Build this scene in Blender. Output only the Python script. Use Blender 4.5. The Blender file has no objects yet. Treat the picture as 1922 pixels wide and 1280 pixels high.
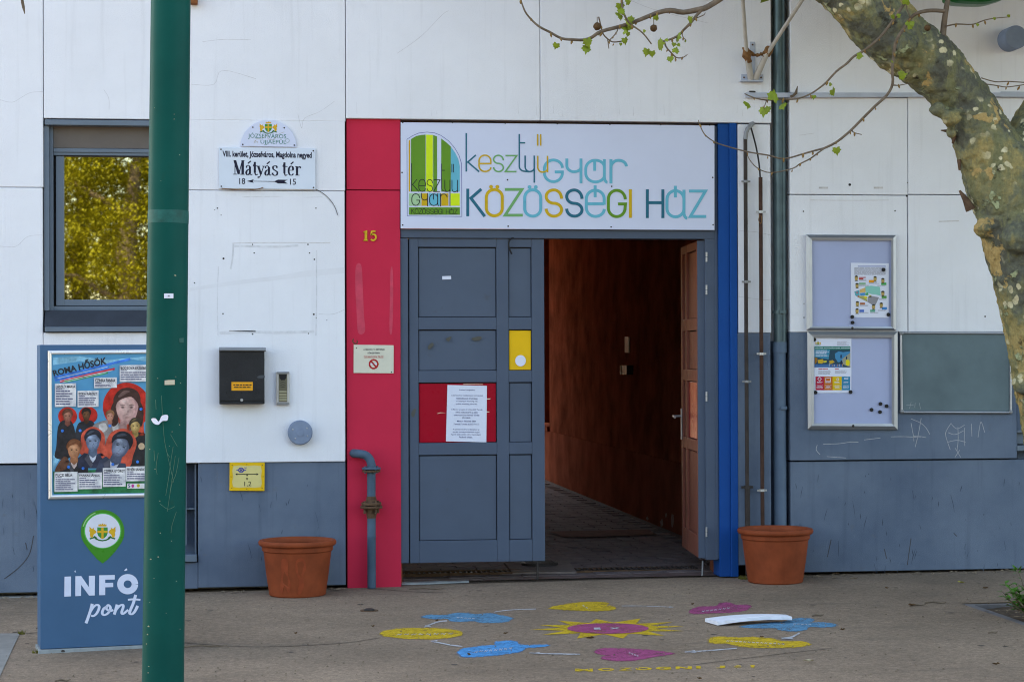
import bpy, math, random
from mathutils import Vector, Matrix
R_ = math.radians
random.seed(7)
scene = bpy.context.scene
COL = scene.collection

# ---------------------------------------------------------------- camera
FPX, IW, IH = 3800.0, 1922.0, 1280.0          # focal length in photo pixels, photo size
YAW, PITCH, ROLL = R_(7.5), math.atan(28 / 3800.0), R_(0.2)
CAM = Vector((0.0, -12.7, 1.45))
_F0 = Vector((math.sin(YAW), math.cos(YAW), 0)); _R0 = Vector((math.cos(YAW), -math.sin(YAW), 0)); _U0 = Vector((0, 0, 1))
CF = _F0 * math.cos(PITCH) + _U0 * math.sin(PITCH)
_U1 = _U0 * math.cos(PITCH) - _F0 * math.sin(PITCH)
CR = _R0 * math.cos(ROLL) - _U1 * math.sin(ROLL)
CU = _U1 * math.cos(ROLL) + _R0 * math.sin(ROLL)
cd = bpy.data.cameras.new('camera'); cam = bpy.data.objects.new('camera', cd); COL.objects.link(cam)
cd.sensor_width = 36.0; cd.lens = FPX * 36.0 / IW; cd.clip_start = 0.1; cd.clip_end = 500
m = Matrix((CR, CU, -CF)).transposed().to_4x4(); m.translation = CAM
cam.matrix_world = m
scene.camera = cam

# ---------------------------------------------------------------- sky, sun, exposure
SUN_EL, SUN_AZ = 50.0, -35.0                   # the sun stands behind the building, to the left
w = bpy.data.worlds.new('World'); scene.world = w; w.use_nodes = True
nt = w.node_tree; nt.nodes.clear()
sky = nt.nodes.new('ShaderNodeTexSky'); sky.sky_type = 'NISHITA'; sky.sun_disc = False
sky.sun_elevation = R_(SUN_EL); sky.sun_rotation = R_(SUN_AZ); sky.air_density = 1.0; sky.dust_density = 1.2; sky.ozone_density = 1.0
bg = nt.nodes.new('ShaderNodeBackground'); bg.inputs['Strength'].default_value = 0.15
wo = nt.nodes.new('ShaderNodeOutputWorld')
nt.links.new(sky.outputs[0], bg.inputs['Color']); nt.links.new(bg.outputs[0], wo.inputs['Surface'])
sd = bpy.data.lights.new('sun', 'SUN'); sd.energy = 2.2; sd.angle = R_(0.5); sd.color = (1.0, 0.94, 0.85)
sun = bpy.data.objects.new('sun', sd); COL.objects.link(sun)
sdir = Vector((math.sin(R_(SUN_AZ)) * math.cos(R_(SUN_EL)), math.cos(R_(SUN_AZ)) * math.cos(R_(SUN_EL)), math.sin(R_(SUN_EL))))
sun.rotation_euler = sdir.to_track_quat('Z', 'Y').to_euler(); sun.location = (0, 30, 40)
vs = scene.view_settings
vs.view_transform = 'Standard'; vs.look = 'None'; vs.gamma = 1.0; vs.use_curve_mapping = False
vs.exposure = 2.3
vs.use_white_balance = True; vs.white_balance_temperature = 8300; vs.white_balance_tint = 10
scene.cycles.use_denoising = True
scene.cycles.max_bounces = 10; scene.cycles.diffuse_bounces = 6; scene.cycles.glossy_bounces = 4
scene.cycles.filter_width = 1.1
scene.cycles.sample_clamp_indirect = 8.0

# ---------------------------------------------------------------- photo geometry
def ray(px, py):
    return CF + CR * ((px - IW / 2) / FPX) - CU * ((py - IH / 2) / FPX)
class Plane:
    def __init__(s, p, n): s.p = Vector(p); s.n = Vector(n).normalized()
    def hit(s, px, py, off=0.0):
        d = ray(px, py); p = s.p + s.n * off
        return CAM + d * ((p - CAM).dot(s.n) / d.dot(s.n))
WALL = Plane((0, 0, 0), (0, -1, 0))
def P(px, py, d=0.0): return WALL.hit(px, py, d)            # d = distance in front of the facade
_pts = [P(0, 1127), P(350, 1108), P(650, 1103), P(1385, 1085), P(1922, 1071)]
_mx = sum(p.x for p in _pts) / 5; _mz = sum(p.z for p in _pts) / 5
GB = sum((p.x - _mx) * (p.z - _mz) for p in _pts) / sum((p.x - _mx) ** 2 for p in _pts); GA = _mz - GB * _mx
def gz(x): return GA + GB * x                               # the pavement rises gently to the right
GROUND = Plane((0, 0, GA), (-GB, 0, 1))
def G(px, py, off=0.0): return GROUND.hit(px, py, off)
def ppm(y): return FPX / ((y + 12.7) * 1.0)                  # approx pixels per metre at depth y

# ---------------------------------------------------------------- mesh helpers
class MB:
    def __init__(s): s.v = []; s.f = []
    def add(s, vs_, fs): b = len(s.v); s.v += [Vector(v) for v in vs_]; s.f += [tuple(b + i for i in f) for f in fs]; return s
    def box(s, x0, x1, y0, y1, z0, z1):
        if x0 > x1: x0, x1 = x1, x0
        if y0 > y1: y0, y1 = y1, y0
        if z0 > z1: z0, z1 = z1, z0
        return s.add([(x0, y0, z0), (x1, y0, z0), (x1, y1, z0), (x0, y1, z0), (x0, y0, z1), (x1, y0, z1), (x1, y1, z1), (x0, y1, z1)],
                     [(3, 2, 1, 0), (4, 5, 6, 7), (0, 1, 5, 4), (1, 2, 6, 5), (2, 3, 7, 6), (3, 0, 4, 7)])
    def hexa(s, front, back):                                # two matching outlines
        n = len(front)
        fs = [tuple(range(n)), tuple(range(2 * n - 1, n - 1, -1))] + [(i, n + i, n + (i + 1) % n, (i + 1) % n) for i in range(n)]
        return s.add(list(front) + list(back), fs)
    def tube(s, pts, rad, seg=8, caps=True):
        pts = [Vector(p) for p in pts]
        if not hasattr(rad, '__len__'): rad = [rad] * len(pts)
        b = len(s.v); prev = None
        for i, p in enumerate(pts):
            t = (pts[min(i + 1, len(pts) - 1)] - pts[max(i - 1, 0)]).normalized()
            if prev is None: u = t.orthogonal().normalized()
            else: u = (prev - t * prev.dot(t)).normalized()
            prev = u; w_ = t.cross(u)
            for k in range(seg):
                a = 2 * math.pi * k / seg
                s.v.append(p + (u * math.cos(a) + w_ * math.sin(a)) * rad[i])
        for i in range(len(pts) - 1):
            for k in range(seg):
                a, c = b + i * seg + k, b + i * seg + (k + 1) % seg
                s.f.append((a, c, c + seg, a + seg))
        if caps:
            s.f.append(tuple(b + k for k in range(seg - 1, -1, -1)))
            e = b + (len(pts) - 1) * seg; s.f.append(tuple(e + k for k in range(seg)))
        return s
    def lathe(s, prof, c, axis=(0, 0, 1), seg=40):
        ax = Vector(axis).normalized(); u = ax.orthogonal().normalized(); w_ = ax.cross(u); c = Vector(c); b = len(s.v)
        for r, h in prof:
            for k in range(seg):
                a = 2 * math.pi * k / seg
                s.v.append(c + ax * h + (u * math.cos(a) + w_ * math.sin(a)) * max(r, 1e-4))
        for i in range(len(prof) - 1):
            for k in range(seg):
                a, d = b + i * seg + k, b + i * seg + (k + 1) % seg
                s.f.append((a, d, d + seg, a + seg))
        return s
ORG = {}
def thing(name, label, cat, loc=(0, 0, 0), group=None):
    o = bpy.data.objects.new(name, None); o.empty_display_size = 0.1; COL.objects.link(o)
    o.location = loc; o['label'] = label; o['category'] = cat
    if group: o['group'] = group
    ORG[o.name] = Vector(loc); return o
def tag(o, label, cat, group=None):
    o['label'] = label; o['category'] = cat
    if group: o['group'] = group
    return o
def obj(name, mb, material, parent=None, smooth=None, bev=0.0, kind=None, label=None):
    me = bpy.data.meshes.new(name)
    if parent is not None: org = ORG[parent.name]
    else:
        xs = [v.x for v in mb.v]; ys = [v.y for v in mb.v]; zs = [v.z for v in mb.v]
        org = Vector(((min(xs) + max(xs)) / 2, (min(ys) + max(ys)) / 2, min(zs)))
        if kind == 'structure': org = Vector((0, 0, 0))
    me.from_pydata([v - org for v in mb.v], [], mb.f)
    me.materials.append(material)
    if smooth is not None:
        me.shade_smooth()
        if smooth < 180: me.set_sharp_from_angle(angle=R_(smooth))
    me.update()
    o = bpy.data.objects.new(name, me); COL.objects.link(o)
    if parent is not None: o.parent = parent
    else: o.location = org
    ORG[o.name] = org
    if bev:
        b = o.modifiers.new('bevel', 'BEVEL'); b.width = bev; b.segments = 2; b.limit_method = 'ANGLE'; b.angle_limit = R_(50)
    if kind: o['kind'] = kind
    if label: o['label'] = label
    return o
def rectw(x0, y0, x1, y1, d=0.0):
    """photo rectangle on the facade -> world x0,x1,z0(bottom),z1(top), squared to the building's axes"""
    xm, ym = (max(x0, 0) + min(x1, IW)) / 2, (y0 + y1) / 2
    return P(x0, ym, d).x, P(x1, ym, d).x, P(xm, y1, d).z, P(xm, y0, d).z
def boxpx(mb, x0, y0, x1, y1, front, back):
    a, b, c, d = rectw(x0, y0, x1, y1, front); return mb.box(a, b, -front, -back, c, d)
def bx(x0, y0, x1, y1, front, back): return boxpx(MB(), x0, y0, x1, y1, front, back)
def flat(polys, plane=WALL, off=0.0, thick=0.0, mb=None):
    """outlines given in photo pixels, laid on a plane of the place (thick = depth of the piece)"""
    mb = mb or MB()
    for poly in polys:
        a = sum(poly[i][0] * poly[(i + 1) % len(poly)][1] - poly[(i + 1) % len(poly)][0] * poly[i][1] for i in range(len(poly)))
        if a > 0: poly = poly[::-1]
        fr = [plane.hit(x, y, off) for x, y in poly]
        if thick: mb.hexa(fr, [p - plane.n * thick for p in fr])
        else: mb.add(fr, [tuple(range(len(fr)))])
    return mb
def rect(x0, y0, x1, y1): return [(x0, y0), (x1, y0), (x1, y1), (x0, y1)]
def ell(cx, cy, rx, ry, n=28, a0=0, a1=360):
    k = n if abs(a1 - a0) >= 360 else n + 1
    return [(cx + rx * math.cos(R_(a0 + (a1 - a0) * i / n)), cy + ry * math.sin(R_(a0 + (a1 - a0) * i / n))) for i in range(k)]
def zm(ox, oy, f): return lambda x, y: (ox + x / f, oy + y / f)
def zp(z, pts): return [z(*p) for p in pts]
def path(cmds, n=9):
    """M/L points, V/H quarter ellipses that set off vertically/horizontally"""
    out = []
    for c, x, y in cmds:
        if c in 'ML': out.append((x, y)); continue
        x0, y0 = out[-1]
        for i in range(1, n + 1):
            a = math.pi / 2 * i / n
            if c == 'V': out.append((x0 + (x - x0) * (1 - math.cos(a)), y0 + (y - y0) * math.sin(a)))
            else: out.append((x0 + (x - x0) * math.sin(a), y0 + (y - y0) * (1 - math.cos(a))))
    return out
def smooth(pts, n=6):
    out = []
    for i in range(len(pts) - 1):
        p0, p1, p2, p3 = pts[max(i - 1, 0)], pts[i], pts[i + 1], pts[min(i + 2, len(pts) - 1)]
        for k in range(n):
            t = k / n
            out.append(tuple(0.5 * ((2 * b) + (c - a) * t + (2 * a - 5 * b + 4 * c - d) * t * t + (-a + 3 * b - 3 * c + d) * t ** 3) for a, b, c, d in zip(p0, p1, p2, p3)))
    out.append(tuple(pts[-1])); return out
def closed(pts, n=5):
    q = [pts[-1]] + list(pts) + [pts[0], pts[1]]
    return smooth(q, n)[n:-n - 1 if n else None][:len(pts) * n]
def ribbon(pts, w_, wh=None):
    """stroke of a polyline as quads (photo pixels); wh = width of horizontal strokes when the pen has contrast"""
    qs = []; n = len(pts); L = []; Rr = []
    for i in range(n):
        x, y = pts[i]; nx = ny = 0
        segs = []
        for a, b in ((i - 1, i), (i, i + 1)):
            if 0 <= a and b < n:
                dx, dy = pts[b][0] - pts[a][0], pts[b][1] - pts[a][1]; l = math.hypot(dx, dy) or 1
                segs.append((dx / l, dy / l))
        tx = sum(t[0] for t in segs); ty = sum(t[1] for t in segs); l = math.hypot(tx, ty)
        if l < 1e-6: tx, ty = segs[0]; l = 1
        tx, ty = tx / l, ty / l
        c = max(0.35, abs(tx * segs[0][0] + ty * segs[0][1]))
        ww = w_[i] if hasattr(w_, '__len__') else w_
        if wh is not None: ww = math.hypot(ww * ty, wh * tx)
        h = ww / 2 / c
        L.append((x - ty * h, y + tx * h)); Rr.append((x + ty * h, y - tx * h))
    for i in range(n - 1): qs.append([L[i], L[i + 1], Rr[i + 1], Rr[i]])
    return qs
_tx = {}
def text_tris(body, bold=0.0):
    if (body, bold) in _tx: return _tx[body, bold]
    c = bpy.data.curves.new('t', 'FONT'); c.body = body; c.offset = bold; c.resolution_u = 3; c.fill_mode = 'FRONT'
    o = bpy.data.objects.new('t', c); me = bpy.data.meshes.new_from_object(o)
    v = [(p.co.x, p.co.y) for p in me.vertices]; f = [tuple(p.vertices) for p in me.polygons]
    bpy.data.objects.remove(o); bpy.data.curves.remove(c); bpy.data.meshes.remove(me)
    xs = [p[0] for p in v]; ys = [p[1] for p in v]; a, b, c_, d = min(xs), max(xs), min(ys), max(ys)
    v = [((x - a) / (b - a), (y - c_) / (d - c_)) for x, y in v]
    _tx[body, bold] = v, f, (b - a) / (d - c_); return _tx[body, bold]
def text(body, quad, plane=WALL, off=0.0, bold=0.0, mb=None):
    """lettering stretched to a photo quad: top-left, top-right, bottom-right, bottom-left (or x0,y0,x1,y1)"""
    if not hasattr(quad[0], '__len__'): quad = rect(*quad)
    mb = mb or MB(); v, f, _ = text_tris(body, bold); tl, tr, br, bl = quad
    def q(u, t): return tuple((bl[k] * (1 - u) + br[k] * u) * (1 - t) + (tl[k] * (1 - u) + tr[k] * u) * t for k in (0, 1))
    pts = [plane.hit(*q(u, t), off) for u, t in v]
    if len(f):
        a, b, c = (pts[i] for i in f[0][:3])
        if (b - a).cross(c - a).dot(plane.n) < 0: f = [t[::-1] for t in f]
    return mb.add(pts, f)
def dashes(x0, y0, x1, y1, rows, fill=0.55, seed=1, ragged=0.25, centre=False, gap=2.2):
    """rows of words too small to read"""
    r = random.Random(seed); out = []; h = (y1 - y0) / rows
    for i in range(rows):
        e = x1 - (x1 - x0) * ragged * r.random(); s0 = x0
        if centre: s0 = x0 + (x1 - e) / 2; e = x1 - (x1 - e) / 2
        x = s0
        while x < e - 1:
            l = min(r.uniform(3, 11), e - x); out.append(rect(x, y0 + i * h, x + l, y0 + i * h + h * fill)); x += l + gap
    return out

# ---------------------------------------------------------------- materials
def mat(name, col, rough=0.6, var=0.12, scale=6.0, bump=0.0, bscale=150.0, metal=0.0, spec=0.22, streak=0.0, speck=0.0, speckcol=(0.02, 0.02, 0.02), spscale=60.0, col2=None, coat=0.0):
    m_ = bpy.data.materials.new(name); m_.use_nodes = True; t = m_.node_tree; N = t.nodes; Lk = t.links.new
    b = N['Principled BSDF']; b.inputs['Roughness'].default_value = rough; b.inputs['Metallic'].default_value = metal
    b.inputs['Specular IOR Level'].default_value = spec; b.inputs['Coat Weight'].default_value = coat
    geo = N.new('ShaderNodeNewGeometry'); pos = geo.outputs['Position']
    def noise(sc, det=5, vec=pos, rgh=0.6):
        n = N.new('ShaderNodeTexNoise'); n.inputs['Scale'].default_value = sc; n.inputs['Detail'].default_value = det; n.inputs['Roughness'].default_value = rgh
        Lk(vec, n.inputs['Vector']); return n.outputs['Fac']
    def ramp(src, a, bb):
        r = N.new('ShaderNodeMapRange'); r.inputs['From Min'].default_value = a; r.inputs['From Max'].default_value = bb; Lk(src, r.inputs['Value']); return r.outputs['Result']
    def mix(fac, ca, cb):
        x = N.new('ShaderNodeMix'); x.data_type = 'RGBA'
        if hasattr(fac, 'node'): Lk(fac, x.inputs['Factor'])
        else: x.inputs['Factor'].default_value = fac
        for k, c in ((6, ca), (7, cb)):
            if hasattr(c, 'node'): Lk(c, x.inputs[k])
            else: x.inputs[k].default_value = (*c, 1)
        return x.outputs[2]
    c1 = tuple(c * (1 - var) for c in col); c2 = col2 or tuple(min(1, c * (1 + var)) for c in col)
    out = mix(ramp(noise(scale), 0.3, 0.7), c1, c2)
    if streak:
        mp = N.new('ShaderNodeMapping'); mp.inputs['Scale'].default_value = (9, 9, 0.45); Lk(pos, mp.inputs['Vector'])
        f = ramp(noise(2.2, 6, mp.outputs[0]), 0.55, 0.8)
        mm = N.new('ShaderNodeMath'); mm.operation = 'MULTIPLY'; mm.inputs[1].default_value = streak; Lk(f, mm.inputs[0])
        out = mix(mm.outputs[0], out, tuple(c * 0.55 for c in col))
    if speck:
        f = ramp(noise(spscale, 3), 0.66, 0.74)
        mm = N.new('ShaderNodeMath'); mm.operation = 'MULTIPLY'; mm.inputs[1].default_value = speck; Lk(f, mm.inputs[0])
        out = mix(mm.outputs[0], out, speckcol)
    Lk(out, b.inputs['Base Color'])
    rr = N.new('ShaderNodeMapRange'); rr.inputs['To Min'].default_value = max(0.03, rough - 0.1); rr.inputs['To Max'].default_value = min(1, rough + 0.1)
    Lk(noise(scale * 3), rr.inputs['Value']); Lk(rr.outputs[0], b.inputs['Roughness'])
    if bump:
        bp = N.new('ShaderNodeBump'); bp.inputs['Strength'].default_value = bump; bp.inputs['Distance'].default_value = 0.004
        Lk(noise(bscale, 6), bp.inputs['Height']); Lk(bp.outputs[0], b.inputs['Normal'])
    return m_
_flatm = {}
def ink(r, g, b, rough=0.55):
    k = (r, g, b, rough)
    if k not in _flatm: _flatm[k] = mat('print', (r, g, b), rough, 0.05, 12)
    return _flatm[k]
M = {}
M['white'] = mat('white_render', (0.71, 0.74, 0.795), 0.85, 0.045, 1.6, 0.5, 150, streak=0.24, speck=0.12, speckcol=(0.50, 0.52, 0.56), spscale=45)
M['plinth'] = mat('grey_blue_plinth_paint', (0.096, 0.138, 0.208), 0.8, 0.16, 1.8, 0.4, 200, col2=(0.132, 0.176, 0.240), streak=0.40, speck=0.30, speckcol=(0.12, 0.13, 0.14), spscale=14)
M['joint'] = mat('dark_joint', (0.20, 0.19, 0.185), 0.9, 0.2)
M['red'] = mat('red_paint', (0.55, 0.024, 0.062), 0.6, 0.06, 3, 0.2, 260, spec=.1)
M['redsmear'] = mat('red_scuffed_paint', (0.56, 0.055, 0.10), 0.7, 0.15, 14)
M['blue'] = mat('blue_paint', (0.0, 0.062, 0.26), 0.45, 0.06, 3, 0.05, 200, spec=.1)
M['door'] = mat('slate_grey_paint', (0.066, 0.094, 0.143), 0.45, 0.05, 4, 0.06, 90, speck=0.2, speckcol=(0.07, 0.075, 0.075), spscale=9, spec=.18)
M['doorpanel'] = mat('slate_grey_panel', (0.068, 0.097, 0.146), 0.42, 0.06, 4, 0.04, 90, speck=0.35, speckcol=(0.06, 0.06, 0.055), spscale=7, spec=.2)
M['doorred'] = mat('red_panel', (0.36, 0.002, 0.018), 0.3, 0.06, 5, spec=.12)
M['yellow'] = mat('yellow_panel', (0.78, 0.46, 0.01), 0.4, 0.05, 5)
M['winframe'] = mat('grey_window_metal', (0.115, 0.155, 0.20), 0.45, 0.06, 5)
M['sill'] = mat('dark_navy_sheet', (0.028, 0.036, 0.05), 0.7, 0.15, 8)
M['shutter'] = mat('brown_grey_blind', (0.13, 0.115, 0.105), 0.7, 0.08, 5, 0.3, 300)
M['dark'] = mat('dark_interior', (0.02, 0.018, 0.017), 0.9, 0.2)
M['alu'] = mat('aluminium', (0.30, 0.325, 0.37), 0.35, 0.04, 6, metal=0.7)
M['board'] = mat('white_backing', (0.34, 0.40, 0.60), 0.5, 0.03, 4)
M['paper'] = mat('paper', (0.64, 0.69, 0.82), 0.7, 0.02, 6)
M['signwhite'] = mat('white_sign_sheet', (0.56, 0.62, 0.78), 0.4, 0.02, 4)
M['chalk'] = mat('grey_writing_board', (0.105, 0.155, 0.175), 0.65, 0.14, 3.5, 0.05, 100)
M['black'] = mat('black_plastic', (0.012, 0.012, 0.013), 0.5, 0.2)
M['mailbox'] = mat('black_hammered_metal', (0.018, 0.019, 0.021), 0.5, 0.2, 9, 0.5, 160, speck=0.5, speckcol=(0.09, 0.09, 0.095), spscale=90)
M['greymetal'] = mat('grey_metal', (0.22, 0.23, 0.24), 0.45, 0.08, 8, metal=0.3)
M['capgrey'] = mat('grey_painted_cap', (0.17, 0.225, 0.32), 0.6, 0.1, 12)
M['gaspipe'] = mat('grey_pipe_paint', (0.055, 0.10, 0.15), 0.6, 0.15, 9, 0.2, 80, speck=0.9, speckcol=(0.05, 0.03, 0.02), spscale=26)
M['rust'] = mat('rusty_iron', (0.10, 0.058, 0.035), 0.85, 0.4, 24, 0.5, 90)
M['rustpipe'] = mat('brown_rusty_conduit', (0.055, 0.028, 0.02), 0.8, 0.35, 18, 0.3, 120)
M['darkpipe'] = mat('dark_steel_conduit', (0.036, 0.028, 0.025), 0.6, 0.3, 14, 0.2, 120)
M['zinc'] = mat('weathered_zinc', (0.085, 0.13, 0.145), 0.42, 0.22, 7, 0.08, 60, metal=0.55, streak=0.3)
M['downpaint'] = mat('painted_downpipe', (0.085, 0.135, 0.20), 0.55, 0.1, 6)
M['clamp'] = mat('bright_clamp', (0.42, 0.43, 0.44), 0.4, 0.1, 20, metal=0.6)
M['terra'] = mat('terracotta_plastic', (0.245, 0.054, 0.021), 0.62, 0.22, 7, 0.12, 120, speck=0.55, speckcol=(0.17, 0.055, 0.028), spscale=7, streak=.4, spec=.12)
M['soil'] = mat('dry_soil', (0.09, 0.065, 0.045), 0.95, 0.35, 14, 0.8, 60)
M['pole'] = mat('green_lamp_post_paint', (0.0, 0.066, 0.056), 0.38, 0.10, 4, 0.06, 40, speck=0.4, speckcol=(0.012, 0.06, 0.045), spscale=8, coat=0.0, spec=.05)
M['stand'] = mat('blue_stand_sheet', (0.044, 0.114, 0.215), 0.45, 0.05, 4, speck=0.2, speckcol=(0.045, 0.10, 0.18), spscale=7, spec=.15)
M['standbase'] = mat('stand_base_plate', (0.25, 0.28, 0.29), 0.7, 0.2, 12)
M['offwhite'] = mat('cream_board', (0.60, 0.60, 0.50), 0.6, 0.05, 9)
M['brass'] = mat('brass', (0.50, 0.33, 0.03), 0.35, 0.25, 60, metal=0.6)
M['rod'] = mat('dull_white_rod', (0.42, 0.40, 0.37), 0.6, 0.18, 14)
M['rope'] = mat('rusty_brown_wrap', (0.19, 0.095, 0.04), 0.95, 0.4, 40, 0.8, 90)
M['plate'] = mat('shaded_white_bracket', (0.40, 0.45, 0.54), 0.5, 0.08, 12)  # white paint darkened to stand in for the shadow around the bracket plate
M['passwall'] = mat('red_brown_passage_paint', (0.235, 0.082, 0.052), 0.75, 0.42, 3.0, 0.3, 120, streak=0.8, spec=0.0)
M['passdado'] = mat('brown_passage_dado', (0.25, 0.090, 0.060), 0.75, 0.3, 2.6, 0.3, 120, streak=0.35, spec=0.0)
M['paver'] = mat('dark_brown_paver', (0.145, 0.118, 0.122), 0.8, 0.25, 9, 0.4, 120)
M['grout'] = mat('passage_bed', (0.05, 0.042, 0.04), 0.9, 0.2)
M['courtwall'] = mat('ochre_court_plaster', (0.66, 0.40, 0.22), 0.85, 0.1, 2)
M['court'] = mat('court_paving', (0.38, 0.25, 0.17), 0.85, 0.15, 3)
M['roofing'] = mat('grey_roofing', (0.12, 0.11, 0.10), 0.9, 0.2)
M['twig'] = mat('brown_twig', (0.13, 0.098, 0.07), 0.8, 0.3, 30)
M['bud'] = mat('dry_bud', (0.20, 0.12, 0.04), 0.8, 0.3, 60)
M['seed'] = mat('seed_ball', (0.09, 0.05, 0.022), 0.95, 0.4, 160, 1.0, 250)
M['leafyoung'] = mat('young_plane_leaf', (0.15, 0.205, 0.014), 0.5, 0.25, 40)
M['leafbush'] = mat('shrub_leaf', (0.055, 0.17, 0.02), 0.5, 0.35, 50)
M['litter'] = mat('dead_leaf', (0.10, 0.055, 0.025), 0.9, 0.4, 40)
M['foam'] = mat('white_polystyrene', (0.70, 0.73, 0.80), 0.8, 0.04, 30, 0.5, 160)
M['concrete'] = mat('pale_concrete', (0.22, 0.215, 0.20), 0.9, 0.15, 8, 0.4, 120)
M['iron'] = mat('cast_iron', (0.035, 0.03, 0.028), 0.6, 0.3, 30, 0.4, 90)
M['doorbrown'] = mat('red_brown_leaf_face', (0.22, 0.072, 0.052), 0.5, 0.08, 5, 0.05, 90, spec=.15)  # red-brown tone of the open leaf's face; its hinge edge stays grey
M['passlight'] = mat('pale_bounce_plaster', (0.56, 0.30, 0.20), 0.85, 0.1, 2, spec=0.0)  # unseen ceiling and left wall, made pale to bounce light into the passage
M['glasspane'] = None
# glass with a reflecting solar coat
g = bpy.data.materials.new('solar_glass'); g.use_nodes = True; t = g.node_tree
b = t.nodes['Principled BSDF']; b.inputs['Base Color'].default_value = (0.58, 0.59, 0.45, 1); b.inputs['Metallic'].default_value = 1.0; b.inputs['Roughness'].default_value = 0.015
M['glasspane'] = g
# asphalt
a = bpy.data.materials.new('asphalt'); a.use_nodes = True; t = a.node_tree; N = t.nodes; Lk = t.links.new; b = N['Principled BSDF']
geo = N.new('ShaderNodeNewGeometry')
def nz(sc, det=4, rg=0.6, vec=None):
    n = N.new('ShaderNodeTexNoise'); n.inputs['Scale'].default_value = sc; n.inputs['Detail'].default_value = det; n.inputs['Roughness'].default_value = rg
    Lk(vec or geo.outputs['Position'], n.inputs['Vector']); return n.outputs['Fac']
def rp(src, stops):
    r = N.new('ShaderNodeValToRGB'); e = r.color_ramp.elements
    while len(e) < len(stops): e.new(0.5)
    for k, (p, c) in enumerate(stops): e[k].position = p; e[k].color = (*c, 1)
    Lk(src, r.inputs[0]); return r.outputs[0]
def mx(fac, A, B, mode='MIX'):
    x = N.new('ShaderNodeMix'); x.data_type = 'RGBA'; x.blend_type = mode
    for k, c in ((0, fac), (6, A), (7, B)):
        if hasattr(c, 'node'): Lk(c, x.inputs[k])
        else: x.inputs[k].default_value = c if k == 0 else (*c, 1)
    return x.outputs[2]
base = rp(nz(0.55, 8, .7), [(0.34, (0.168, 0.123, 0.086)), (0.66, (0.275, 0.203, 0.143))])
grain = rp(nz(34, 6, 0.95), [(0.33, (0.25, 0.25, 0.25)), (0.5, (1, 1, 1)), (0.67, (2.0, 1.95, 1.9))])
col = mx(0.85, base, grain, 'MULTIPLY')
v = N.new('ShaderNodeTexVoronoi'); v.inputs['Scale'].default_value = 160; Lk(geo.outputs['Position'], v.inputs['Vector'])
col = mx(0.35, col, mx(1.0, base, rp(v.outputs['Color'], [(0.0, (0.5, 0.5, 0.5)), (1.0, (1.6, 1.6, 1.6))]), 'MULTIPLY'))
st = rp(nz(2.4, 7, 0.7), [(0.55, (0, 0, 0)), (0.75, (1, 1, 1))])
col = mx(0.28, col, mx(st, col, (0.06, 0.05, 0.042)))
mpp = N.new('ShaderNodeMapping'); mpp.inputs['Scale'].default_value = (0.7, 6, 1); mpp.inputs['Rotation'].default_value = (0, 0, 0.12); Lk(geo.outputs['Position'], mpp.inputs['Vector'])
st2 = rp(nz(1.3, 6, 0.65, mpp.outputs[0]), [(0.58, (0, 0, 0)), (0.68, (1, 1, 1))])
col = mx(0.30, col, mx(st2, col, (0.075, 0.062, 0.055)))
Lk(col, b.inputs['Base Color']); b.inputs['Roughness'].default_value = 0.88; b.inputs['Specular IOR Level'].default_value = 0.25
bp = N.new('ShaderNodeBump'); bp.inputs['Strength'].default_value = 0.7; bp.inputs['Distance'].default_value = 0.005
Lk(nz(140, 4, 0.7), bp.inputs['Height']); Lk(bp.outputs[0], b.inputs['Normal'])
M['asphalt'] = a

# ---------------------------------------------------------------- ground with the tree pit cut out
pit = G(1803, 1132); PX0, PX1, PY1, PY0 = pit.x, pit.x + 1.5, pit.y, pit.y - 1.5
gm = MB(); xs = [-90, PX0, PX1, 90]; ys = [-90, PY0, PY1, 0.34]
for i in range(3):
    for j in range(3):
        if i == 1 and j == 1: continue
        gm.add([(xs[i], ys[j], gz(xs[i])), (xs[i + 1], ys[j], gz(xs[i + 1])), (xs[i + 1], ys[j + 1], gz(xs[i + 1])), (xs[i], ys[j + 1], gz(xs[i]))], [(0, 1, 2, 3)])
obj('pavement', gm, M['asphalt'], kind='structure')
pm = MB()                                                       # sides and bed of the pit
zt, zb = gz(PX0), gz(PX0) - 0.028
n = 26
bed = [[Vector((PX0 + (PX1 - PX0) * i / n, PY0 + (PY1 - PY0) * j / n, zb + 0.035 * math.sin(i * 0.9 + j * 1.7) * 0.5 + random.uniform(-0.012, 0.012) + 0.04 * math.exp(-((i - n / 2) ** 2 + (j - n / 2) ** 2) / 40))) for j in range(n + 1)] for i in range(n + 1)]
pm.add([p for r in bed for p in r], [(i * (n + 1) + j, (i + 1) * (n + 1) + j, (i + 1) * (n + 1) + j + 1, i * (n + 1) + j + 1) for i in range(n) for j in range(n)])
obj('tree_pit_soil', pm, M['soil'], kind='structure', smooth=180)
sm = MB(); e = 0.06
for (x0, x1, y0, y1) in ((PX0 - 0.001, PX0 + e, PY0, PY1), (PX1 - e, PX1 + .001, PY0, PY1), (PX0 + e, PX1 - e, PY1 - e, PY1 + .001), (PX0 + e, PX1 - e, PY0 - .001, PY0 + e)):
    sm.box(x0, x1, y0, y1, zb - 0.1, zt - 0.004 + 0.0)
obj('tree_pit_kerb', sm, mat('dull_kerb_stone', (.155, .148, .148), .9, .2, 9, .4, 120), kind='structure')
# pale slab at the left edge of the pavement
sl = MB(); pts = [G(-260, 1188, .004), G(37, 1188, .004), G(0, 1267, .004), G(-80, 1420, .004), G(-460, 1420, .004)]
sl.hexa(pts, [p - Vector((0, 0, .05)) for p in pts]); obj('concrete_slab', sl, M['concrete'], kind='structure')

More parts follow.
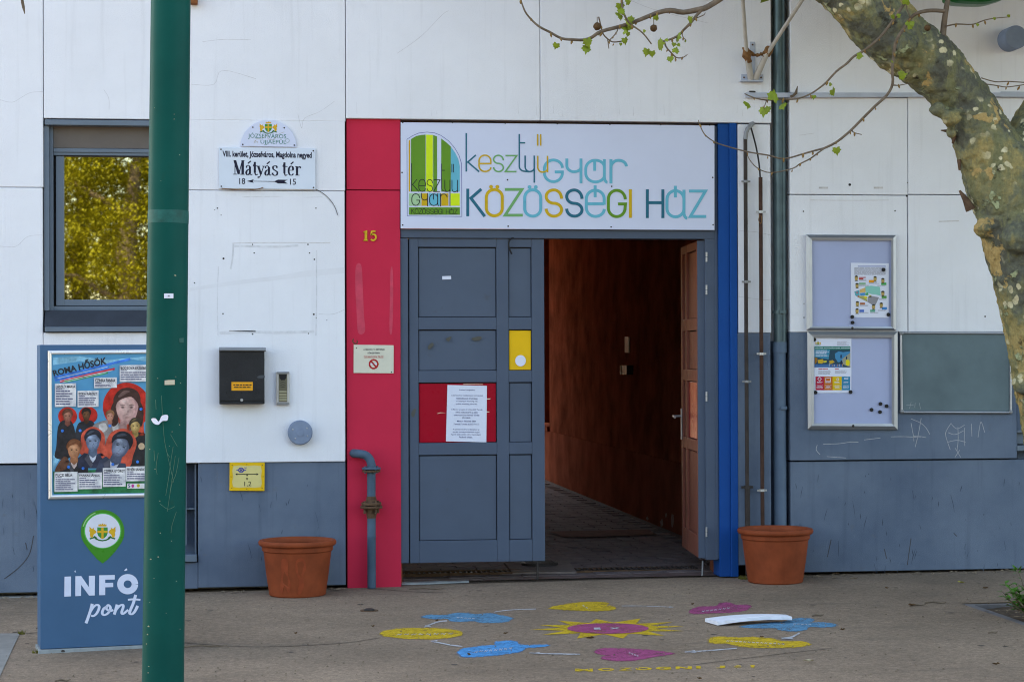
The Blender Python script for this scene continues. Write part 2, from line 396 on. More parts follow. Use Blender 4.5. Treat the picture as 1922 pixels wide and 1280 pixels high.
# ---------------------------------------------------------------- the building
B = thing('building', 'white rendered building with grey plinth, red and blue entrance and a dark passage', 'building')
def wp(x0, y0, x1, y1, m_='white', front=0.0, back=-0.2, name='wall_panel', gap=.55, label=None):
    return obj(name, bx(x0 + gap, y0 + gap, x1 - gap, y1 - gap, front, back), M[m_], B, bev=0.004, label=label)
TOPY = -420
wp(-700, TOPY, 81, 352); wp(-700, 352, 81, 870)
wp(81, TOPY, 648, 226)
wp(336, 226, 648, 358); wp(336, 358, 648, 868); wp(81, 624, 336, 868)
wp(648, TOPY, 1013, 225); wp(1013, TOPY, 1447, 229.5)
wp(1385, 233.5, 1447, 625, gap=.3, front=-0.006); wp(1385, 625, 1447, 1060, 'plinth', gap=0, front=-0.006, name='plinth_panel')
wp(1482, TOPY, 2700, 178); wp(1482, 182, 1704, 366); wp(1704, 182, 2700, 366)
wp(1482, 366, 1704, 624, gap=.9); wp(1704, 366, 2700, 624, gap=.9)
# grey lower halves
zt_ = P(1600, 624).z
def wz(x0, x1, z0, z1, front, back=-0.2, m_='plinth', name='plinth_panel'):
    return obj(name, MB().box(P(x0, 700).x, P(x1, 700).x, -front, -back, z0, z1), M[m_], B, bev=0.004)
zj = P(1690, 863).z
wz(1483, 1908, zj + .003, zt_ + .001, 0.001)
wz(1484, 2120, gz(4) - .03 + .05, zj - .006, -0.014); wz(2121, 2700, gz(5.5) + .02, zt_, 0.0)
zl = P(300, 869).z
wz(-700, 299, gz(-1.5) + .03, zl - .004, -0.015); wz(371, 648, gz(.2) + .025, zl - .004, -0.015)
wz(299.5, 370.5, gz(-.4) + .025, P(340, 1056).z, -0.016)
obj('base_strip', bx(-700, 1120, 76, 1128, 0.012, -0.1), M['concrete'], B, bev=.004)
# slabs behind, giving dark joints and the mass of the house
xr0, xr1 = P(648, 600).x, P(1385, 600).x
bk = MB(); zT = P(900, TOPY).z
bk.box(-6, P(81, 300).x, .2, .4, -.3, zT); bk.box(P(336, 300).x, xr0 + .02, .2, .4, -.3, zT); bk.box(P(81, 300).x, P(336, 300).x, .2, .4, P(200, 224).z, zT)
bk.box(P(81, 300).x, P(336, 300).x, .2, .4, P(300, 868).z, P(200, 624).z); bk.box(P(81, 300).x, P(299, 900).x, .2, .4, -.3, P(300, 868).z)
bk.box(xr0 + .02, P(1385, 300).x, .2, .4, P(1000, 224).z, zT); bk.box(P(1385, 300).x, P(1908, 300).x, .2, .4, -.3, zT)
bk.box(P(1908, 300).x, 9.5, .2, .4, P(1908, 640).z, zT)
obj('backing_wall', bk, M['joint'], B)
obj('recess_wall', MB().box(P(1447, 600).x - .001, P(1482, 600).x + .002, .128, .199, P(1460, 640).z, zT), M['white'], B)
obj('recess_wall', MB().box(P(1447, 600).x - .001, P(1482, 600).x + .002, .128, .199, -.1, P(1460, 640).z), M['plinth'], B)
HZ = 13.0; PXL, PXR = 0.55, 3.43; PZ = 3.05; LEN = 13.0
ms = MB(); ms.box(-6, P(-700, 600).x, 0, 1, -.5, zT); ms.box(9.5, 28, 0, 1, -.5, zT)
obj('side_wall', ms, M['white'], B)
obj('upper_wall', MB().box(-6, 28, 0, LEN, zT + .002, HZ), M['white'], B)
obj('roof', MB().box(-6.3, 28.3, -.3, LEN + .3, HZ + .001, HZ + .25), M['roofing'], B)
ms = MB(); ms.box(-6, P(81, 300).x - .3, 1.0, LEN, -.5, zT - .01); ms.box(P(336, 300).x + .1, PXL - .25, .9, LEN, -.5, zT - .01); ms.box(PXR + .6, 28, 1.0, LEN, -.5, zT - .01)
ms.box(P(81, 300).x - .3, P(336, 300).x + .1, 1.4, LEN, -.5, zT - .01); ms.box(PXL - .25, PXR + .6, .45, LEN, PZ + .22, zT - .01)
obj('inner_mass', ms, M['courtwall'], B)
# passage
obj('passage_ceiling', MB().box(PXL - .25, PXR + .6, .41, LEN, PZ, PZ + .2), M['passlight'], B)
obj('passage_wall', MB().box(PXL - .24, PXL, .41, LEN + .01, -.2, PZ - .002), M['passlight'], B)
zd = 0.57 + gz(3.4)
ya = 10.1
obj('passage_wall', MB().box(PXR, PXR + .5, .41, ya, zd, PZ - .002), M['passwall'], B)
obj('passage_wall', MB().box(PXR, PXR + .5, 11.6, LEN + .01, zd, PZ - .002), M['passwall'], B)
obj('niche_wall', MB().box(PXR + .45, PXR + .5, ya, 11.6, zd, PZ - .002), M['dark'], B)
obj('niche_sill', MB().box(PXR - .03, PXR + .44, ya + .005, 11.595, zd, zd + .05), M['passdado'], B)
obj('passage_dado', MB().box(PXR - .007, PXR + .49, .41, LEN + .01, -.2, zd - .002), M['passdado'], B)
xl_, xr_ = P(652, 800).x, P(1385, 800).x
obj('passage_return', MB().box(P(1352, 700).x + .02, PXR + .55, .2, .405, -.2, zT - 1), M['passwall'], B)
obj('passage_return', MB().box(xl_, P(757, 700).x, .13, .405, -.2, P(700, 224).z), M['passwall'], B)
# flaking white patches at the foot of the passage wall
def passpatch(pts, n_=PXR - .009):
    pl = Plane((n_, 0, 0), (-1, 0, 0)); return flat([pts], pl)
for k, (cx, cy, rx, ry) in enumerate(((1262, 977, 3, 17), (1242, 981, 4, 9), (1250, 967, 2, 5), (1170, 975, 3, 6), (1150, 965, 2.4, 6), (1215, 972, 2.5, 4), (1192, 985, 3, 4))):
    rr = random.Random(k); obj('flaked_patch', passpatch([(cx + rx * rr.uniform(.5, 1.1) * math.cos(q * .7), cy + ry * rr.uniform(.55, 1.1) * math.sin(q * .7)) for q in range(9)]), mat('bare_plaster', (.30, .25, .24), .9, .3, 40), B)
# courtyard behind, the sun reaches its ground
obj('courtyard_ground', MB().add([(-6, LEN, gz(-6)), (28, LEN, gz(28)), (28, 60, gz(28)), (-6, 60, gz(-6))], [(0, 1, 2, 3)]), M['court'], kind='structure')
cw = obj('courtyard_wall', MB().box(-6, 28, 27, 27.3, -.5, 4.2), M['courtwall']); tag(cw, 'ochre plastered wall closing the court behind the passage', 'wall')
# passage floor: bed and pavers
fz = lambda x: gz(x) + .012
pf = MB().add([(PXL, .1, fz(PXL) - .012), (PXR, .1, fz(PXR) - .012), (PXR, LEN, fz(PXR) - .012), (PXL, LEN, fz(PXL) - .012)], [(0, 1, 2, 3)])
PF = obj('passage_floor', pf, M['grout'], kind='structure')
pw, pl_ = .235, .118
pmesh = None; r_ = random.Random(3)
i = 0
for row in range(17):
    yy = .40 + row * (pl_ + .006); off = (row % 2) * pw / 2
    for k in range(13):
        xx = PXL + .03 + k * (pw + .006) + off
        if xx + pw > PXR: continue
        if pmesh is None:
            mb = MB().box(-pw / 2, pw / 2, -pl_ / 2, pl_ / 2, -.03, .004); pmesh = bpy.data.meshes.new('paver'); pmesh.from_pydata(mb.v, [], mb.f); pmesh.materials.append(M['paver'])
        o = bpy.data.objects.new('paver', pmesh); COL.objects.link(o); o.parent = PF
        o.location = (xx + pw / 2, yy, fz(xx) - .004 + r_.uniform(-.002, .003)); o.rotation_euler = (r_.uniform(-.012, .012), r_.uniform(-.008, .008), r_.uniform(-.01, .01))
mb = MB()
for row in range(70):
    yy = .40 + (17 + row) * (pl_ + .006); off = (row % 2) * pw / 2
    if yy > LEN - .1: break
    for k in range(12):
        xx = PXL + .03 + k * (pw + .006) + off
        if xx + pw > PXR: continue
        dz = r_.uniform(-.002, .002); x1 = xx + pw
        mb.box(xx, x1, yy - pl_ / 2, yy + pl_ / 2, fz(xx) - .03, fz(xx) + dz)
obj('far_pavers', mb, M['paver'], PF, kind='stuff')
obj('repair_strip', MB().hexa([G(1028, 997, .02), G(1215, 993, .02), G(1235, 1003, .02), G(1060, 1008, .02)], [G(1028, 997, -.02), G(1215, 993, -.02), G(1235, 1003, -.02), G(1060, 1008, -.02)]), mat('repair_strip', (.15, .08, .06), .8, .25, 12, spec=.05), PF)
# threshold stone, drain channel, manhole cover
th = MB().hexa([G(756, 1092, .008), G(1352, 1079, .008), G(1352, 1073, .008), G(756, 1079, .008)], [G(756, 1092, -.05), G(1352, 1079, -.05), G(1352, 1073, -.05), G(756, 1079, -.05)])
obj('threshold', th, mat('threshold_stone', (.13, .09, .085), .7, .25, 7, .2, 60), B, bev=.003)
DR = thing('drain_channel', 'narrow slotted drain channel running across the doorway threshold', 'drain', P(1050, 1075))
y0d, y1d = G(1050, 1078).y, G(1050, 1073).y
obj('channel', MB().box(P(760, 1060).x, P(1346, 1060).x, y0d, y1d, gz(2) - .05, gz(2) - .028), M['dark'], DR)
mb = MB(); x = P(760, 1060).x
while x < P(1345, 1060).x: mb.box(x, x + .012, y0d - .002, y1d + .002, gz(x) + .010, gz(x) + .022); x += .034
obj('grating', mb, M['iron'], DR)
mb = MB(); mb.box(P(760, 1060).x, P(1346, 1060).x, y0d - .014, y0d - .002, gz(2) - .03, gz(2) + .024); mb.box(P(760, 1060).x, P(1346, 1060).x, y1d + .002, y1d + .014, gz(2) - .03, gz(2) + .024)
obj('rim', mb, M['rust'], DR)
c = G(1013, 1066); cz = fz(c.x) + .006
MH = thing('manhole_cover', 'round iron manhole cover set in a pale collar inside the doorway', 'manhole cover', (c.x, c.y, cz))
obj('collar', flat([[(946, 1054), (1067, 1052), (1082, 1072), (962, 1074)]], GROUND, .024, .03), mat('collar_concrete', (.17, .14, .13), .85, .2, 9), MH)
obj('cover', MB().lathe([(.0, .022), (.12, .022), (.125, .016), (.125, -.02)], (c.x, c.y, cz), seg=36), M['iron'], MH, smooth=40)
mb = MB()
for k in range(-5, 6): mb.box(c.x - .095, c.x + .095, c.y + k * .018 - .004, c.y + k * .018 + .004, cz + .021, cz + .026)
obj('tread', mb, M['iron'], MH)

# ---------------------------------------------------------------- entrance surround
E0 = -0.03                                                        # the entrance lies 3 cm behind the facade
obj('red_pilaster', bx(650.5, 224, 751.5, 356.3, E0, -.2), M['red'], B, bev=.003)
obj('red_pilaster', MB().box(*rectw(650.5, 357.3, 751.5, 700, E0)[:2], .03, .2, gz(1) - .05 + .045, P(700, 357.3).z), M['red'], B, bev=.003)
obj('hatch_frame', bx(651.2, 844, 668, 861.5, E0 + .004, -.1), M['red'], B, bev=.002)
for pts in ([(668, 500), (678, 498), (681, 540), (683, 590), (685, 622), (672, 624), (669, 580), (667, 540)], [(733, 508), (737, 506), (738, 560), (736, 622), (731, 620), (732, 560)]):
    obj('scuff', flat([closed(pts, 4)], WALL, E0 + .001), M['redsmear'], B)
obj('blue_pilaster', MB().box(P(1351, 700).x, P(1371.5, 700).x, .02, .2, gz(3) + .01, P(1370, 232).z), M['blue'], B, bev=.002)
obj('blue_pilaster', MB().box(P(1371.7, 700).x, P(1385, 700).x, .004, .2, gz(3) + .01, P(1370, 231).z), M['blue'], B, bev=.003)
obj('lintel_shadow_gap', bx(752, 223, 1351, 236, -.12, -.2), mat('lintel_shade_brown', (.10, .045, .03), .9, .3), B)  # shade of the recess under the lintel, put into a dark brown colour
# door frame
FR = .045
DF = obj('door_frame', MB().box(P(752.5, 700).x, P(767.5, 700).x, FR, .16, P(760, 1058).z, P(760, 447).z), M['door'], B, bev=.003)
obj('jamb', MB().box(P(1327, 700).x, P(1350, 700).x, FR, .2, P(1340, 1052).z, P(1340, 447.5).z), M['door'], DF, bev=.003)
obj('head', MB().box(P(752.5, 440).x, P(1350, 440).x, FR - .002, .16, P(1050, 447).z, P(1050, 430).z), M['door'], DF, bev=.003)
obj('jamb_strip', MB().box(P(1345.3, 700).x, P(1350.6, 700).x, FR - .006, .1, P(1340, 1050).z, P(1345, 236).z), M['door'], DF, bev=.002)
obj('door_stop', MB().box(P(757, 700).x, P(776, 700).x, .115, .14, P(760, 1058).z, P(760, 447).z), M['door'], DF)
for x in (1318,): obj('floor_bolt', MB().tube([P(x + 1, 1052, -.1), P(x, 1080, -.1)], .006), M['greymetal'], DF)
obj('floor_bolt', MB().tube([P(1009, 1055, -.08), P(1009, 1087, -.08)], .007), M['iron'], DF)

def leaf(colours, tf, wd, z0, z1, cols, rows, depth=.05, face='door', facep='doorpanel'):
    """door leaf from stiles, rails and recessed panels; u runs from the hinge, tf maps (u, n, z)"""
    def piece(name, u0, u1, za, zb_, n0, n1, m_, lab=None, bev=.0025):
        mb = MB(); mb.box(u0, u1, -n1, -n0, za, zb_)
        mb.v = [tf(v.x, -v.y, v.z) for v in mb.v]
        return obj(name, mb, m_, D, bev=bev, label=lab)
    mb = MB(); mb.box(.012, wd - .012, .024, depth - .012, z0 + .012, z1 - .012); mb.v = [tf(v.x, -v.y, v.z) for v in mb.v]
    D = obj('door', mb, M['dark'], B)
    us = [0] + [c for pr in cols for c in pr] + [wd]
    for k in range(0, len(us), 2): piece('stile', us[k], us[k + 1], z0, z1, -depth, 0, M[face])
    zs = [z1] + [q for pr in rows for q in pr] + [z0]
    for u0, u1 in cols:
        for k in range(0, len(zs), 2): piece('rail', u0 + .0006, u1 - .0006, zs[k + 1], zs[k], -depth + .001, -.001, M[face])
        for i_, (zu, zd_) in enumerate(rows):
            key = colours.get((cols.index((u0, u1)), i_))
            lab = {'doorred': 'glossy red door panel', 'yellow': 'yellow door panel'}.get(key)
            piece('door_panel', u0 + .0045, u1 - .0045, zd_ + .003, zu - .007, -.03, -.012, M[key or facep], lab)
    return D, piece
z0d, z1d = P(895, 1054.5, -.06).z, P(895, 448, -.06).z
xh = P(768.3, 700, -.06).x
def ux(px): return P(px, 700, -.06).x - xh
rowsd = [(P(895, a_, -.06).z, P(895, b_, -.06).z) for a_, b_ in ((464, 595.5), (618.5, 695.5), (717.5, 830.5), (853, 1013.5))]
colsd = [(ux(785.5), ux(932.5)), (ux(955), ux(998.5))]
wl = ux(1022)
L1, pc1 = leaf({(0, 2): 'doorred', (1, 1): 'yellow'}, lambda u, n_, z: Vector((xh + u, .06 - n_, z)), wl, z0d, z1d, colsd, rowsd)
obj('white_disc', flat([ell(977, 677, 10, 10.5)], WALL, -.0665, .002), M['paper'], L1)
hx, hy = P(1310, 700, -.07).x, .075
fe = P(1278.5, 700, -.88); ang = math.atan2(fe.y - hy, fe.x - hx); wr = (Vector((fe.x - hx, fe.y - hy))).length
ca, sa = math.cos(ang), math.sin(ang)
def tf2(u, n_, z): return Vector((hx + u * ca - n_ * sa * 1.0, hy + u * sa + n_ * ca, z))
sc = wr / wl
cols2 = [(a_ * sc, b_ * sc) for a_, b_ in colsd]
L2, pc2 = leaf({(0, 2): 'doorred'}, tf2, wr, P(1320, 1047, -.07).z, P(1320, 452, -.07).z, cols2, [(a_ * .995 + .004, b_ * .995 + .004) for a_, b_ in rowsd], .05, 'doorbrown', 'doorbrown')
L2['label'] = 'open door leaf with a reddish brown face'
obj('hinge_edge', MB().hexa([tf2(-.002, .0, P(1320, 1047, -.07).z), tf2(-.002, -.05, P(1320, 1047, -.07).z), tf2(-.002, -.05, P(1320, 452, -.07).z), tf2(-.002, .0, P(1320, 452, -.07).z)], [tf2(.004, .001, P(1320, 1047, -.07).z), tf2(.004, -.051, P(1320, 1047, -.07).z), tf2(.004, -.051, P(1320, 452, -.07).z), tf2(.004, .001, P(1320, 452, -.07).z)]), M['door'], L2)
# lever handle and plate on the open leaf, hinges on its jamb
zh = P(1280, 781, -.8).z
mb = MB(); mb.box(wr - .05, wr - .02, -.008, .0, zh - .16, zh + .05); mb.v = [tf2(v.x, -v.y, v.z) for v in mb.v]; obj('handle_plate', mb, M['clamp'], L2, bev=.002)
obj('handle', MB().tube([tf2(wr - .035, 0, zh), tf2(wr - .035, .055, zh), tf2(wr - .05, .062, zh), tf2(wr - .14, .062, zh - .004)], .009), M['clamp'], L2, smooth=60)
for py in (482.5, 544, 744, 998): obj('hinge', MB().tube([P(1326, py - 9, -.04), P(1326, py - .5, -.04)], .007).tube([P(1326, py + .5, -.04), P(1326, py + 9, -.04)], .007), M['clamp'], DF, smooth=50)

# ---------------------------------------------------------------- window at the left
WIN = obj('window', bx(92, 239, 336, 582, -.115, -.2), M['dark'], B)
obj('flashing', bx(84, 226, 336, 236, .012, -.15), M['winframe'], WIN, bev=.003)
obj('reveal', bx(83, 236.5, 92, 583, -.02, -.19), M['winframe'], WIN)
obj('frame', bx(92, 237, 100, 583, -.06, -.12), M['winframe'], WIN, bev=.002)
obj('blind_box', bx(100.3, 239, 335, 279, -.075, -.12), M['shutter'], WIN)
obj('blind_rail', bx(100.3, 279.5, 335, 287, -.062, -.12), M['winframe'], WIN, bev=.003)
obj('blind_rail', bx(100.3, 287.3, 335, 292.5, -.07, -.12), M['winframe'], WIN, bev=.002)
obj('sash', bx(105, 293, 120, 574, -.08, -.125), M['winframe'], WIN, bev=.003)
obj('sash', bx(120.2, 562.5, 335, 574, -.081, -.125), M['winframe'], WIN, bev=.003)
obj('sash', bx(120.2, 293, 335, 295, -.082, -.125), M['black'], WIN)
obj('frame', bx(100.2, 575, 335, 582.5, -.07, -.12), M['winframe'], WIN, bev=.002)
gp = MB(); q = rectw(119, 292, 336, 564, -.1); gp.box(q[0], q[1], .1, .112, q[2], q[3]); obj('pane', gp, M['glasspane'], WIN)
s0, s1, s2, s3 = rectw(84, 582, 336, 613, .0)
obj('sill', MB().hexa([(s0, -.025, s2), (s1, -.025, s2), (s1, .03, s3), (s0, .03, s3)], [(s0, .15, s2 - .01), (s1, .15, s2 - .01), (s1, .15, s3), (s0, .15, s3)]), M['sill'], WIN)
obj('sill_lip', bx(84, 613.3, 336, 622.5, .032, -.15), M['winframe'], WIN, bev=.003)
# small basement windows
def basement(x0, y0, x1, y1, bars, sill):
    W_ = obj('basement_window', bx(x0, y0, x1, y1, -.13, -.22), M['plinth'], B)
    obj('frame', bx(x1 - 5, y0, x1 - 2, y1, -.05, -.13), M['winframe'], W_); obj('frame', bx(x0, y0, x0 + 4, y1, -.05, -.13), M['winframe'], W_)
    for yb in bars: obj('muntin', bx(x0 + 4.2, yb - 1.5, x1 - 5.2, yb + 1.5, -.07, -.13), M['winframe'], W_)
    obj('mullion', bx((x0 + x1) / 2 + 10, y0, (x0 + x1) / 2 + 15, y1 - 18, -.06, -.13), M['winframe'], W_)
    obj('sill', bx(x0, sill, x1 - 1, sill + 13, .012, -.2), M['winframe'], W_, bev=.003)
basement(300, 871, 370.4, 1041, (955,), 1041.5)
W3 = obj('basement_window', bx(1909, 628, 2120, 862, -.12, -.2), M['plinth'], B)
obj('ledge', bx(1909, 807, 2120, 812, -.02, -.12), M['winframe'], W3, bev=.002); obj('frame', bx(1909, 812.4, 2120, 833, -.06, -.12), M['winframe'], W3); obj('sill', bx(1909, 836, 2120, 846, .004, -.12), M['winframe'], W3, bev=.003)

# ---------------------------------------------------------------- cracks, holes, marks on the render
crack_m = mat('hairline_crack', (.50, .51, .55), .9, .2, 30)
for pts in ([(0, 187), (22, 192), (40, 182), (58, 175), (80, 172)], [(0, 462), (30, 463), (52, 445), (81, 442)], [(360, 158), (402, 158), (418, 133), (480, 148)], [(380, 80), (420, 75), (470, 76)], [(195, 168), (205, 185), (204, 206)], [(560, 215), (567, 240), (572, 222), (600, 210), (628, 190)], [(598, 590), (625, 590), (647, 582)], [(745, 100), (790, 68), (830, 30), (842, 20)], [(1387, 434), (1420, 436), (1447, 441)], [(1387, 556), (1430, 562), (1447, 562)], [(1500, 255), (1528, 250)], [(1180, 0), (1230, 20), (1330, 45)]):
    obj('crack', flat(ribbon(smooth([(x + random.uniform(-1, 1), y + random.uniform(-1, 1)) for x, y in pts], 4), .6), WALL, .0008 if pts[0][0] < 1380 else (-.0052 if pts[0][0] < 1450 else .0008)), crack_m, B)
mb = MB()
for x, y, r in ((408, 391, 1.4), (415, 404, 1), (403, 394, .8), (593, 391, 1.3), (419.5, 485.5, 2), (474, 459, 1.3), (477, 475, 1.4), (578, 459, 1.5), (581, 475, 1.3), (590, 487, 1.6), (418.5, 589, 1.4), (589, 590, 1.8), (474, 627, 1.4), (579, 626, 1.2), (593.5, 597, .9), (613.5, 601, .9), (365, 531, 1.2), (1508, 397, 1.4), (1680, 396, 1.5), (1595, 347, 2.6), (1702, 368, 2), (1703, 343, 1), (1849, 594, 1.6), (1509, 596, 1.3), (1509, 570, 1)):
    flat([ell(x, y, r, r, 8)], WALL, .001, mb=mb)
obj('drill_holes', mb, M['black'], B, kind='stuff')
mk = mat('faded_grime', (.61, .635, .68), .9, .15, 20)
mk2 = mat('grime_line', (.50, .49, .50), .9, .25, 30)
for pts, m_, w_ in (([(436, 457), (500, 455.5), (620, 456)], mk2, 1.0), ([(440, 462), (520, 463), (560, 461)], mk, 4), ([(438, 458), (437, 480), (433, 505)], mk, 3), ([(412, 625), (470, 623), (530, 624), (590, 622)], mk, 5), ([(430, 621), (480, 622)], mk2, 2.2), ([(594, 470), (594, 560), (593, 630)], mk, 2), ([(410, 500), (408, 560), (409, 630)], mk, 1.6), ([(455, 370), (530, 369)], mk, 1.4), ([(570, 371), (605, 370)], mk, 1.2), ([(1520, 376), (1600, 376.5), (1668, 376)], mk2, .9), ([(1762, 416), (1800, 415)], mk2, 1.6)):
    obj('grime_mark', flat(ribbon(smooth(pts, 6), w_), WALL, .0009), m_, B)
for x in (1545, 1648): obj('grime_mark', flat([rect(x - 8, 351, x + 9, 354.5)], WALL, .0012), mk2, B)
obj('paint_patch', flat([[(357, 540), (440, 527), (520, 518), (575, 508), (646, 502), (646, 513), (560, 521), (470, 531), (357, 546)]], WALL, .0006), mat('slightly_dull_paint', (.67, .695, .745), .9, .04, 6), B)
# scratched scribbles on the grey plinth
sc_m = mat('scratch', (.37, .39, .42), .9, .2, 40)
zz = zm(1480, 420, 2.783)
for pts in ([(640, 1018), (690, 1040), (720, 1068), (738, 1100)], [(693, 1015), (680, 1090), (662, 1165)], [(655, 1135), (660, 1108), (720, 1116)], [(850, 1040), (825, 1080), (822, 1110), (845, 1180)], [(885, 1062), (886, 1130), (880, 1185)], [(850, 1045), (880, 1070), (920, 1050)], [(920, 1065), (918, 1130), (921, 1160)], [(830, 1140), (880, 1130), (925, 1140)], [(835, 1090), (870, 1100), (915, 1080)], [(870, 1170), (900, 1220)], [(895, 1180), (870, 1218)], [(990, 1115), (1005, 1035), (1025, 1090)], [(535, 1112), (600, 1111), (690, 1115)], [(395, 1128), (480, 1118)], [(180, 1150), (260, 1148), (320, 1140), (365, 1140)], [(150, 1155), (145, 1180), (165, 1205)], [(200, 1215), (300, 1222)], [(640, 1040), (655, 1120)], [(955, 1045), (958, 1110)]):
    obj('scratch', flat(ribbon(smooth(zp(zz, pts), 5), 1.0), WALL, .0018), sc_m, B)
for pts in ([(63, 1005), (55, 1040), (35, 1065), (8, 1086)], [(48, 1018), (51, 1032)], [(1710, 1010), (1703, 1060)], [(1560, 1012), (1553, 1045)], [(1790, 1000), (1796, 1006)], [(1660, 1030), (1664, 1048)]):
    obj('scuff_mark', flat(ribbon(smooth(pts, 5), 1.6), WALL, -.0135), mat('dark_scuff', (.06, .06, .065), .9, .2, 30), B)

sr_ = random.Random(17)
for lo, hi, n_, nm, c in ((1490, 1915, 60, 'right', (.045, .062, .09)), (375, 645, 22, 'left', (.05, .075, .11)), (2, 70, 12, 'corner', (.05, .075, .11))):
    mb = MB(); mb2 = MB()
    for k in range(n_):
        x = sr_.uniform(lo, hi); y = sr_.uniform(885, 1065); l = sr_.uniform(5, 34) * sr_.random() + 3; dx = sr_.uniform(-.3, .3) * l
        flat(ribbon([(x, y), (x + dx * .6, y + l * .5), (x + dx, y + l)], [.4, sr_.uniform(.6, 1.6), .3]), WALL, -.0134, mb=mb if sr_.random() < .8 else mb2)
    o = obj('scuffs', mb, mat('scuff_dark', c, .85, .3, 30), B, kind='stuff'); o = obj('pale_scuffs', mb2, mat('scuff_pale', (.115, .155, .215), .85, .3, 30), B, kind='stuff')
mb = MB()
for k in range(14):
    x = sr_.uniform(650, 1440); y = 214 + sr_.uniform(-1, 5); l = sr_.uniform(4, 26)
    flat(ribbon([(x, y), (x + sr_.uniform(-1, 1), y - l)], [.5, .2]), WALL, .0007, mb=mb)
obj('hairline_cracks', mb, crack_m, B, kind='stuff')
obj('threshold_edge', flat([[(754, 1094.5), (800, 1093.5), (880, 1090), (880, 1088.6), (800, 1090.5), (754, 1091.5)]], GROUND, .012, .01), M['standbase'], B)
TEAL, OCHRE, GREEN, LGREEN, CYAN = ink(.006, .13, .20), ink(.55, .36, .012), ink(.10, .26, .02), ink(.13, .36, .13), ink(.09, .42, .55)
# ---------------------------------------------------------------- big sign over the door
S = thing('signboard', 'long white board with a green arched emblem and coloured lettering above the double door', 'sign', P(1046, 430))
SD = -.012
obj('board', MB().hexa([P(752, 230, SD), P(1341, 236, SD), P(1341, 432, SD), P(752, 429, SD)][::-1], [P(752, 230, SD - .012), P(1341, 236, SD - .012), P(1341, 432, SD - .012), P(752, 429, SD - .012)][::-1]), M['signwhite'], S)
SF = SD + .0012
z2, z3, z1 = zm(860, 230, 6.4), zm(1090, 230, 6.4), zm(750, 230, 6.4)
KES = [('k', TEAL, 18, [[('M', 97, 130), ('L', 97, 592)], [('M', 212, 393), ('L', 108, 484)], [('M', 112, 474), ('L', 252, 594)]]),
       ('e', OCHRE, 18, [[('M', 392, 495), ('L', 250, 495)], [('M', 392, 500), ('L', 392, 465), ('V', 321, 395), ('H', 250, 465), ('L', 250, 522), ('V', 321, 590), ('H', 392, 540)]]),
       ('s', LGREEN, 18, [[('M', 542, 458), ('V', 484, 397), ('H', 426, 446), ('V', 484, 494), ('H', 542, 545), ('V', 484, 592), ('H', 426, 538)]]),
       ('z', LGREEN, 18, [[('M', 568, 400), ('L', 704, 400), ('L', 566, 592), ('L', 700, 592)]]),
       ('t', TEAL, 18, [[('M', 734, 140), ('L', 734, 530), ('V', 800, 588), ('L', 850, 594)], [('M', 742, 247), ('L', 805, 247)]]),
       ('y', TEAL, 18, [[('M', 804, 400), ('L', 804, 530), ('V', 858, 592), ('H', 914, 545)], [('M', 914, 400), ('L', 914, 725)]]),
       ('u', OCHRE, 18, [[('M', 956, 402), ('L', 956, 540), ('V', 1012, 598), ('H', 1073, 556)], [('M', 1073, 402), ('L', 1073, 602)]]),
       ('accent', OCHRE, 18, [[('M', 955, 143), ('L', 955, 282)], [('M', 991, 143), ('L', 991, 282)]])]
def r3(cs): return [(c, x + 1472, y) for c, x, y in cs]
GYA = [('g', CYAN, 34, [[('M', 1252, 548), ('V', 1143, 453), ('H', 1035, 560), ('L', 1035, 610), ('V', 1143, 713), ('H', 1252, 610), ('L', 1252, 596), ('L', 1160, 596)]]),
       ('y', CYAN, 34, [[('M', 1305, 435), ('L', 1305, 520), ('V', 1390, 594), ('H', 1475, 540)], [('M', 1475, 435), ('L', 1475, 732)]]),
       ('a', CYAN, 34, [r3([('M', 284, 443), ('L', 284, 650), ('V', 322, 722)]), r3([('M', 284, 540), ('V', 175, 456), ('H', 60, 560), ('L', 60, 612), ('V', 175, 716), ('H', 284, 640)]), r3([('M', 167, 455), ('L', 167, 583)])]),
       ('r', CYAN, 36, [r3([('M', 363, 443), ('L', 363, 735)]), r3([('M', 363, 540), ('V', 455, 457), ('H', 548, 530)])])]
def dots(*c): return [[('M', x, y)] for x, y in c]
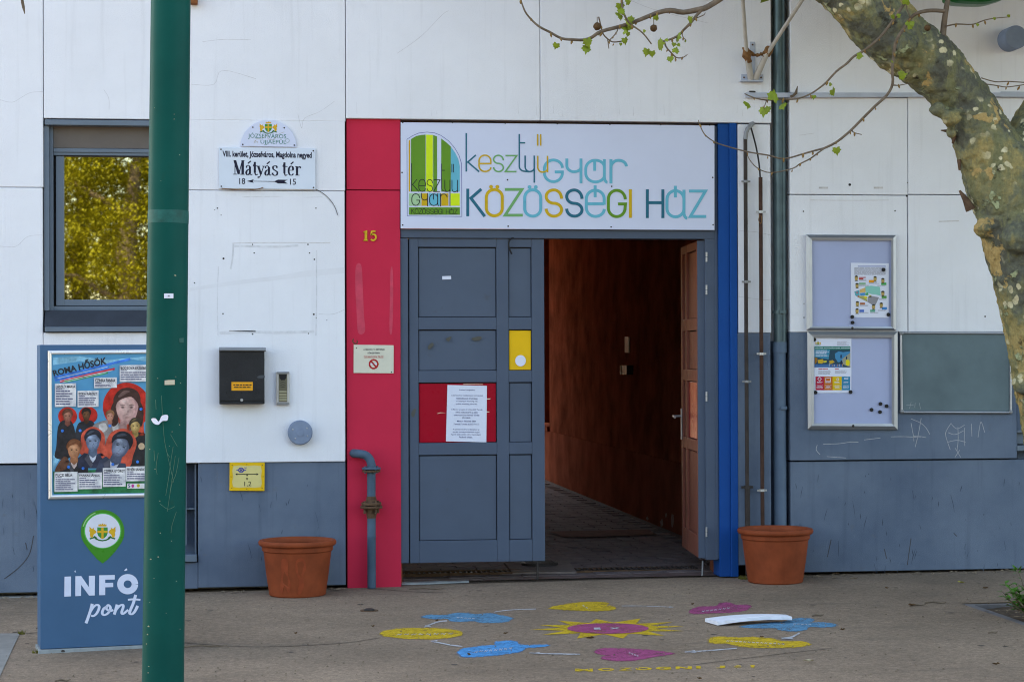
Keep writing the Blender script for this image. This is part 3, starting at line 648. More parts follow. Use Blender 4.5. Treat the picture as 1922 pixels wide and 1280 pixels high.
KOZ = [('k', TEAL, 36, [[('M', 115, 797), ('L', 115, 1128)], [('M', 278, 802), ('L', 140, 922)], [('M', 145, 900), ('L', 320, 1130)]]),
       ('o', OCHRE, 36, [[('M', 338, 960), ('L', 338, 900), ('V', 434, 808), ('H', 530, 900), ('L', 530, 1030), ('V', 434, 1122), ('H', 338, 1030), ('L', 338, 955)], [('M', 395, 775, 23)], [('M', 470, 775, 23)]]),
       ('z', LGREEN, 34, [[('M', 560, 806), ('L', 766, 806), ('L', 564, 1115), ('L', 776, 1115)]]),
       ('o', CYAN, 36, [[('M', 799, 960), ('L', 799, 905), ('V', 896, 811), ('H', 992, 905), ('L', 992, 1035), ('V', 896, 1127), ('H', 799, 1035), ('L', 799, 955)], [('M', 857, 778, 23)], [('M', 932, 778, 23)]]),
       ('s', OCHRE, 36, [[('M', 1242, 918), ('V', 1150, 812), ('H', 1057, 890), ('V', 1150, 972), ('H', 1242, 1050), ('V', 1150, 1127), ('H', 1057, 1037)]]),
       ('s', TEAL, 36, [[('M', 1487, 919), ('V', 1395, 813), ('H', 1303, 890), ('V', 1395, 973), ('H', 1487, 1050), ('V', 1395, 1127), ('H', 1303, 1037)]]),
       ('e', CYAN, 36, [r3([('M', 282, 978), ('L', 67, 978)]), r3([('M', 282, 990), ('L', 282, 920), ('V', 175, 816), ('H', 67, 920), ('L', 67, 1025), ('V', 175, 1130), ('H', 283, 1040)]), r3([('M', 173, 757), ('L', 173, 900)])]),
       ('g', GREEN, 36, [r3([('M', 535, 926), ('V', 433, 817), ('H', 332, 920), ('L', 332, 1030), ('V', 433, 1132), ('H', 532, 1030), ('L', 537, 980), ('L', 448, 980)])]),
       ('i', OCHRE, 36, [r3([('M', 597, 805), ('L', 597, 1148)])]),
       ('h', TEAL, 36, [r3([('M', 800, 805), ('L', 800, 1150)]), r3([('M', 987, 805), ('L', 987, 1150)]), r3([('M', 800, 965), ('L', 987, 965)])]),
       ('a', CYAN, 36, [r3([('M', 1240, 810), ('L', 1240, 1085), ('V', 1280, 1152)]), r3([('M', 1240, 925), ('V', 1137, 822), ('H', 1036, 925), ('L', 1036, 1035), ('V', 1137, 1135), ('H', 1240, 1040)]), r3([('M', 1137, 762), ('L', 1137, 903)])]),
       ('z', CYAN, 36, [r3([('M', 1300, 826), ('L', 1498, 826), ('L', 1318, 1130), ('L', 1508, 1130)])])]
def strokes_safe(paths, wd, fn, f, off, plane=WALL, mb=None):
    mb = mb or MB()
    for k, cs in enumerate(paths):
        o_ = off + .0001 * k
        if len(cs) == 1:
            c = cs[0]; r = (c[3] if len(c) > 3 else 23) / f; cx, cy = fn(c[1], c[2]); flat([ell(cx, cy, r, r, 16)], plane, o_, mb=mb); continue
        flat(ribbon([fn(*p) for p in path([c[:3] for c in cs])], wd / f), plane, o_, mb=mb)
    return mb
for row, off in ((GYA, 0), (KES, .0005), (KOZ, 0)):
    for k, (nm, ink_, wd, ps) in enumerate(row):
        obj('letter', strokes_safe(ps, wd, z2, 6.4, SF + off + .0006 * (k % 2)), ink_, S)
# emblem at the left of the board
arch = [(110, 222), (140, 200), (200, 165), (260, 152), (318, 147), (400, 152), (450, 170), (500, 195), (560, 240), (615, 290), (670, 370), (705, 440), (723, 525)]
def top(x):
    for (xa, ya), (xb, yb) in zip(arch, arch[1:]):
        if xa <= x <= xb: return ya + (yb - ya) * (x - xa) / (xb - xa)
    return arch[-1][1]
def col_(x0, x1, y1): return zp(z1, [(x0, top(x0))] + [(x, y) for x, y in arch if x0 < x < x1] + [(x1, top(x1)), (x1, y1), (x0, y1)])
LIME = ink(.55, .72, .02); PALE = ink(.32, .52, .30); NAVYL = ink(.03, .05, .28); BLK = ink(.012, .012, .015)
for x0, x1, m_ in ((110, 128, OCHRE), (137, 312, GREEN), (318, 400, LIME), (404, 450, GREEN), (500, 615, GREEN), (617, 723, CYAN)): obj('emblem_stripe', flat([col_(x0, x1, 832)], WALL, SF), m_, S)
for x0, x1, m_ in ((113, 255, PALE), (262, 340, OCHRE), (350, 490, CYAN), (500, 587, OCHRE), (612, 723, LIME)): obj('emblem_field', flat([zp(z1, rect(x0, 853, x1, 1002))], WALL, SF), m_, S)
obj('emblem_field', flat([zp(z1, rect(113, 1020, 725, 1110))], WALL, SF), GREEN, S)
obj('emblem_outline', flat(ribbon(zp(z1, path([('M', 92, 1125), ('L', 88, 205), ('L', 150, 165), ('L', 230, 130), ('L', 330, 118), ('L', 420, 128), ('L', 500, 160), ('L', 590, 225), ('L', 660, 305), ('L', 715, 400), ('L', 745, 500), ('L', 748, 1131), ('L', 92, 1125)])), .8), WALL, SF), NAVYL, S)
mb = MB()
for nm, _, wd, ps in KES: strokes_safe(ps, 9, lambda x, y: z1(145 + (x - 97) * .5635, 490 + (y - 130) * .740), 6.4, SF + .0006, mb=mb)
strokes_safe([[('M', 605, 830), ('L', 605, 1005)]], 9, z1, 6.4, SF + .0006, mb=mb)
obj('emblem_lettering', mb, BLK, S); mb = MB()
for nm, _, wd, ps in GYA: strokes_safe(ps, 10, lambda x, y: z1(147 + (x - 1035) * .43, 858 + (y - 452) * .535), 6.4, SF + .0006, mb=mb)
obj('emblem_lettering', mb, BLK, S); mb = MB()
for nm, _, wd, ps in KOZ: strokes_safe([[(c[0], c[1], c[2], 5) if len(q) == 1 else c for c in q] for q in ps], 6, lambda x, y: z1(143 + (x - 115) * .193, 1040 + (y - 805) * .185), 6.4, SF + .0006, mb=mb)
obj('emblem_lettering', mb, BLK, S)
scr = [z1(38, 3), z1(635, 2), z2(565, 10), z2(1190, 16), z3(350, 25), z3(963, 28), z3(1547, 32), z1(30, 603), z2(593, 691), z3(372, 769), z3(1585, 663), z1(37, 1233), z2(600, 1247), z3(365, 1256), z3(1590, 1230)]
for x, y in scr: obj('screw', MB().lathe([(0, .003), (.004, .002), (.0052, 0)], P(x, y, SD), (0, -1, 0), 10), M['iron'], S)

# ---------------------------------------------------------------- coat of arms used on the plaque, the stand and a leaflet
GOLD, SHG, RIB = ink(.62, .36, .02), ink(.03, .24, .04), ink(.015, .13, .03)
def arms(fn, f, parent, plane, off, name='coat_of_arms'):
    """shield with a golden cross, crown above, two winged beasts and a scroll; drawn about (0,0), about 280 wide"""
    def F(ps): return [fn(*p) for p in ps]
    obj('shield', flat([F([(-55, -50), (55, -50), (57, 10), (45, 45), (20, 70), (0, 80), (-20, 70), (-45, 45), (-57, 10)])], plane, off), SHG, parent)
    obj('shield_cross', flat([F(rect(-12, -49, 12, 76)), F(rect(-55, -12, -12.5, 12)), F(rect(12.5, -12, 55, 12))], plane, off + .0003), GOLD, parent)
    obj('crown', flat([F([(-42, -60), (-46, -84), (-34, -76), (-26, -92), (-14, -78), (0, -94), (14, -78), (26, -92), (34, -76), (46, -84), (42, -60)])], plane, off), GOLD, parent)
    for sx in (-1, 1):
        b = [(62, 0), (80, -20), (92, -28), (90, -44), (102, -40), (112, -30), (124, -44), (140, -58), (138, -30), (142, -8), (132, 8), (136, 30), (128, 60), (112, 66), (100, 56), (96, 34), (84, 22), (70, 14)]
        obj('beast', flat([F([(sx * x, y) for x, y in b])], plane, off), GOLD, parent)
        obj('scroll', flat([F([(sx * x, y) for x, y in [(60, 62), (84, 44), (104, 62), (138, 70), (134, 86), (108, 78), (86, 70), (66, 92)]])], plane, off + .0003), RIB, parent)
    obj('scroll', flat([F([(-66, 66), (-40, 84), (0, 92), (40, 84), (66, 66), (68, 84), (40, 100), (0, 106), (-40, 100), (-68, 84)])], plane, off + .0003), RIB, parent)

# ---------------------------------------------------------------- street sign and the plaque above it
zs = zm(400, 220, 8.5333)
ST = thing('street_sign', 'white rectangular street sign with black name and arrow, below the half-round plaque', 'street sign', P(503, 354))
qd = zp(zs, [(92, 485), (1640, 507), (1640, 1160), (97, 1142)])
obj('plate', flat([qd], WALL, .016, .012), mat('enamel_plate', (.58, .66, .76), .35, .03, 5), ST, bev=.0015)
NV = ink(.008, .009, .03); SO = .0168
obj('lettering', text('VIII. kerület, Józsefváros, Magdolna negyed', zp(zs, [(150, 540), (1580, 562), (1580, 686), (150, 664)]), WALL, SO, .035), NV, ST)
def nib(parts, dx=0, dy=0):
    qs = []
    for pts, wv, wh in parts:
        pts = [(x + dx, y + dy) for x, y in pts]
        pts = smooth(pts, 5) if len(pts) > 2 else pts
        qs += ribbon(zp(zs, pts), wv / 8.533, wh / 8.533)
    return qs
GL = {'M': [([(350, 700), (350, 912)], 13, 13), ([(348, 698), (414, 914)], 44, 20), ([(414, 912), (466, 700)], 14, 10), ([(474, 700), (474, 912)], 40, 20), ([(322, 916), (384, 916)], 10, 11), ([(436, 918), (506, 918)], 10, 11), ([(328, 698), (372, 698)], 10, 11), ([(452, 700), (502, 700)], 10, 11)],
      'a': [([(534, 815), (540, 785), (566, 775), (590, 800)], 22, 11), ([(590, 795), (590, 905)], 34, 12), ([(585, 838), (550, 852), (530, 890), (542, 922), (566, 922), (588, 895)], 30, 12), ([(590, 900), (606, 926), (628, 914)], 14, 12), ([(556, 745), (604, 706)], 20, 20)],
      't': [([(668, 718), (668, 890)], 34, 12), ([(668, 885), (684, 926), (716, 914)], 22, 12), ([(638, 782), (718, 784)], 12, 12), ([(640, 780), (668, 720)], 10, 10)],
      'y': [([(722, 785), (768, 918)], 36, 16), ([(808, 790), (764, 920), (738, 968)], 14, 12), ([(700, 785), (752, 786)], 10, 11), ([(784, 786), (828, 787)], 10, 11), ([(712, 962), (738, 962)], 16, 24)],
      's': [([(1024, 812), (1014, 784), (990, 779), (962, 792), (964, 830), (1000, 856), (1028, 880), (1020, 922), (985, 932), (958, 915), (950, 890)], 28, 13)],
      'e': [([(1280, 848), (1276, 800), (1246, 784), (1218, 812), (1210, 860), (1222, 912), (1254, 930), (1288, 905)], 30, 12), ([(1216, 850), (1284, 850)], 11, 11), ([(1244, 752), (1288, 714)], 20, 20)],
      'r': [([(1344, 790), (1344, 928)], 36, 16), ([(1314, 930), (1384, 931)], 10, 11), ([(1314, 792), (1344, 792)], 10, 11), ([(1348, 835), (1370, 800), (1400, 796)], 12, 14), ([(1385, 806), (1408, 806)], 24, 26)]}
for ch, dx, dy in (('M', 0, 0), ('a', 0, 0), ('t', 0, 2), ('y', 0, 2), ('a', 304, 8), ('s', 0, 4), ('t', 474, 10), ('e', 0, 4), ('r', 0, 2)):
    mb = MB()
    for k, p in enumerate(GL[ch]): flat(nib([p], dx, dy), WALL, SO + .0001 * k, mb=mb)
    obj('letter', mb, NV, ST)
obj('numerals', text('18', zp(zs, rect(418, 978, 514, 1076)), WALL, SO, .01), NV, ST)
obj('numerals', text('15', zp(zs, rect(1232, 990, 1328, 1086)), WALL, SO, .01), NV, ST)
obj('arrow', flat([zp(zs, [(538, 1027), (652, 998), (634, 1024), (985, 1028), (1040, 1003), (1196, 1006), (1142, 1032), (1196, 1066), (1040, 1064), (985, 1038), (634, 1031), (650, 1056)])], WALL, SO), NV, ST)
for x, y in ((126, 519), (1604, 542), (132, 1110), (1608, 1130)): obj('screw', MB().lathe([(0, .004), (.004, .003), (.005, 0)], P(*zs(x, y), .016), (0, -1, 0), 10), M['iron'], ST)
PQ = thing('plaque', 'half-round white plaque with golden crest and green lettering above the street sign', 'plaque', P(503, 276))
half = [(437, 468)] + [(887 + 450 * math.cos(R_(a)), 474 + 424 * math.sin(R_(a))) for a in range(185, 356, 9)] + [(1337, 482)]
obj('plate', flat([zp(zs, half)], WALL, .014, .01), M['signwhite'], PQ, bev=.0015)
arms(lambda x, y: zs(885 + x, 165 + y), 8.5, PQ, WALL, .0148)
PG = ink(.01, .17, .13)
obj('lettering', text('JÓZSEFVÁROS', zp(zs, [(560, 250), (1170, 262), (1170, 366), (560, 354)]), WALL, .0148), PG, PQ)
obj('lettering', text('ÚJJÁÉPÜL', zp(zs, [(760, 350), (1172, 356), (1172, 452), (760, 446)]), WALL, .0148), PG, PQ)
obj('seal', flat(ribbon(zp(zs, ell(1190, 380, 30, 30, 20) + [(1220, 380)]), .6), WALL, .0148), PG, PQ)
obj('scribble', flat(ribbon(zp(zs, smooth([(655, 395), (690, 370), (660, 410), (715, 395), (712, 420)], 5)), .5) + ribbon(zp(zs, smooth([(680, 350), (790, 338), (870, 290), (880, 350), (960, 360), (1050, 280), (1140, 240)], 5)), .5), WALL, .0152), mat('pen_scribble', (.30, .27, .16), .8), PQ)
for x, y in ((636, 165), (1138, 174), (475, 441), (1301, 452)): obj('screw', MB().lathe([(0, .004), (.004, .003), (.005, 0)], P(*zs(x, y), .014), (0, -1, 0), 10), M['iron'], PQ)
tag(obj('cable', MB().tube([P(x, y, .006) for x, y in smooth([(592, 355), (610, 366), (626, 384), (634, 404)], 5)], .0018), M['darkpipe']), 'thin dark wire end curling out beside the street sign', 'wire')
tag(obj('cable', MB().tube([P(x, y, .02) for x, y in smooth([(416, 354), (450, 357), (480, 356), (494, 352)], 5)], .0025), M['rope']), 'thin brownish wire sagging under the street sign', 'wire')

# ---------------------------------------------------------------- mailbox, intercom, caps, small plates
zb_ = zm(400, 640, 4.2667)
MBX = thing('mailbox', 'black hammered metal mailbox with an orange label, on the white wall', 'mailbox', P(455, 758))
obj('body', bx(411.5, 655, 496.5, 758.5, .085, 0), M['mailbox'], MBX, bev=.004)
obj('lid', MB().hexa([P(411, 651.5, .06), P(499, 652.5, .06), P(499, 657.5, .112), P(411, 657, .112)][::-1], [P(411, 651.5, .0) + Vector((0, 0, -.012)), P(499, 652.5, .0) + Vector((0, 0, -.012)), P(499, 659.5, .1), P(411, 659, .1)][::-1]), M['greymetal'], MBX)
obj('front_flap', bx(412, 660, 496, 752, .092, .0855), M['mailbox'], MBX, bev=.002)
obj('base_rim', bx(413, 754.5, 494, 758, .1, .0855), M['mailbox'], MBX, bev=.002)
obj('label', flat([zp(zb_, rect(147, 328, 318, 397))], WALL, .0935, .001), ink(.75, .33, .02), MBX)
obj('lettering', flat(dashes(*zb_(160, 347), *zb_(310, 385), 2, .45, 4, .1, True, 1.2), WALL, .0939), BLK, MBX)
obj('grip', flat(ribbon(zp(zb_, [(271, 150), (271, 133), (356, 133), (356, 150)]), 1.1), WALL, .0925), M['black'], MBX)
for x in (107, 229, 351): obj('rivet', MB().lathe([(0, .003), (.004, .0)], P(*zb_(x, 413), .092), (0, -1, 0), 10), M['black'], MBX)
obj('lock', MB().lathe([(0, .004), (.008, .004), (.0095, 0)], P(*zb_(229, 473), .092), (0, -1, 0), 16), M['clamp'], MBX, smooth=40)
obj('scratch', flat([zp(zb_, closed([(352, 292), (372, 276), (408, 274), (412, 292), (380, 298)], 4))], WALL, .0924), mat('scratch_grey', (.06, .07, .08), .6), MBX)
IC = thing('intercom', 'narrow silver intercom panel with four buttons, right of the mailbox', 'intercom', P(531, 760))
obj('housing', bx(518.5, 697.5, 543.5, 760, .03, 0), M['clamp'], IC, bev=.006)
obj('end_cap', bx(519.5, 698, 542.5, 702, .034, .03), M['greymetal'], IC, bev=.002); obj('end_cap', bx(519.5, 755, 542.5, 759.5, .034, .03), M['greymetal'], IC, bev=.002)
obj('face', flat([zp(zb_, rect(526, 264, 592, 486))], WALL, .0335, .003), mat('olive_plate', (.13, .12, .08), .5), IC)
obj('camera_window', flat([zp(zb_, [(528, 267), (590, 267), (585, 298), (572, 314), (545, 314), (532, 298)])], WALL, .0342), M['black'], IC)
for k in range(4): obj('speaker_slot', flat(ribbon(zp(zb_, [(538, 322 + k * 14), (559, 328 + k * 14), (580, 322 + k * 14)]), .7), WALL, .0342), M['black'], IC)
for k in range(4): obj('button', bx(*zb_(529, 399 + k * 21.5), *zb_(589, 414 + k * 21.5), .037, .0336), mat('cream_button', (.33, .31, .20), .5), IC, bev=.0008)
def cap(cx, cy, r, d, name, label):
    c = P(cx, cy, d); rw = r * (12.75 - d) / FPX
    t_ = thing(name, label, 'pipe cap', P(cx, cy, 0))
    obj('body', MB().lathe([(rw, -d), (rw, -.008), (rw - .006, 0), (rw - .008, .0), (.024, .0012), (.023, .004), (0, .004)], c, (0, -1, 0), 40), M['capgrey'], t_, smooth=35)
    return t_, c, rw
t_, c, rw = cap(563.5, 812, 23, .055, 'pipe_cap', 'round grey cap on the white wall below the intercom')
for dx, dz in ((-.045, .02), (.042, .028), (.045, -.02), (-.03, -.035)): obj('screw', MB().lathe([(0, .004), (.005, 0)], c + Vector((dx, -.0005, dz)), (0, -1, 0), 8), M['clamp'], t_)
t_, c, rw = cap(1908, 70, 23, .14, 'pipe_cap', 'grey pipe stub sticking out of the wall high up beside the tree limb')
GS = thing('gas_marker_sign', 'small yellow gas marker plate with a blue valve symbol and the number 1,2', 'sign', P(463, 921))
obj('plate', flat([zp(zb_, [(132, 974), (414, 974), (412, 1200), (130, 1198)])], WALL, .004, .014), ink(.72, .44, .012), GS, bev=.002)
obj('field', flat([zp(zb_, closed([(162, 1000), (270, 999), (382, 1000), (384, 1085), (383, 1168), (270, 1170), (160, 1168), (159, 1085)], 2))], WALL, .0048), ink(.62, .54, .22), GS)
SY = ink(.01, .03, .32)
obj('valve_symbol', flat(ribbon(zp(zb_, ell(224, 1033, 20, 18, 18) + [(244, 1033)]), 1.6) + ribbon(zp(zb_, [(186, 1033), (204, 1033)]), 1.4) + ribbon(zp(zb_, [(244, 1033), (264, 1033)]), 1.4) + ribbon(zp(zb_, [(211, 1020), (237, 1046)]), 1.8) + ribbon(zp(zb_, [(237, 1020), (211, 1046)]), 1.8), WALL, .0054), SY, GS)
obj('lettering', text('N', zp(zb_, rect(252, 1008, 266, 1024)), WALL, .0054, .02), SY, GS)
obj('arrow', flat([zp(zb_, [(178, 1066), (194, 1056), (194, 1063), (348, 1063), (348, 1056), (364, 1066), (348, 1076), (348, 1069), (277, 1069), (277, 1080), (267, 1080), (267, 1069), (194, 1069), (194, 1076)]), zp(zb_, [(262, 1096), (281, 1096), (272, 1114)])], WALL, .0054), BLK, GS)
obj('lettering', text('1,2', zp(zb_, rect(250, 1124, 306, 1166)), WALL, .0054), BLK, GS)
for x, y in ((152, 994), (394, 994), (144, 1086), (400, 1085), (150, 1178), (392, 1178), (270, 988), (270, 1184)): obj('rivet', MB().lathe([(0, .002), (.003, 0)], P(*zb_(x, y), .004), (0, -1, 0), 8), M['iron'], GS)

HN = thing('house_number', 'brass house number 15 on the red pilaster', 'house number', P(694, 453))
zn = zm(650, 425, 16.0)
def brass_digit(polys):
    mb = flat([zp(zn, p) for p in polys], WALL, -.02, .012); return obj('digit', mb, M['brass'], HN, bev=.0015)
brass_digit([[(505, 165), (580, 130), (628, 118), (628, 400), (655, 415), (655, 438), (510, 438), (510, 418), (550, 400), (550, 180), (505, 190)]])
mb = MB()
for p in ribbon(zp(zn, [(880, 150), (765, 152), (745, 262)]), 2.9) + ribbon(zp(zn, smooth([(745, 262), (800, 235), (870, 265), (890, 340), (850, 405), (790, 420), (740, 385)], 5)), 3.2): flat([p], WALL, -.02, .012, mb=mb)
obj('digit', mb, M['brass'], HN)
zq = zm(655, 635, 17.06)
NS = thing('no_smoking_sign', 'cream notice with a red no smoking ring on the red pilaster', 'sign', P(702, 701))
obj('plate', flat([zp(zq, [(152, 205), (1432, 222), (1428, 1120), (147, 1108)])], WALL, -.022, .006), M['offwhite'], NS, bev=.001)
obj('lettering', text('A BEJÁRAT 5 MÉTERES', zp(zq, rect(458, 322, 1140, 394)), WALL, -.0213, .02), NV, NS)
obj('lettering', text('KÖRZETÉBEN', zp(zq, rect(598, 432, 992, 496)), WALL, -.0213, .02), NV, NS)
RD = ink(.42, .015, .02)
obj('lettering', text('DOHÁNYOZNI TILOS!', zp(zq, rect(478, 545, 1105, 614)), WALL, -.0213, .01), RD, NS)
obj('underline', flat([zp(zq, rect(478, 618, 1105, 626))], WALL, -.0213), RD, NS)
obj('cigarette', flat([zp(zq, rect(620, 800, 900, 842))], WALL, -.0213), M['paper'], NS); obj('cigarette_tip', flat([zp(zq, rect(900, 800, 965, 842))], WALL, -.0213), OCHRE, NS)
obj('ring', flat(ribbon(zp(zq, ell(790, 825, 132, 138, 28) + [(922, 825)]), 3.1) , WALL, -.0208), RD, NS)
obj('bar', flat(ribbon(zp(zq, [(705, 730), (880, 925)]), 3.0), WALL, -.0205), RD, NS)
for x, y, m_ in ((1360, 1080, 'black'), (240, 310, 'iron')): obj('screw', MB().lathe([(0, .003), (.004, 0)], P(*zq(x, y), -.022), (0, -1, 0), 8), M[m_], NS)
obj('rust_ring', flat(ribbon(zp(zq, smooth([(150, 20), (120, 90), (160, 150), (230, 170), (270, 120), (250, 60)], 5)), 2.2), WALL, -.0292), M['rust'], B)

# ---------------------------------------------------------------- paper and stickers on the door leaf
zd2 = zm(770, 700, 7.688)
NP = thing('door_notice', 'white printed paper sheet taped over the red panel of the closed door leaf', 'notice', P(874, 829))
DO = -.0665
obj('sheet', flat([zp(zd2, [(537, 172), (1107, 185), (1098, 998), (515, 985)])], WALL, DO, .001), M['paper'], NP)
NI = ink(.05, .06, .17)
for y, a_, b_, s_ in ((232, 708, 935, 'Kedves Látogatóink!'), (312, 592, 1048, 'A koronavírus veszélyhelyzet kormányzati'), (352, 664, 972, 'intézkedéseinek értelmében'), (394, 664, 972, 'a Kesztyűgyár Közösségi Ház'), (434, 656, 970, 'további értesítésig zárva tart.'), (514, 592, 1040, 'A Mentor program és a Zsendülő Tanoda'), (552, 655, 975, 'online működéséről az alábbi'), (592, 628, 998, 'telefonszámokon kérhető bővebb'), (628, 750, 870, 'információ:'), (680, 678, 944, 'Mentor: 0620/568-3884'), (722, 624, 994, 'Zsendülő Tanoda: 0620/311-6173'), (802, 614, 998, 'A nyitvatartásról a továbbiakban az'), (840, 612, 1000, 'aktuális kormányrendeletek alapján'), (874, 588, 1020, 'fogunk tájékoztatást adni a Kesztyűgyár'), (910, 706, 900, 'Facebook oldalán.')):
    obj('lettering', text(s_, zp(zd2, [(a_, y), (b_, y + 3), (b_, y + 28), (a_, y + 25)]), WALL, DO + .0004, .012), NI, NP)
TP = mat('glossy_tape', (.70, .58, .46), .25)
for p in ([(765, 158), (1050, 160), (1052, 168), (765, 167)], [(1105, 368), (1162, 366), (1150, 380), (1108, 382)], [(1098, 552), (1145, 556), (1140, 566), (1100, 566)], [(390, 582), (430, 568), (520, 575), (440, 577), (395, 590)]): obj('tape', flat([zp(zd2, p)], WALL, DO - .001), TP, NP)
tag(obj('sticker', flat([[(830, 518.5), (846.5, 518), (847, 524.5), (830, 525)]], WALL, -.0672, .0008), M['paper']), 'small torn white sticker on the upper left panel of the closed door', 'sticker')
tag(obj('cable', MB().tube([P(x, y, -.03) for x, y in smooth([(964, 446.5), (958, 449), (955, 455), (955, 463), (957, 470), (961, 477)], 5)], .005), M['black']), 'black bent cable end hanging over the top edge of the closed door leaf', 'cable')
obj('worn_patch', flat([zp(zm(740, 430, 1.857), closed(p, 3)) for p in ([(118, 408), (130, 396), (138, 402), (128, 415), (120, 420)], [(270, 380), (300, 374), (303, 384), (280, 390)], [(60, 640), (70, 625), (76, 632), (68, 655), (60, 650)], [(180, 382), (200, 374), (190, 392)])], WALL, -.0595), mat('worn_paint', (.085, .085, .075), .8), L1)

# ---------------------------------------------------------------- passage wall fittings
PP = Plane((PXR, 0, 0), (-1, 0, 0))
tag(obj('wall_plate', flat([[(1172.5, 632), (1180, 633), (1180, 662), (1172.5, 662)]], PP, .012, .012), M['offwhite']), 'small pale rectangular plate on the passage wall above the dark box', 'plate')
JB = thing('junction_box', 'small dark switch box on the passage wall under the pale plate', 'switch box', PP.hit(1170, 702))
obj('body', flat([[(1167, 686), (1176, 686), (1176, 703), (1167, 703)]], PP, .06, .06), M['black'], JB)
obj('front_plate', flat([[(1163.5, 686), (1166, 686), (1166, 702), (1163.5, 702)]], PP, .065, .06), M['offwhite'], JB)
# ---------------------------------------------------------------- gas riser on the red pilaster
GP = thing('gas_pipe', 'grey gas riser pipe with rusty flanges on the red pilaster', 'pipe', (P(697, 1098, .04).x, -.04, gz(.9)))
yo = .045
el = [P(x, y, 0) for x, y in smooth([(664, 851), (672, 851), (684, 853), (693, 861), (697, 874)], 5)]
el = [Vector((p.x, .03 - (yo + .03) * min(1, i / 7), p.z)) for i, p in enumerate(el)]
px_, r0 = P(697, 900, yo).x, .027
obj('elbow', MB().tube([Vector((el[0].x, .14, el[0].z))] + el + [Vector((px_, -yo, P(697, 879, yo).z))], r0, 16), M['gaspipe'], GP, smooth=50)
def zq_(y): return P(697, y, yo).z
obj('pipe', MB().lathe([(r0, zq_(944)), (r0, zq_(886))], (px_, -yo, 0), seg=18), M['gaspipe'], GP, smooth=50)
obj('pipe', MB().lathe([(r0, zq_(1103)), (r0, zq_(1008)), (r0 + .002, zq_(1006.5)), (r0, zq_(1005)), (r0, zq_(958))], (px_, -yo, 0), seg=18), M['gaspipe'], GP, smooth=50)
def flange(ya, yb, r, m_): obj('flange', MB().lathe([(0, zq_(ya)), (r, zq_(ya)), (r + .001, zq_(ya + 1)), (r + .001, zq_(yb - .5)), (r, zq_(yb)), (0, zq_(yb))], (px_, -yo, 0), seg=26), m_, GP, smooth=35)
flange(877, 880.5, .058, M['gaspipe']); flange(882, 885.5, .056, M['rust']); flange(942.5, 947.5, .062, M['rust']); flange(949, 953.5, .068, M['rust'])
obj('collar', MB().lathe([(0, zq_(931)), (r0 + .002, zq_(931)), (.036, zq_(942)), (0, zq_(942))], (px_, -yo, 0), seg=18), M['rust'], GP, smooth=50)
obj('collar', MB().lathe([(0, zq_(954)), (.036, zq_(954)), (r0 + .002, zq_(972)), (0, zq_(972))], (px_, -yo, 0), seg=18), M['rust'], GP, smooth=50)
for k in range(4):
    a_ = R_(30 + 90 * k)
    obj('bolt', MB().tube([Vector((px_ + .05 * math.cos(a_), -yo + .05 * math.sin(a_), zq_(939.5))), Vector((px_ + .05 * math.cos(a_), -yo + .05 * math.sin(a_), zq_(963)))], .008, 6), M['rust'], GP)
    obj('bolt', MB().tube([Vector((px_ + .045 * math.cos(a_), -yo + .045 * math.sin(a_), zq_(874.5))), Vector((px_ + .045 * math.cos(a_), -yo + .045 * math.sin(a_), zq_(888)))], .006, 6), M['gaspipe'], GP)

# ---------------------------------------------------------------- conduits and downpipe
def vtube(x, y0, y1, d, r, top=None):
    a_ = P(x, (y0 + y1) / 2, d); return MB().tube([Vector((a_.x, -d, P(x, y1, d).z)), Vector((a_.x, -d, P(x, y0, d).z))], r, 14)
def clampband(mb, x, y, d, r, w_=.02):
    a_ = P(x, y, d); mb.lathe([(r * .9, -w_ / 2), (r * 1.25, -w_ / 2), (r * 1.25, w_ / 2), (r * .9, w_ / 2)], (a_.x, -d, a_.z), seg=14)
    mb.box(a_.x - r * 2.3, a_.x + r * 2.3, -d - .004, -d + .004, a_.z - w_ * .35, a_.z + w_ * .35); mb.box(a_.x - .006, a_.x + .006, -d, .0, a_.z - .004, a_.z + .004); return mb
gl = gz(3.2)
C1 = thing('conduit', 'slim dark steel conduit bending into the wall beside the blue pilaster', 'conduit', (P(1401, 900, .03).x, -.03, gl))
pts = [P(1414.5, 231, -.05), P(1412, 233, .01), P(1408, 237, .025), P(1403.5, 242, .028), P(1400.3, 250, .03), P(1399, 262, .03)]
obj('bend', MB().tube(pts, .0145, 12), M['greymetal'], C1, smooth=60)
obj('pipe', MB().tube([P(1399, 260, .03), P(1400.5, 600, .03), P(1402.5, 915, .03)], .0125, 12), M['darkpipe'], C1, smooth=60)
obj('pipe', MB().tube([P(1402.5, 915, .03), P(1404, 1078, .03)], .0165, 12), M['darkpipe'], C1, smooth=60)
for y in (341, 529, 716): obj('clamp', clampband(MB(), 1400 + (y - 341) / 250, y, .03, .0125, .016), M['greymetal'], C1)
obj('clamp', clampband(MB(), 1402.5, 914, .03, .0165, .022), M['iron'], C1)
C2 = thing('conduit', 'slim brown rusty conduit with bright clamps next to the downpipe', 'conduit', (P(1428, 900, .03).x, -.03, gl))
obj('pipe', MB().tube([P(1427.5, 333, .03), P(1429, 640, .03), P(1432, 1074, .03)], .0125, 12), M['rustpipe'], C2, smooth=60)
obj('cable', MB().tube([P(x, y, .028) for x, y in smooth([(1409, 238), (1414, 256), (1420, 280), (1425, 310), (1427, 336)], 5)], .0055), M['black'], C2, smooth=60)
for y in (398, 664, 920): obj('clamp', clampband(MB(), 1428 + (y - 398) / 250, y, .03, .0135, .016), M['clamp'], C2)
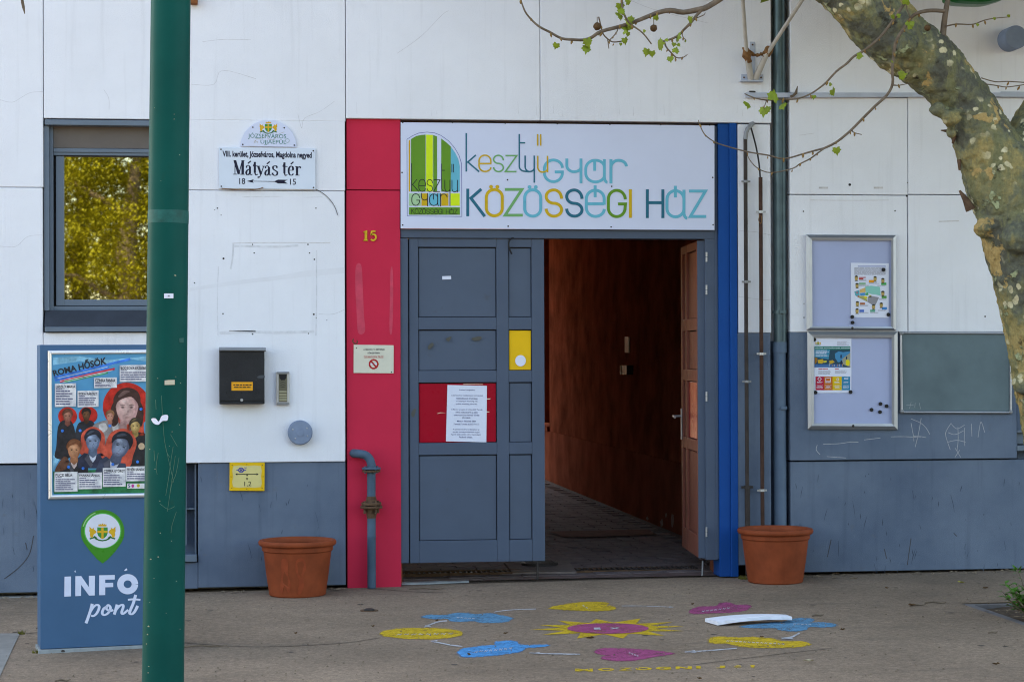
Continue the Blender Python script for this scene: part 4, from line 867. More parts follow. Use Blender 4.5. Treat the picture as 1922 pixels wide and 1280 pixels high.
obj('wire_tie', MB().tube([P(x, y, .05) for x, y in smooth([(1426, 403), (1424, 414), (1428, 420), (1430, 412), (1428, 404)], 4)], .0025), M['rope'], C2)
DP = thing('downpipe', 'weathered zinc rain downpipe, grey painted at its foot, in a slot in the wall', 'downpipe', (P(1464, 900, 0).x, .05, gl))
rp_ = .0425; dp = -.045
obj('pipe', vtube(1462.3, -380, 645, dp, rp_), M['zinc'], DP, smooth=60)
obj('pipe', vtube(1464, 660, 1090, dp, rp_ - .001), M['downpaint'], DP, smooth=60)
obj('socket', vtube(1463.6, 642, 662, dp, rp_ + .005), M['downpaint'], DP, smooth=60)
obj('seam', MB().tube([P(1469, -380, .0), P(1470.5, 640, .0)], .003, 6), M['zinc'], DP)
for x, y, m_ in ((1463, 586, 'zinc'), (1464.3, 765, 'downpaint')):
    mb = MB(); a_ = P(x, y, dp); mb.lathe([(rp_, -.009), (rp_ + .004, -.009), (rp_ + .004, .009), (rp_, .009)], (a_.x, -dp, a_.z), seg=20); mb.box(a_.x - .012, a_.x + .03, -dp - rp_ - .014, -dp - rp_ + .004, a_.z - .009, a_.z + .009); obj('clamp', mb, M[m_], DP)
RL = thing('rail', 'long narrow white metal rail fixed across the upper wall at the right', 'rail', P(1660, 182))
obj('profile', MB().hexa([P(1399, 174.5, .03), P(1960, 174.5, .03), P(1960, 181.8, .03), P(1399, 184, .03)][::-1], [P(1399, 174.5, .005) , P(1960, 174.5, .005), P(1960, 181.8, .005), P(1399, 184, .005)][::-1]), M['plate'], RL, bev=.002)
obj('end_profile', bx(1880, 172.5, 2300, 183, .026, .004), M['plate'], RL)
obj('bolt', MB().lathe([(0, .006), (.02, .005), (.022, 0)], P(1412, 173, .012), (0, -.3, 1), 12), M['iron'], RL)
BR = thing('wall_bracket', 'white steel wall bracket holding two slanting rods wrapped with rusty cord', 'bracket', P(1412, 153))
obj('base_plate', bx(1391, 140, 1433, 153, .006, 0), M['plate'], BR, bev=.002); obj('base_plate', bx(1407.5, 79, 1417.5, 139, .005, 0), M['plate'], BR, bev=.002)
obj('foot_lip', bx(1391, 150.5, 1433, 153.3, .05, .0065), M['plate'], BR, bev=.002)
for x, y in ((1396.5, 146), (1428.5, 146), (1412.5, 84.5), (1427, 139.5)): obj('screw', MB().lathe([(0, .004), (.005, .003), (.006, 0)], P(x, y, .006), (0, -1, 0), 10), M['rust'], BR)
obj('rod', MB().tube([P(1409.5, 149, .03), P(1401.5, 100, .10)], [.021, .018], 12), M['rod'], BR, smooth=60)
obj('rod', MB().tube([P(1401.5, 104, .10), P(1393, -12, .28), P(1389, -60, .35)], .0125, 12), M['rod'], BR, smooth=60)
obj('rod', MB().tube([P(1417.5, 149, .03), P(1438, 104, .10)], [.021, .018], 12), M['rod'], BR, smooth=60)
obj('rod', MB().tube([P(1437, 106, .10), P(1510, -6, .28), P(1545, -60, .36)], .0125, 12), M['rod'], BR, smooth=60)
def wrap(pts, rs):
    mb = MB(); mb.tube(pts, rs, 9); rr = random.Random(len(pts))
    mb.v = [v + Vector((rr.uniform(-1, 1), rr.uniform(-1, 1), rr.uniform(-1, 1))) * .006 for v in mb.v]; return mb
obj('cord_wrap', wrap([P(1399, 90, .1), P(1400, 95, .1), P(1402, 103, .1), P(1404, 110, .09), P(1406, 117, .08)], [.018, .026, .028, .022, .015]), M['rope'], BR, smooth=80)
obj('cord_wrap', wrap([P(1446, 89, .1), P(1443, 95, .1), P(1440, 101, .1), P(1434, 106, .09)], [.02, .028, .026, .014]), M['rope'], BR, smooth=80)
obj('cord', wrap([P(x, y, .09) for x, y in smooth([(1406, 96), (1414, 103), (1424, 104), (1432, 101), (1438, 98)], 3)], .009), M['rope'], BR, smooth=80)
tag(obj('rusty_fitting', MB().box(P(357, 0, .05).x, P(371, 0, .05).x, -.06, .0, P(364, 8, .05).z, P(364, -22, .05).z), mat('orange_rust', (.24, .085, .03), .85, .3, 30), bev=.006), 'rusty orange box end at the top of the wall beside the green post', 'fitting')
tag(obj('wall_spike', MB().tube([P(x, y, .4) for x, y in [(40, -14), (42, 4), (44, 14), (46.5, 27)]], [.006, .009, .009, .002], 7), M['twig']), 'dark dry twig tip hanging into the top left corner', 'twig')

# ---------------------------------------------------------------- display cases, papers, magnets
zc = zm(1500, 430, 3.2825)
def case(outer, inner, lock, label):
    x0, y0 = zc(*outer[:2]); x1, y1 = zc(*outer[2:]); a0, b0 = zc(*inner[:2]); a1, b1 = zc(*inner[2:])
    t_ = thing('display_case', label, 'notice board', P((x0 + x1) / 2, y1))
    F = .032; mb = lambda pts: MB().hexa([P(x, y, F if k in (0, 1) else F) for k, (x, y) in enumerate(pts)][::-1], [P(x, y, 0) for x, y in pts][::-1])
    def member(o0, o1, i1, i0):                                   # bevelled profile: outer edge low, inner ridge high
        m1 = ((o0[0] * .45 + i0[0] * .55, o0[1] * .45 + i0[1] * .55)); m2 = ((o1[0] * .45 + i1[0] * .55, o1[1] * .45 + i1[1] * .55))
        b_ = MB(); fr = [P(*o0, .024), P(*o1, .024), P(*m2, .036), P(*m1, .036), P(*i1, .034), P(*i0, .034), P(*i1, .016), P(*i0, .016), P(*o0, 0), P(*o1, 0)]
        b_.add(fr, [(0, 1, 2, 3)[::-1], (3, 2, 4, 5)[::-1], (5, 4, 6, 7)[::-1], (8, 9, 1, 0)[::-1]])
        obj('frame', b_, M['alu'], t_)
    O = [(x0, y0), (x1, y0 + .8), (x1, y1 + .8), (x0 + 1, y1)]; I = [(a0, b0), (a1, b0 + .6), (a1, b1 + .6), (a0 + .6, b1)]
    for k in range(4): member(O[k], O[(k + 1) % 4], I[(k + 1) % 4], I[k])
    obj('backing', flat([I], WALL, .017, .012), M['board'], t_)
    obj('lock', MB().lathe([(0, .004), (.007, .004), (.0085, 0)], P(*zc(*lock), .035), (0, -1, 0), 14), M['iron'], t_, smooth=40)
    return t_
case((42, 35, 597, 622), (80, 68, 567, 598), (328, 610), 'upper aluminium display case with a map sheet at its lower right')
case((50, 630, 607, 1232), (90, 667, 570, 1195), (333, 1212), 'lower aluminium display case with a colourful leaflet in its upper left corner')
CO = .0195
MS = thing('map_sheet', 'white sheet with a coloured district map and small portraits in the upper display case', 'notice', P(*zc(435, 545), CO))
obj('sheet', flat([zp(zc, [(318, 208), (553, 212), (551, 547), (318, 543)])], WALL, CO, .001), M['paper'], MS)
zk = zm(1580, 480, 9.143); O1 = CO + .0005
TX = ink(.27, .28, .34)
obj('lettering', flat([zp(zk, rect(275, 176, 755, 190))], WALL, O1), ink(.10, .15, .42), MS)
obj('lettering', flat(dashes(*zk(215, 205), *zk(755, 335), 9, .55, 5, .02, gap=.7), WALL, O1), TX, MS)
for nm, pts, c in (('map_area', [(400, 530), (500, 515), (655, 535), (668, 690), (600, 672), (490, 655), (410, 625)], (.20, .52, .46)), ('map_area', [(215, 615), (300, 590), (308, 690), (262, 705), (230, 680)], (.07, .35, .42)), ('map_area', [(305, 585), (405, 545), (408, 628), (310, 640)], (.62, .42, .16)), ('map_area', [(308, 690), (380, 688), (440, 760), (435, 790), (262, 706)], (.34, .34, .12)), ('map_area', [(450, 700), (500, 690), (640, 715), (580, 845), (510, 835), (440, 795)], (.25, .25, .28)), ('map_area', [(312, 645), (395, 632), (400, 680), (318, 684)], (.03, .25, .55)), ('map_area', [(400, 640), (450, 632), (460, 680), (405, 680)], (.05, .35, .14)), ('map_area', [(380, 690), (440, 705), (440, 740), (400, 735), (372, 715)], (.60, .55, .04)), ('map_area', [(470, 675), (510, 680), (505, 712), (472, 712)], (.55, .55, .15))):
    obj(nm, flat([zp(zk, pts)], WALL, O1 + (.0003 if c[0] in (.03, .05, .60) else 0)), ink(*c), MS)
for cx, cy in ((262, 632), (283, 697)): obj('map_dot', flat([zp(zk, ell(cx, cy, 13, 12, 12))], WALL, O1 + .0006), ink(.6, .05, .04), MS)
SKIN, HAIR = ink(.42, .30, .10), ink(.03, .025, .02)
for cx, cy in ((250, 388), (262, 515), (572, 400), (705, 430), (705, 650), (268, 828), (545, 880), (678, 850), (262, 950)):
    obj('portrait', flat([zp(zk, ell(cx, cy, 28, 46, 14))], WALL, O1 + .0006), SKIN, MS); obj('portrait', flat([zp(zk, ell(cx, cy - 22, 29, 26, 12, 180, 360))], WALL, O1 + .0009), HAIR, MS); obj('portrait', flat([zp(zk, [(cx - 34, cy + 48), (cx - 12, cy + 34), (cx + 14, cy + 34), (cx + 36, cy + 48)])], WALL, O1 + .0009), HAIR, MS)
for x0, y0, x1, y1, c in ((294, 366, 410, 382, (.45, .04, .04)), (294, 386, 370, 410, (.45, .04, .04)), (464, 418, 552, 460, (.75, .28, .01)), (676, 462, 765, 504, (.03, .38, .10)), (294, 462, 410, 500, (.22, .42, .28)), (684, 688, 770, 732, (.07, .30, .06)), (312, 806, 398, 842, (.36, .12, .05)), (302, 926, 382, 968, (.05, .14, .50)), (487, 926, 570, 966, (.10, .36, .26)), (688, 882, 775, 926, (.02, .22, .58))): obj('name_tag', flat([zp(zk, rect(x0, y0, x1, y1))], WALL, O1 + .0004), ink(*c), MS)
for k, (x0, y0, x1) in enumerate(((296, 414, 445), (296, 505, 470), (466, 464, 640), (610, 508, 765), (636, 738, 768), (312, 848, 480), (302, 972, 470), (487, 972, 640), (620, 930, 765))): obj('lettering', flat(dashes(*zk(x0, y0), *zk(x1, y0 + 24), 2, .5, k, .2, gap=.6), WALL, O1), TX, MS)
LF = thing('leaflet', 'colourful printed leaflet with four coloured boxes in the lower display case', 'leaflet', P(*zc(205, 1010), CO))
obj('sheet', flat([zp(zc, [(88, 668), (322, 672), (322, 1008), (94, 1010)])], WALL, CO, .001), M['paper'], LF)
zl_ = zm(1510, 625, 10.24)
arms(lambda x, y: zl_(262 + x * .37, 195 + y * .42), 10, LF, WALL, O1)
obj('lettering', flat(dashes(*zl_(625, 165), *zl_(870, 245), 5, .4, 9, .5, gap=.6), WALL, O1), TX, LF)
obj('title_band', flat([zp(zl_, rect(190, 255, 882, 322))], WALL, O1), ink(.01, .17, .13), LF)
obj('lettering', text('ZÖLDEBB, BIZTONSÁGOSABB, SZÍNESEBB', zp(zl_, rect(205, 272, 870, 302)), WALL, O1 + .0004, .015), M['paper'], LF)
PH = lambda pts, c, k=1, nm='picture_patch': obj(nm, flat([zp(zl_, pts)], WALL, O1 + .0003 * k), ink(*c), LF)
PH(rect(190, 322, 882, 660), (.012, .055, .09), 0, 'picture'); PH([(190, 322), (492, 322), (462, 505), (190, 462)], (.02, .22, .36)); PH([(585, 395), (660, 350), (740, 370), (880, 350), (880, 560), (640, 560), (590, 480)], (.03, .22, .42))
PH([(725, 500), (880, 380), (880, 655), (740, 600)], (.30, .30, .22), 2); PH(closed([(800, 520), (860, 525), (868, 600), (830, 628), (795, 600)], 4), (.70, .60, .02), 3); PH([(250, 520), (350, 500), (380, 560), (330, 590), (265, 580)], (.55, .36, .03)); PH([(470, 540), (540, 520), (580, 560), (500, 600)], (.5, .32, .03)); PH(rect(190, 600, 740, 660), (.03, .13, .33)); PH([(196, 470), (250, 480), (240, 560), (200, 600)], (.30, .13, .02)); PH([(380, 530), (430, 535), (420, 565), (375, 570)], (.55, .5, .05), 2)
for cx, cy, w_, h_ in ((703, 450, 14, 42), (808, 480, 13, 30), (708, 565, 18, 40)): PH(ell(cx, cy, w_, h_, 14), (.01, .02, .05), 3, 'picture_window')
for k in range(9): PH(rect(470 + k * 32, 575 + (k * 37) % 40, 482 + k * 32, 640), ((.4, .45, .5), (.05, .07, .2), (.35, .2, .1))[k % 3], 3, 'picture_patch')
obj('lettering', flat(dashes(*zl_(212, 332), *zl_(465, 458), 5, .4, 12, .3, gap=.8), WALL, O1 + .0008), M['paper'], LF)
for x0, x1 in ((268, 450), (584, 672)): obj('lettering', flat(dashes(*zl_(x0, 680), *zl_(x1, 698), 1, .9, 3, .0, gap=.6), WALL, O1), RD, LF)
obj('lettering', flat(dashes(*zl_(265, 718), *zl_(512, 800), 5, .5, 3, .1, gap=.6), WALL, O1), TX, LF); obj('lettering', flat(dashes(*zl_(584, 718), *zl_(820, 782), 4, .5, 4, .2, gap=.6), WALL, O1), TX, LF)
for k, c in enumerate(((.42, .008, .04), (.48, .12, .012), (.62, .42, .01), (.01, .20, .36))):
    xs_ = (212, 372, 540, 716, 878); obj('colour_box', flat([zp(zl_, rect(xs_[k], 836, xs_[k + 1], 1098))], WALL, O1), ink(*c), LF)
    obj('lettering', flat(dashes(*zl_(xs_[k] + 22, 935), *zl_(xs_[k + 1] - 22, 965), 2, .45, k + 3, .3, True, .6) + dashes(*zl_(xs_[k] + 16, 1005), *zl_(xs_[k + 1] - 16, 1070), 4, .35, k + 13, .4, True, .6), WALL, O1 + .0005), M['paper'], LF)
for k, pts in enumerate(([(250, 880), (290, 850), (325, 880), (295, 920)], [(410, 855), (452, 868), (498, 855), (500, 925), (452, 930), (408, 925)], [(620, 872), (655, 870), (660, 905), (625, 912)], [(765, 865), (835, 855), (835, 885), (770, 885)])): obj('icon', flat(ribbon(zp(zl_, pts + pts[:1]), .9), WALL, O1 + .0005), M['paper'], LF)
mag = MB().lathe([(0, .009), (.0105, .009), (.012, .007), (.012, 0)], (0, 0, 0), (0, -1, 0), 18)
mm_ = bpy.data.meshes.new('magnet'); mm_.from_pydata(mag.v, [], mag.f); mm_.materials.append(M['black']); mm_.shade_smooth(); mm_.set_sharp_from_angle(angle=R_(40))
for (x, y), lab in zip(((519, 251), (549, 527), (326, 541), (328, 576), (92, 681), (100, 1006), (316, 1003), (500, 1076), (538, 1090), (445, 1112), (497, 1126)),
    ('black magnet at the upper right of the map sheet', 'black magnet at the lower right corner of the map sheet', 'black magnet at the lower left corner of the map sheet', 'black magnet just above the lock of the upper display case', 'black magnet at the upper left corner of the leaflet', 'black magnet at the lower left corner of the leaflet', 'black magnet at the lower right corner of the leaflet', 'topmost of the four spare magnets in the lower display case', 'rightmost of the four spare magnets in the lower display case', 'leftmost of the four spare magnets in the lower display case', 'lowest of the four spare magnets in the lower display case')):
    o = bpy.data.objects.new('magnet', mm_); COL.objects.link(o); o.location = P(*zc(x, y), CO + .001); tag(o, lab, 'magnet', 'black round magnets in the display cases')
BB = thing('writing_board', 'grey blank writing board in an aluminium frame beside the lower display case', 'board', P(1793, 775))
x0, y0 = zc(620, 632); x1, y1 = zc(1312, 1136)
obj('board', flat([[(x0 + 3, y0 + 3), (x1 - 3, y0 + 4), (x1 - 3, y1 - 3), (x0 + 4, y1 - 4)]], WALL, .016, .012), M['chalk'], BB)
def rail(a_, b_, r=.0085): obj('frame', MB().tube([P(*a_, .02), P(*b_, .02)], r, 12), M['alu'], BB, smooth=60)
rail((x0 + 6, y0 + 2), (x1 - 6, y0 + 3)); rail((x0 + 7, y1 - 3), (x1 - 6, y1 - 2)); rail((x0 + 2, y0 + 6), (x0 + 3.5, y1 - 7)); rail((x1 - 2.5, y0 + 7), (x1 - 2.5, y1 - 6))
for x, y in ((x0 + 3, y0 + 3), (x1 - 3, y0 + 4), (x0 + 4, y1 - 4), (x1 - 3, y1 - 3)): obj('corner', MB().lathe([(0, .012), (.010, .011), (.013, .006), (.013, -.016)], P(x, y, .02), (0, -1, 0), 16), M['greymetal'], BB, smooth=60)
obj('chalk_mark', flat(ribbon(zp(zc, [(660, 1085), (705, 1082)]), .6) + ribbon(zp(zc, [(690, 1065), (680, 1105)]), .6) + ribbon(zp(zc, [(740, 1070), (748, 1108)]), .6) + ribbon(zp(zc, [(715, 1070), (712, 1100)]), .6), WALL, .0168), ink(.33, .36, .38), BB)
# ---------------------------------------------------------------- info stand
A_, B_ = G(75, 1226), G(305, 1213.5)
dv = (B_ - A_); dv.z = 0
SPL = Plane(A_, (dv.y, -dv.x, 0)); sn = SPL.n
IS = thing('info_stand', 'blue upright stand with a framed poster and white INFO lettering behind the green post', 'info stand', (A_ + B_) / 2 + sn * -.1)
zst = SPL.hit(190, 647).z; zsb = max(A_.z, B_.z) + .016
def sbox(u0, u1, z0, z1, n0, n1, name, m_, bev=.003):
    t_ = dv.normalized(); o = Vector((A_.x, A_.y, 0)); L = dv.length
    f = [o + t_ * (u0 * L) + sn * n1, o + t_ * (u1 * L) + sn * n1]; k = [o + t_ * (u0 * L) + sn * n0, o + t_ * (u1 * L) + sn * n0]
    mb = MB(); vs_ = []
    for z in (z0, z1): vs_ += [p + Vector((0, 0, z)) for p in (f[0], f[1], k[1], k[0])]
    mb.add(vs_, [(3, 2, 1, 0), (4, 5, 6, 7), (0, 1, 5, 4), (1, 2, 6, 5), (2, 3, 7, 6), (3, 0, 4, 7)])
    return obj(name, mb, m_, IS, bev=bev)
sbox(0.004, 1, zsb, zst, -.2, 0, 'body', M['stand'])
sbox(-.012, 1.012, min(A_.z, B_.z) - .05, zsb - .002, -.21, .012, 'base_plate', M['standbase'])
def sf(polys, off, m_, name, parent=IS, thick=0.0): return obj(name, flat(polys, SPL, off, thick), m_, parent)
def sframe(o0, o1, i1, i0):
    b_ = MB(); h = SPL.hit; m0 = ((o0[0] + i0[0]) / 2, (o0[1] + i0[1]) / 2); m1 = ((o1[0] + i1[0]) / 2, (o1[1] + i1[1]) / 2)
    b_.add([h(*o0, .001), h(*o1, .001), h(*o0, .010), h(*o1, .010), h(*m0, .015), h(*m1, .015), h(*i0, .010), h(*i1, .010), h(*i0, .004), h(*i1, .004)], [(0, 1, 3, 2), (2, 3, 5, 4), (4, 5, 7, 6), (6, 7, 9, 8)])
    obj('poster_frame', b_, mat('bright_aluminium', (.72, .73, .75), .3, .03, 6, metal=.6), IS, smooth=70)
O_ = [(89.5, 658), (295, 656), (295, 933), (90.5, 937)]; I_ = [(97, 665), (287, 663.5), (287, 925), (98, 929)]
for k in range(4): sframe(O_[k], O_[(k + 1) % 4], I_[(k + 1) % 4], I_[k])
zt7 = zm(80, 650, 4.267)
PO = sf([I_], .003, ink(.055, .27, .47, .35), 'poster', IS, .002)
_pk = {}
def pink_(c):
    c = tuple(round(x, 2) if x > .1 else round(x, 3) for x in c)
    if c not in _pk: _pk[c] = mat('poster_ink', c, .4, .42, 26, col2=tuple(min(.8, x * 1.45 + .004) for x in c))
    return _pk[c]
def pp(polys, k, c, name='poster_print'):
    for p in polys: sf([zp(zt7, p)], .0034 + .00035 * k, pink_(c), name, PO)
def pt(s_, q, k, c, b=.02): return obj('poster_lettering', text(s_, zp(zt7, q) if hasattr(q[0], '__len__') else zp(zt7, rect(*q)), SPL, .0034 + .00035 * k, b), ink(*c, .35), PO)
pp([[(84, 90), (300, 80), (520, 110), (880, 75), (880, 130), (700, 100), (560, 150), (300, 120), (84, 150)], [(84, 880), (120, 800), (160, 860), (84, 990)]], 1, (.16, .40, .55))
pp([[(84, 1000), (300, 992), (480, 985), (882, 960), (882, 1172), (88, 1182)]], 1, (.01, .16, .06))
pt('ROMA HŐSÖK', [(72, 178), (508, 66), (514, 142), (92, 240)], 3, (.02, .025, .035), .035)
pp([[(88, 240), (700, 92), (705, 112), (300, 208), (95, 258)], [(95, 262), (530, 158), (534, 176), (100, 282)]], 2, (.02, .16, .55)); pp([[(136, 272), (576, 171), (578, 188), (142, 290)]], 2, (.55, .02, .05)); pp([[(172, 278), (522, 204), (524, 217), (178, 292)]], 3, (.02, .30, .10))
for k, (y0, x1) in enumerate(((250, 520), (272, 560), (283, 510))): pp([[(120 + 20 * k, y0 + 4), (x1, y0 - 88 + 6 * k), (x1, y0 - 84 + 6 * k), (120 + 20 * k, y0 + 8)]], 4, (.5, .55, .65))
WB = [((98, 295, 268, 485), 'LÁSZLÓ MÁRIA', 6), ((280, 352, 448, 487), 'BOKA KÁROLY', 4), ((412, 248, 595, 335), 'CZINKA PANNA', 2), ((617, 147, 852, 285), 'BODZOVA ERZSÉBET', 4), ((95, 1003, 280, 1165), 'PUCZI BÉLA', 6), ((287, 1008, 475, 1143), 'FARKAS JÁNOS', 4), ((482, 970, 665, 1125), 'CZIFFRA GYÖRGY', 5), ((668, 958, 852, 1080), 'FEHÉR SÁNDOR', 3)]
for k, ((x0, y0, x1, y1), s_, n_) in enumerate(WB):
    pp([[(x0, y0 + 4), (x1, y0), (x1, y1 - 4), (x0, y1)]], 22, (.62, .65, .74)); w_ = min(x1 - x0 - 14, len(s_) * 13.5)
    pt(s_, (x0 + 8, y0 + 12, x0 + 8 + w_, y0 + 38), 23, (.008, .008, .02), .03)
    sf(dashes(*zt7(x0 + 8, y0 + 42), *zt7(x0 + 60, y0 + 52), 1, .7, k, 0, gap=.5) + dashes(*zt7(x0 + 8, y0 + 58), *zt7(x1 - 10, y1 - 8), n_, .5, k, .3, gap=.6), .0034 + .0081, ink(.10, .10, .18, .35), 'poster_lettering', PO)
pp([rect(678, 1097, 852, 1138)], 22, (.62, .65, .7)); pt('5', (684, 1102, 702, 1132), 23, (.01, .02, .12)); pp([ell(722, 1116, 11, 14, 12)], 23, (.45, .03, .25)); pp([ell(766, 1114, 13, 14, 12)], 23, (.45, .36, .03)); pp([rect(815, 1098, 850, 1128)], 23, (.03, .2, .6))
RED = (.46, .02, .012); DK = (.018, .018, .022)
# generic cut-out portraits: halo, shoulders, head, hair
def lerp3(a, b, t): return tuple(x + (y - x) * t for x, y in zip(a, b))
def head(cx, cy, r, k, skin, hair, shade, suit=None, halo=None, tilt=0.0, hl=.95, sw=1.9):
    def T(ps): return [(cx + x * r * math.cos(tilt) - y * r * math.sin(tilt), cy + x * r * math.sin(tilt) + y * r * math.cos(tilt)) for x, y in ps]
    def soft(x, y, rx, ry, ca, cb, n_, k0, g=.8):
        for i in range(n_):
            t_ = i / (n_ - 1) if n_ > 1 else 1; q = 1 - g * t_
            pp([T(ell(x, y, rx * q, ry * q, 18))], k0 + i * .12, lerp3(ca, cb, t_))
    if halo: pp([T(closed([(-1.15, -.9), (0, -1.6), (1.15, -.9), (1.3, .4), (1.2, 1.5), (-1.2, 1.5), (-1.3, .4)], 4))], k, halo)
    if suit:
        pp([T([(-sw, 2.9), (-sw, 1.8), (-.9, 1.25), (0, 1.5), (.9, 1.25), (sw, 1.8), (sw, 2.9)])], k + 1, suit)
        pp([T([(-.45, 1.2), (0, 1.75), (.45, 1.2), (.3, 1.9), (0, 2.3), (-.3, 1.9)])], k + 1.3, lerp3(skin, (.5, .5, .55), .6)); pp([T([(-.5, 1.35), (0, 2.5), (-.2, 2.9), (-.9, 1.9)])], k + 1.4, lerp3(suit, (.10, .10, .12), .5))
    pp([T([(-.42, .6), (.42, .6), (.5, 1.4), (0, 1.8), (-.5, 1.4)])], k + 2, lerp3(shade, (0, 0, 0), .25))
    if hl > 1: pp([T(closed([(-.8, -.5), (-1.12, .2), (-1.0, 1.25), (-.6, 1.0), (-.66, .2)], 4))], k + 2.4, hair); pp([T(closed([(.8, -.5), (1.12, .2), (1.0, 1.25), (.6, 1.0), (.66, .2)], 4))], k + 2.4, hair)
    pp([T(closed([(-.72, -.5), (0, -1.0), (.72, -.5), (.74, .1), (.52, .75), (0, 1.14), (-.52, .75), (-.74, .1)], 4))], k + 3, lerp3(shade, (0, 0, 0), .15))
    soft(-.08, -.05, .64, .98, lerp3(shade, skin, .15), skin, 8, k + 3.1, .7)
    dk = tuple(c * .16 for c in skin); lt = tuple(min(.8, c * 1.25) for c in skin)
    soft(-.22, -.42, .30, .16, skin, lt, 3, k + 4.1)
    for sx in (-.3, .31): soft(sx, -.05, .22, .12, lerp3(shade, skin, .7), lerp3(shade, dk, .75), 4, k + 4.6)
    for sx in (-.3, .31): pp([T(ell(sx, .0, .11, .045, 10))], k + 5.2, dk); pp([T(closed([(sx - .2, -.15), (sx, -.21), (sx + .2, -.16), (sx, -.16)], 3))], k + 5.2, dk)
    soft(.06, .28, .10, .20, skin, lerp3(shade, dk, .2), 3, k + 5); pp([T(closed([(-.1, .40), (0, .44), (.12, .40), (0, .47)], 3))], k + 5.5, lerp3(shade, dk, .6))
    soft(0, .68, .24, .07, lerp3(shade, skin, .4), lerp3(shade, (.3, .05, .05), .5), 3, k + 5.4); pp([T(closed([(-.2, .68), (0, .66), (.2, .68), (0, .695)], 3))], k + 5.9, dk)
    hp = [(-.82, .0), (-.92, -.6), (-.5, -1.2), (.1, -1.35), (.7, -1.1), (.92, -.55), (.82, .0), (.68, -.35), (.3, -.72), (-.2, -.64), (-.62, -.4)]
    pp([T(closed(hp, 4))], k + 6, hair); pp([T(closed([(-.6, -.8), (-.2, -1.14), (.2, -1.1), (-.1, -.92), (-.5, -.7)], 4))], k + 6.2, lerp3(hair, skin, .14))
pp([ell(672, 482, 190, 192, 40)], 1, RED)
pp([[(590, 640), (620, 560), (760, 560), (800, 640), (820, 760), (560, 760)]], 2, (.35, .07, .05))
head(676, 490, 118, 2, (.55, .36, .33), (.045, .018, .015), (.42, .24, .22), None, None, 0, 2)
pp([ell(200, 560, 76, 74)], 1, RED); pp([closed([(110, 800), (125, 640), (170, 590), (230, 600), (262, 700), (250, 830), (200, 900), (100, 890)], 4)], 2, DK); head(200, 560, 46, 3, (.35, .15, .10), (.10, .035, .02), (.22, .07, .05))
pp([ell(364, 552, 76, 70)], 1, (.40, .015, .01)); pp([closed([(265, 790), (275, 640), (320, 600), (400, 600), (440, 700), (440, 820)], 4)], 2, (.02, .022, .03)); head(350, 548, 42, 3, (.14, .06, .025), (.012, .01, .01), (.08, .03, .015))
pp([closed([(400, 640), (470, 600), (540, 590), (610, 610), (625, 680), (580, 760), (480, 780), (420, 720)], 4)], 3, (.22, .20, .20)); pp([closed([(450, 630), (500, 615), (520, 660), (470, 690)], 4), closed([(560, 640), (600, 620), (605, 670), (570, 690)], 4)], 4, (.45, .43, .42)); head(540, 560, 38, 4, (.50, .24, .18), (.20, .09, .04), (.38, .15, .10))
pp([closed([(680, 700), (730, 690), (800, 690), (850, 740), (850, 960), (660, 960), (690, 800)], 4)], 4, DK); head(742, 640, 52, 4, (.52, .36, .14), (.04, .03, .02), (.35, .22, .07), None, (.48, .06, .03)); pp([ell(792, 800, 26, 28, 14)], 9, (.48, .34, .22))
head(252, 830, 66, 7, (.52, .25, .13), (.18, .06, .025), (.36, .14, .07), DK, None, 0, .9, 1.7); pp([closed([(100, 1000), (130, 930), (180, 880), (215, 930), (180, 985)], 4)], 8, (.12, .05, .03))
head(402, 760, 74, 9, (.26, .34, .48), (.015, .018, .03), (.10, .14, .22), (.02, .025, .05), (.48, .07, .04), 0, .9, 1.6)
head(624, 800, 92, 10, (.20, .25, .34), (.01, .012, .02), (.07, .09, .14), (.03, .04, .07), (.48, .07, .04), .35, .9, 1.3)
for cx, cy in ((788, 502), (158, 676), (300, 674), (538, 636), (208, 966), (324, 976), (562, 944), (760, 924)): pp([ell(cx, cy, 12, 12, 12)], 18, (.01, .16, .70))
# pin emblem and lettering on the stand
zi = zm(100, 940, 4.2684)
pin = [(395 + 175 * math.cos(R_(a)), 245 + 175 * math.sin(R_(a))) for a in range(150, 391, 8)] + [(500, 400), (440, 465), (396, 500), (350, 465), (285, 390)]
EM = sf([zp(zi, pin)], .0012, ink(.03, .22, .02, .3), 'pin_emblem')
sf([zp(zi, ell(396, 238, 150, 142, 40))], .0016, ink(.06, .42, .08, .3), 'pin_ring', EM); sf([zp(zi, ell(396, 239, 141, 136, 40))], .002, ink(.60, .63, .72, .35), 'pin_disc', EM)
sf([ribbon(zp(zi, [(395 + 160 * math.cos(R_(a)), 245 + 160 * math.sin(R_(a))) for a in range(195, 250, 6)]), 2.2)[k] for k in range(9)], .0016, ink(.25, .50, .22, .3), 'pin_gloss', EM)
arms(lambda x, y: zi(394 + x * .75, 246 + y * .72), 4.27, EM, SPL, .0024)
LW = ink(.58, .64, .80)
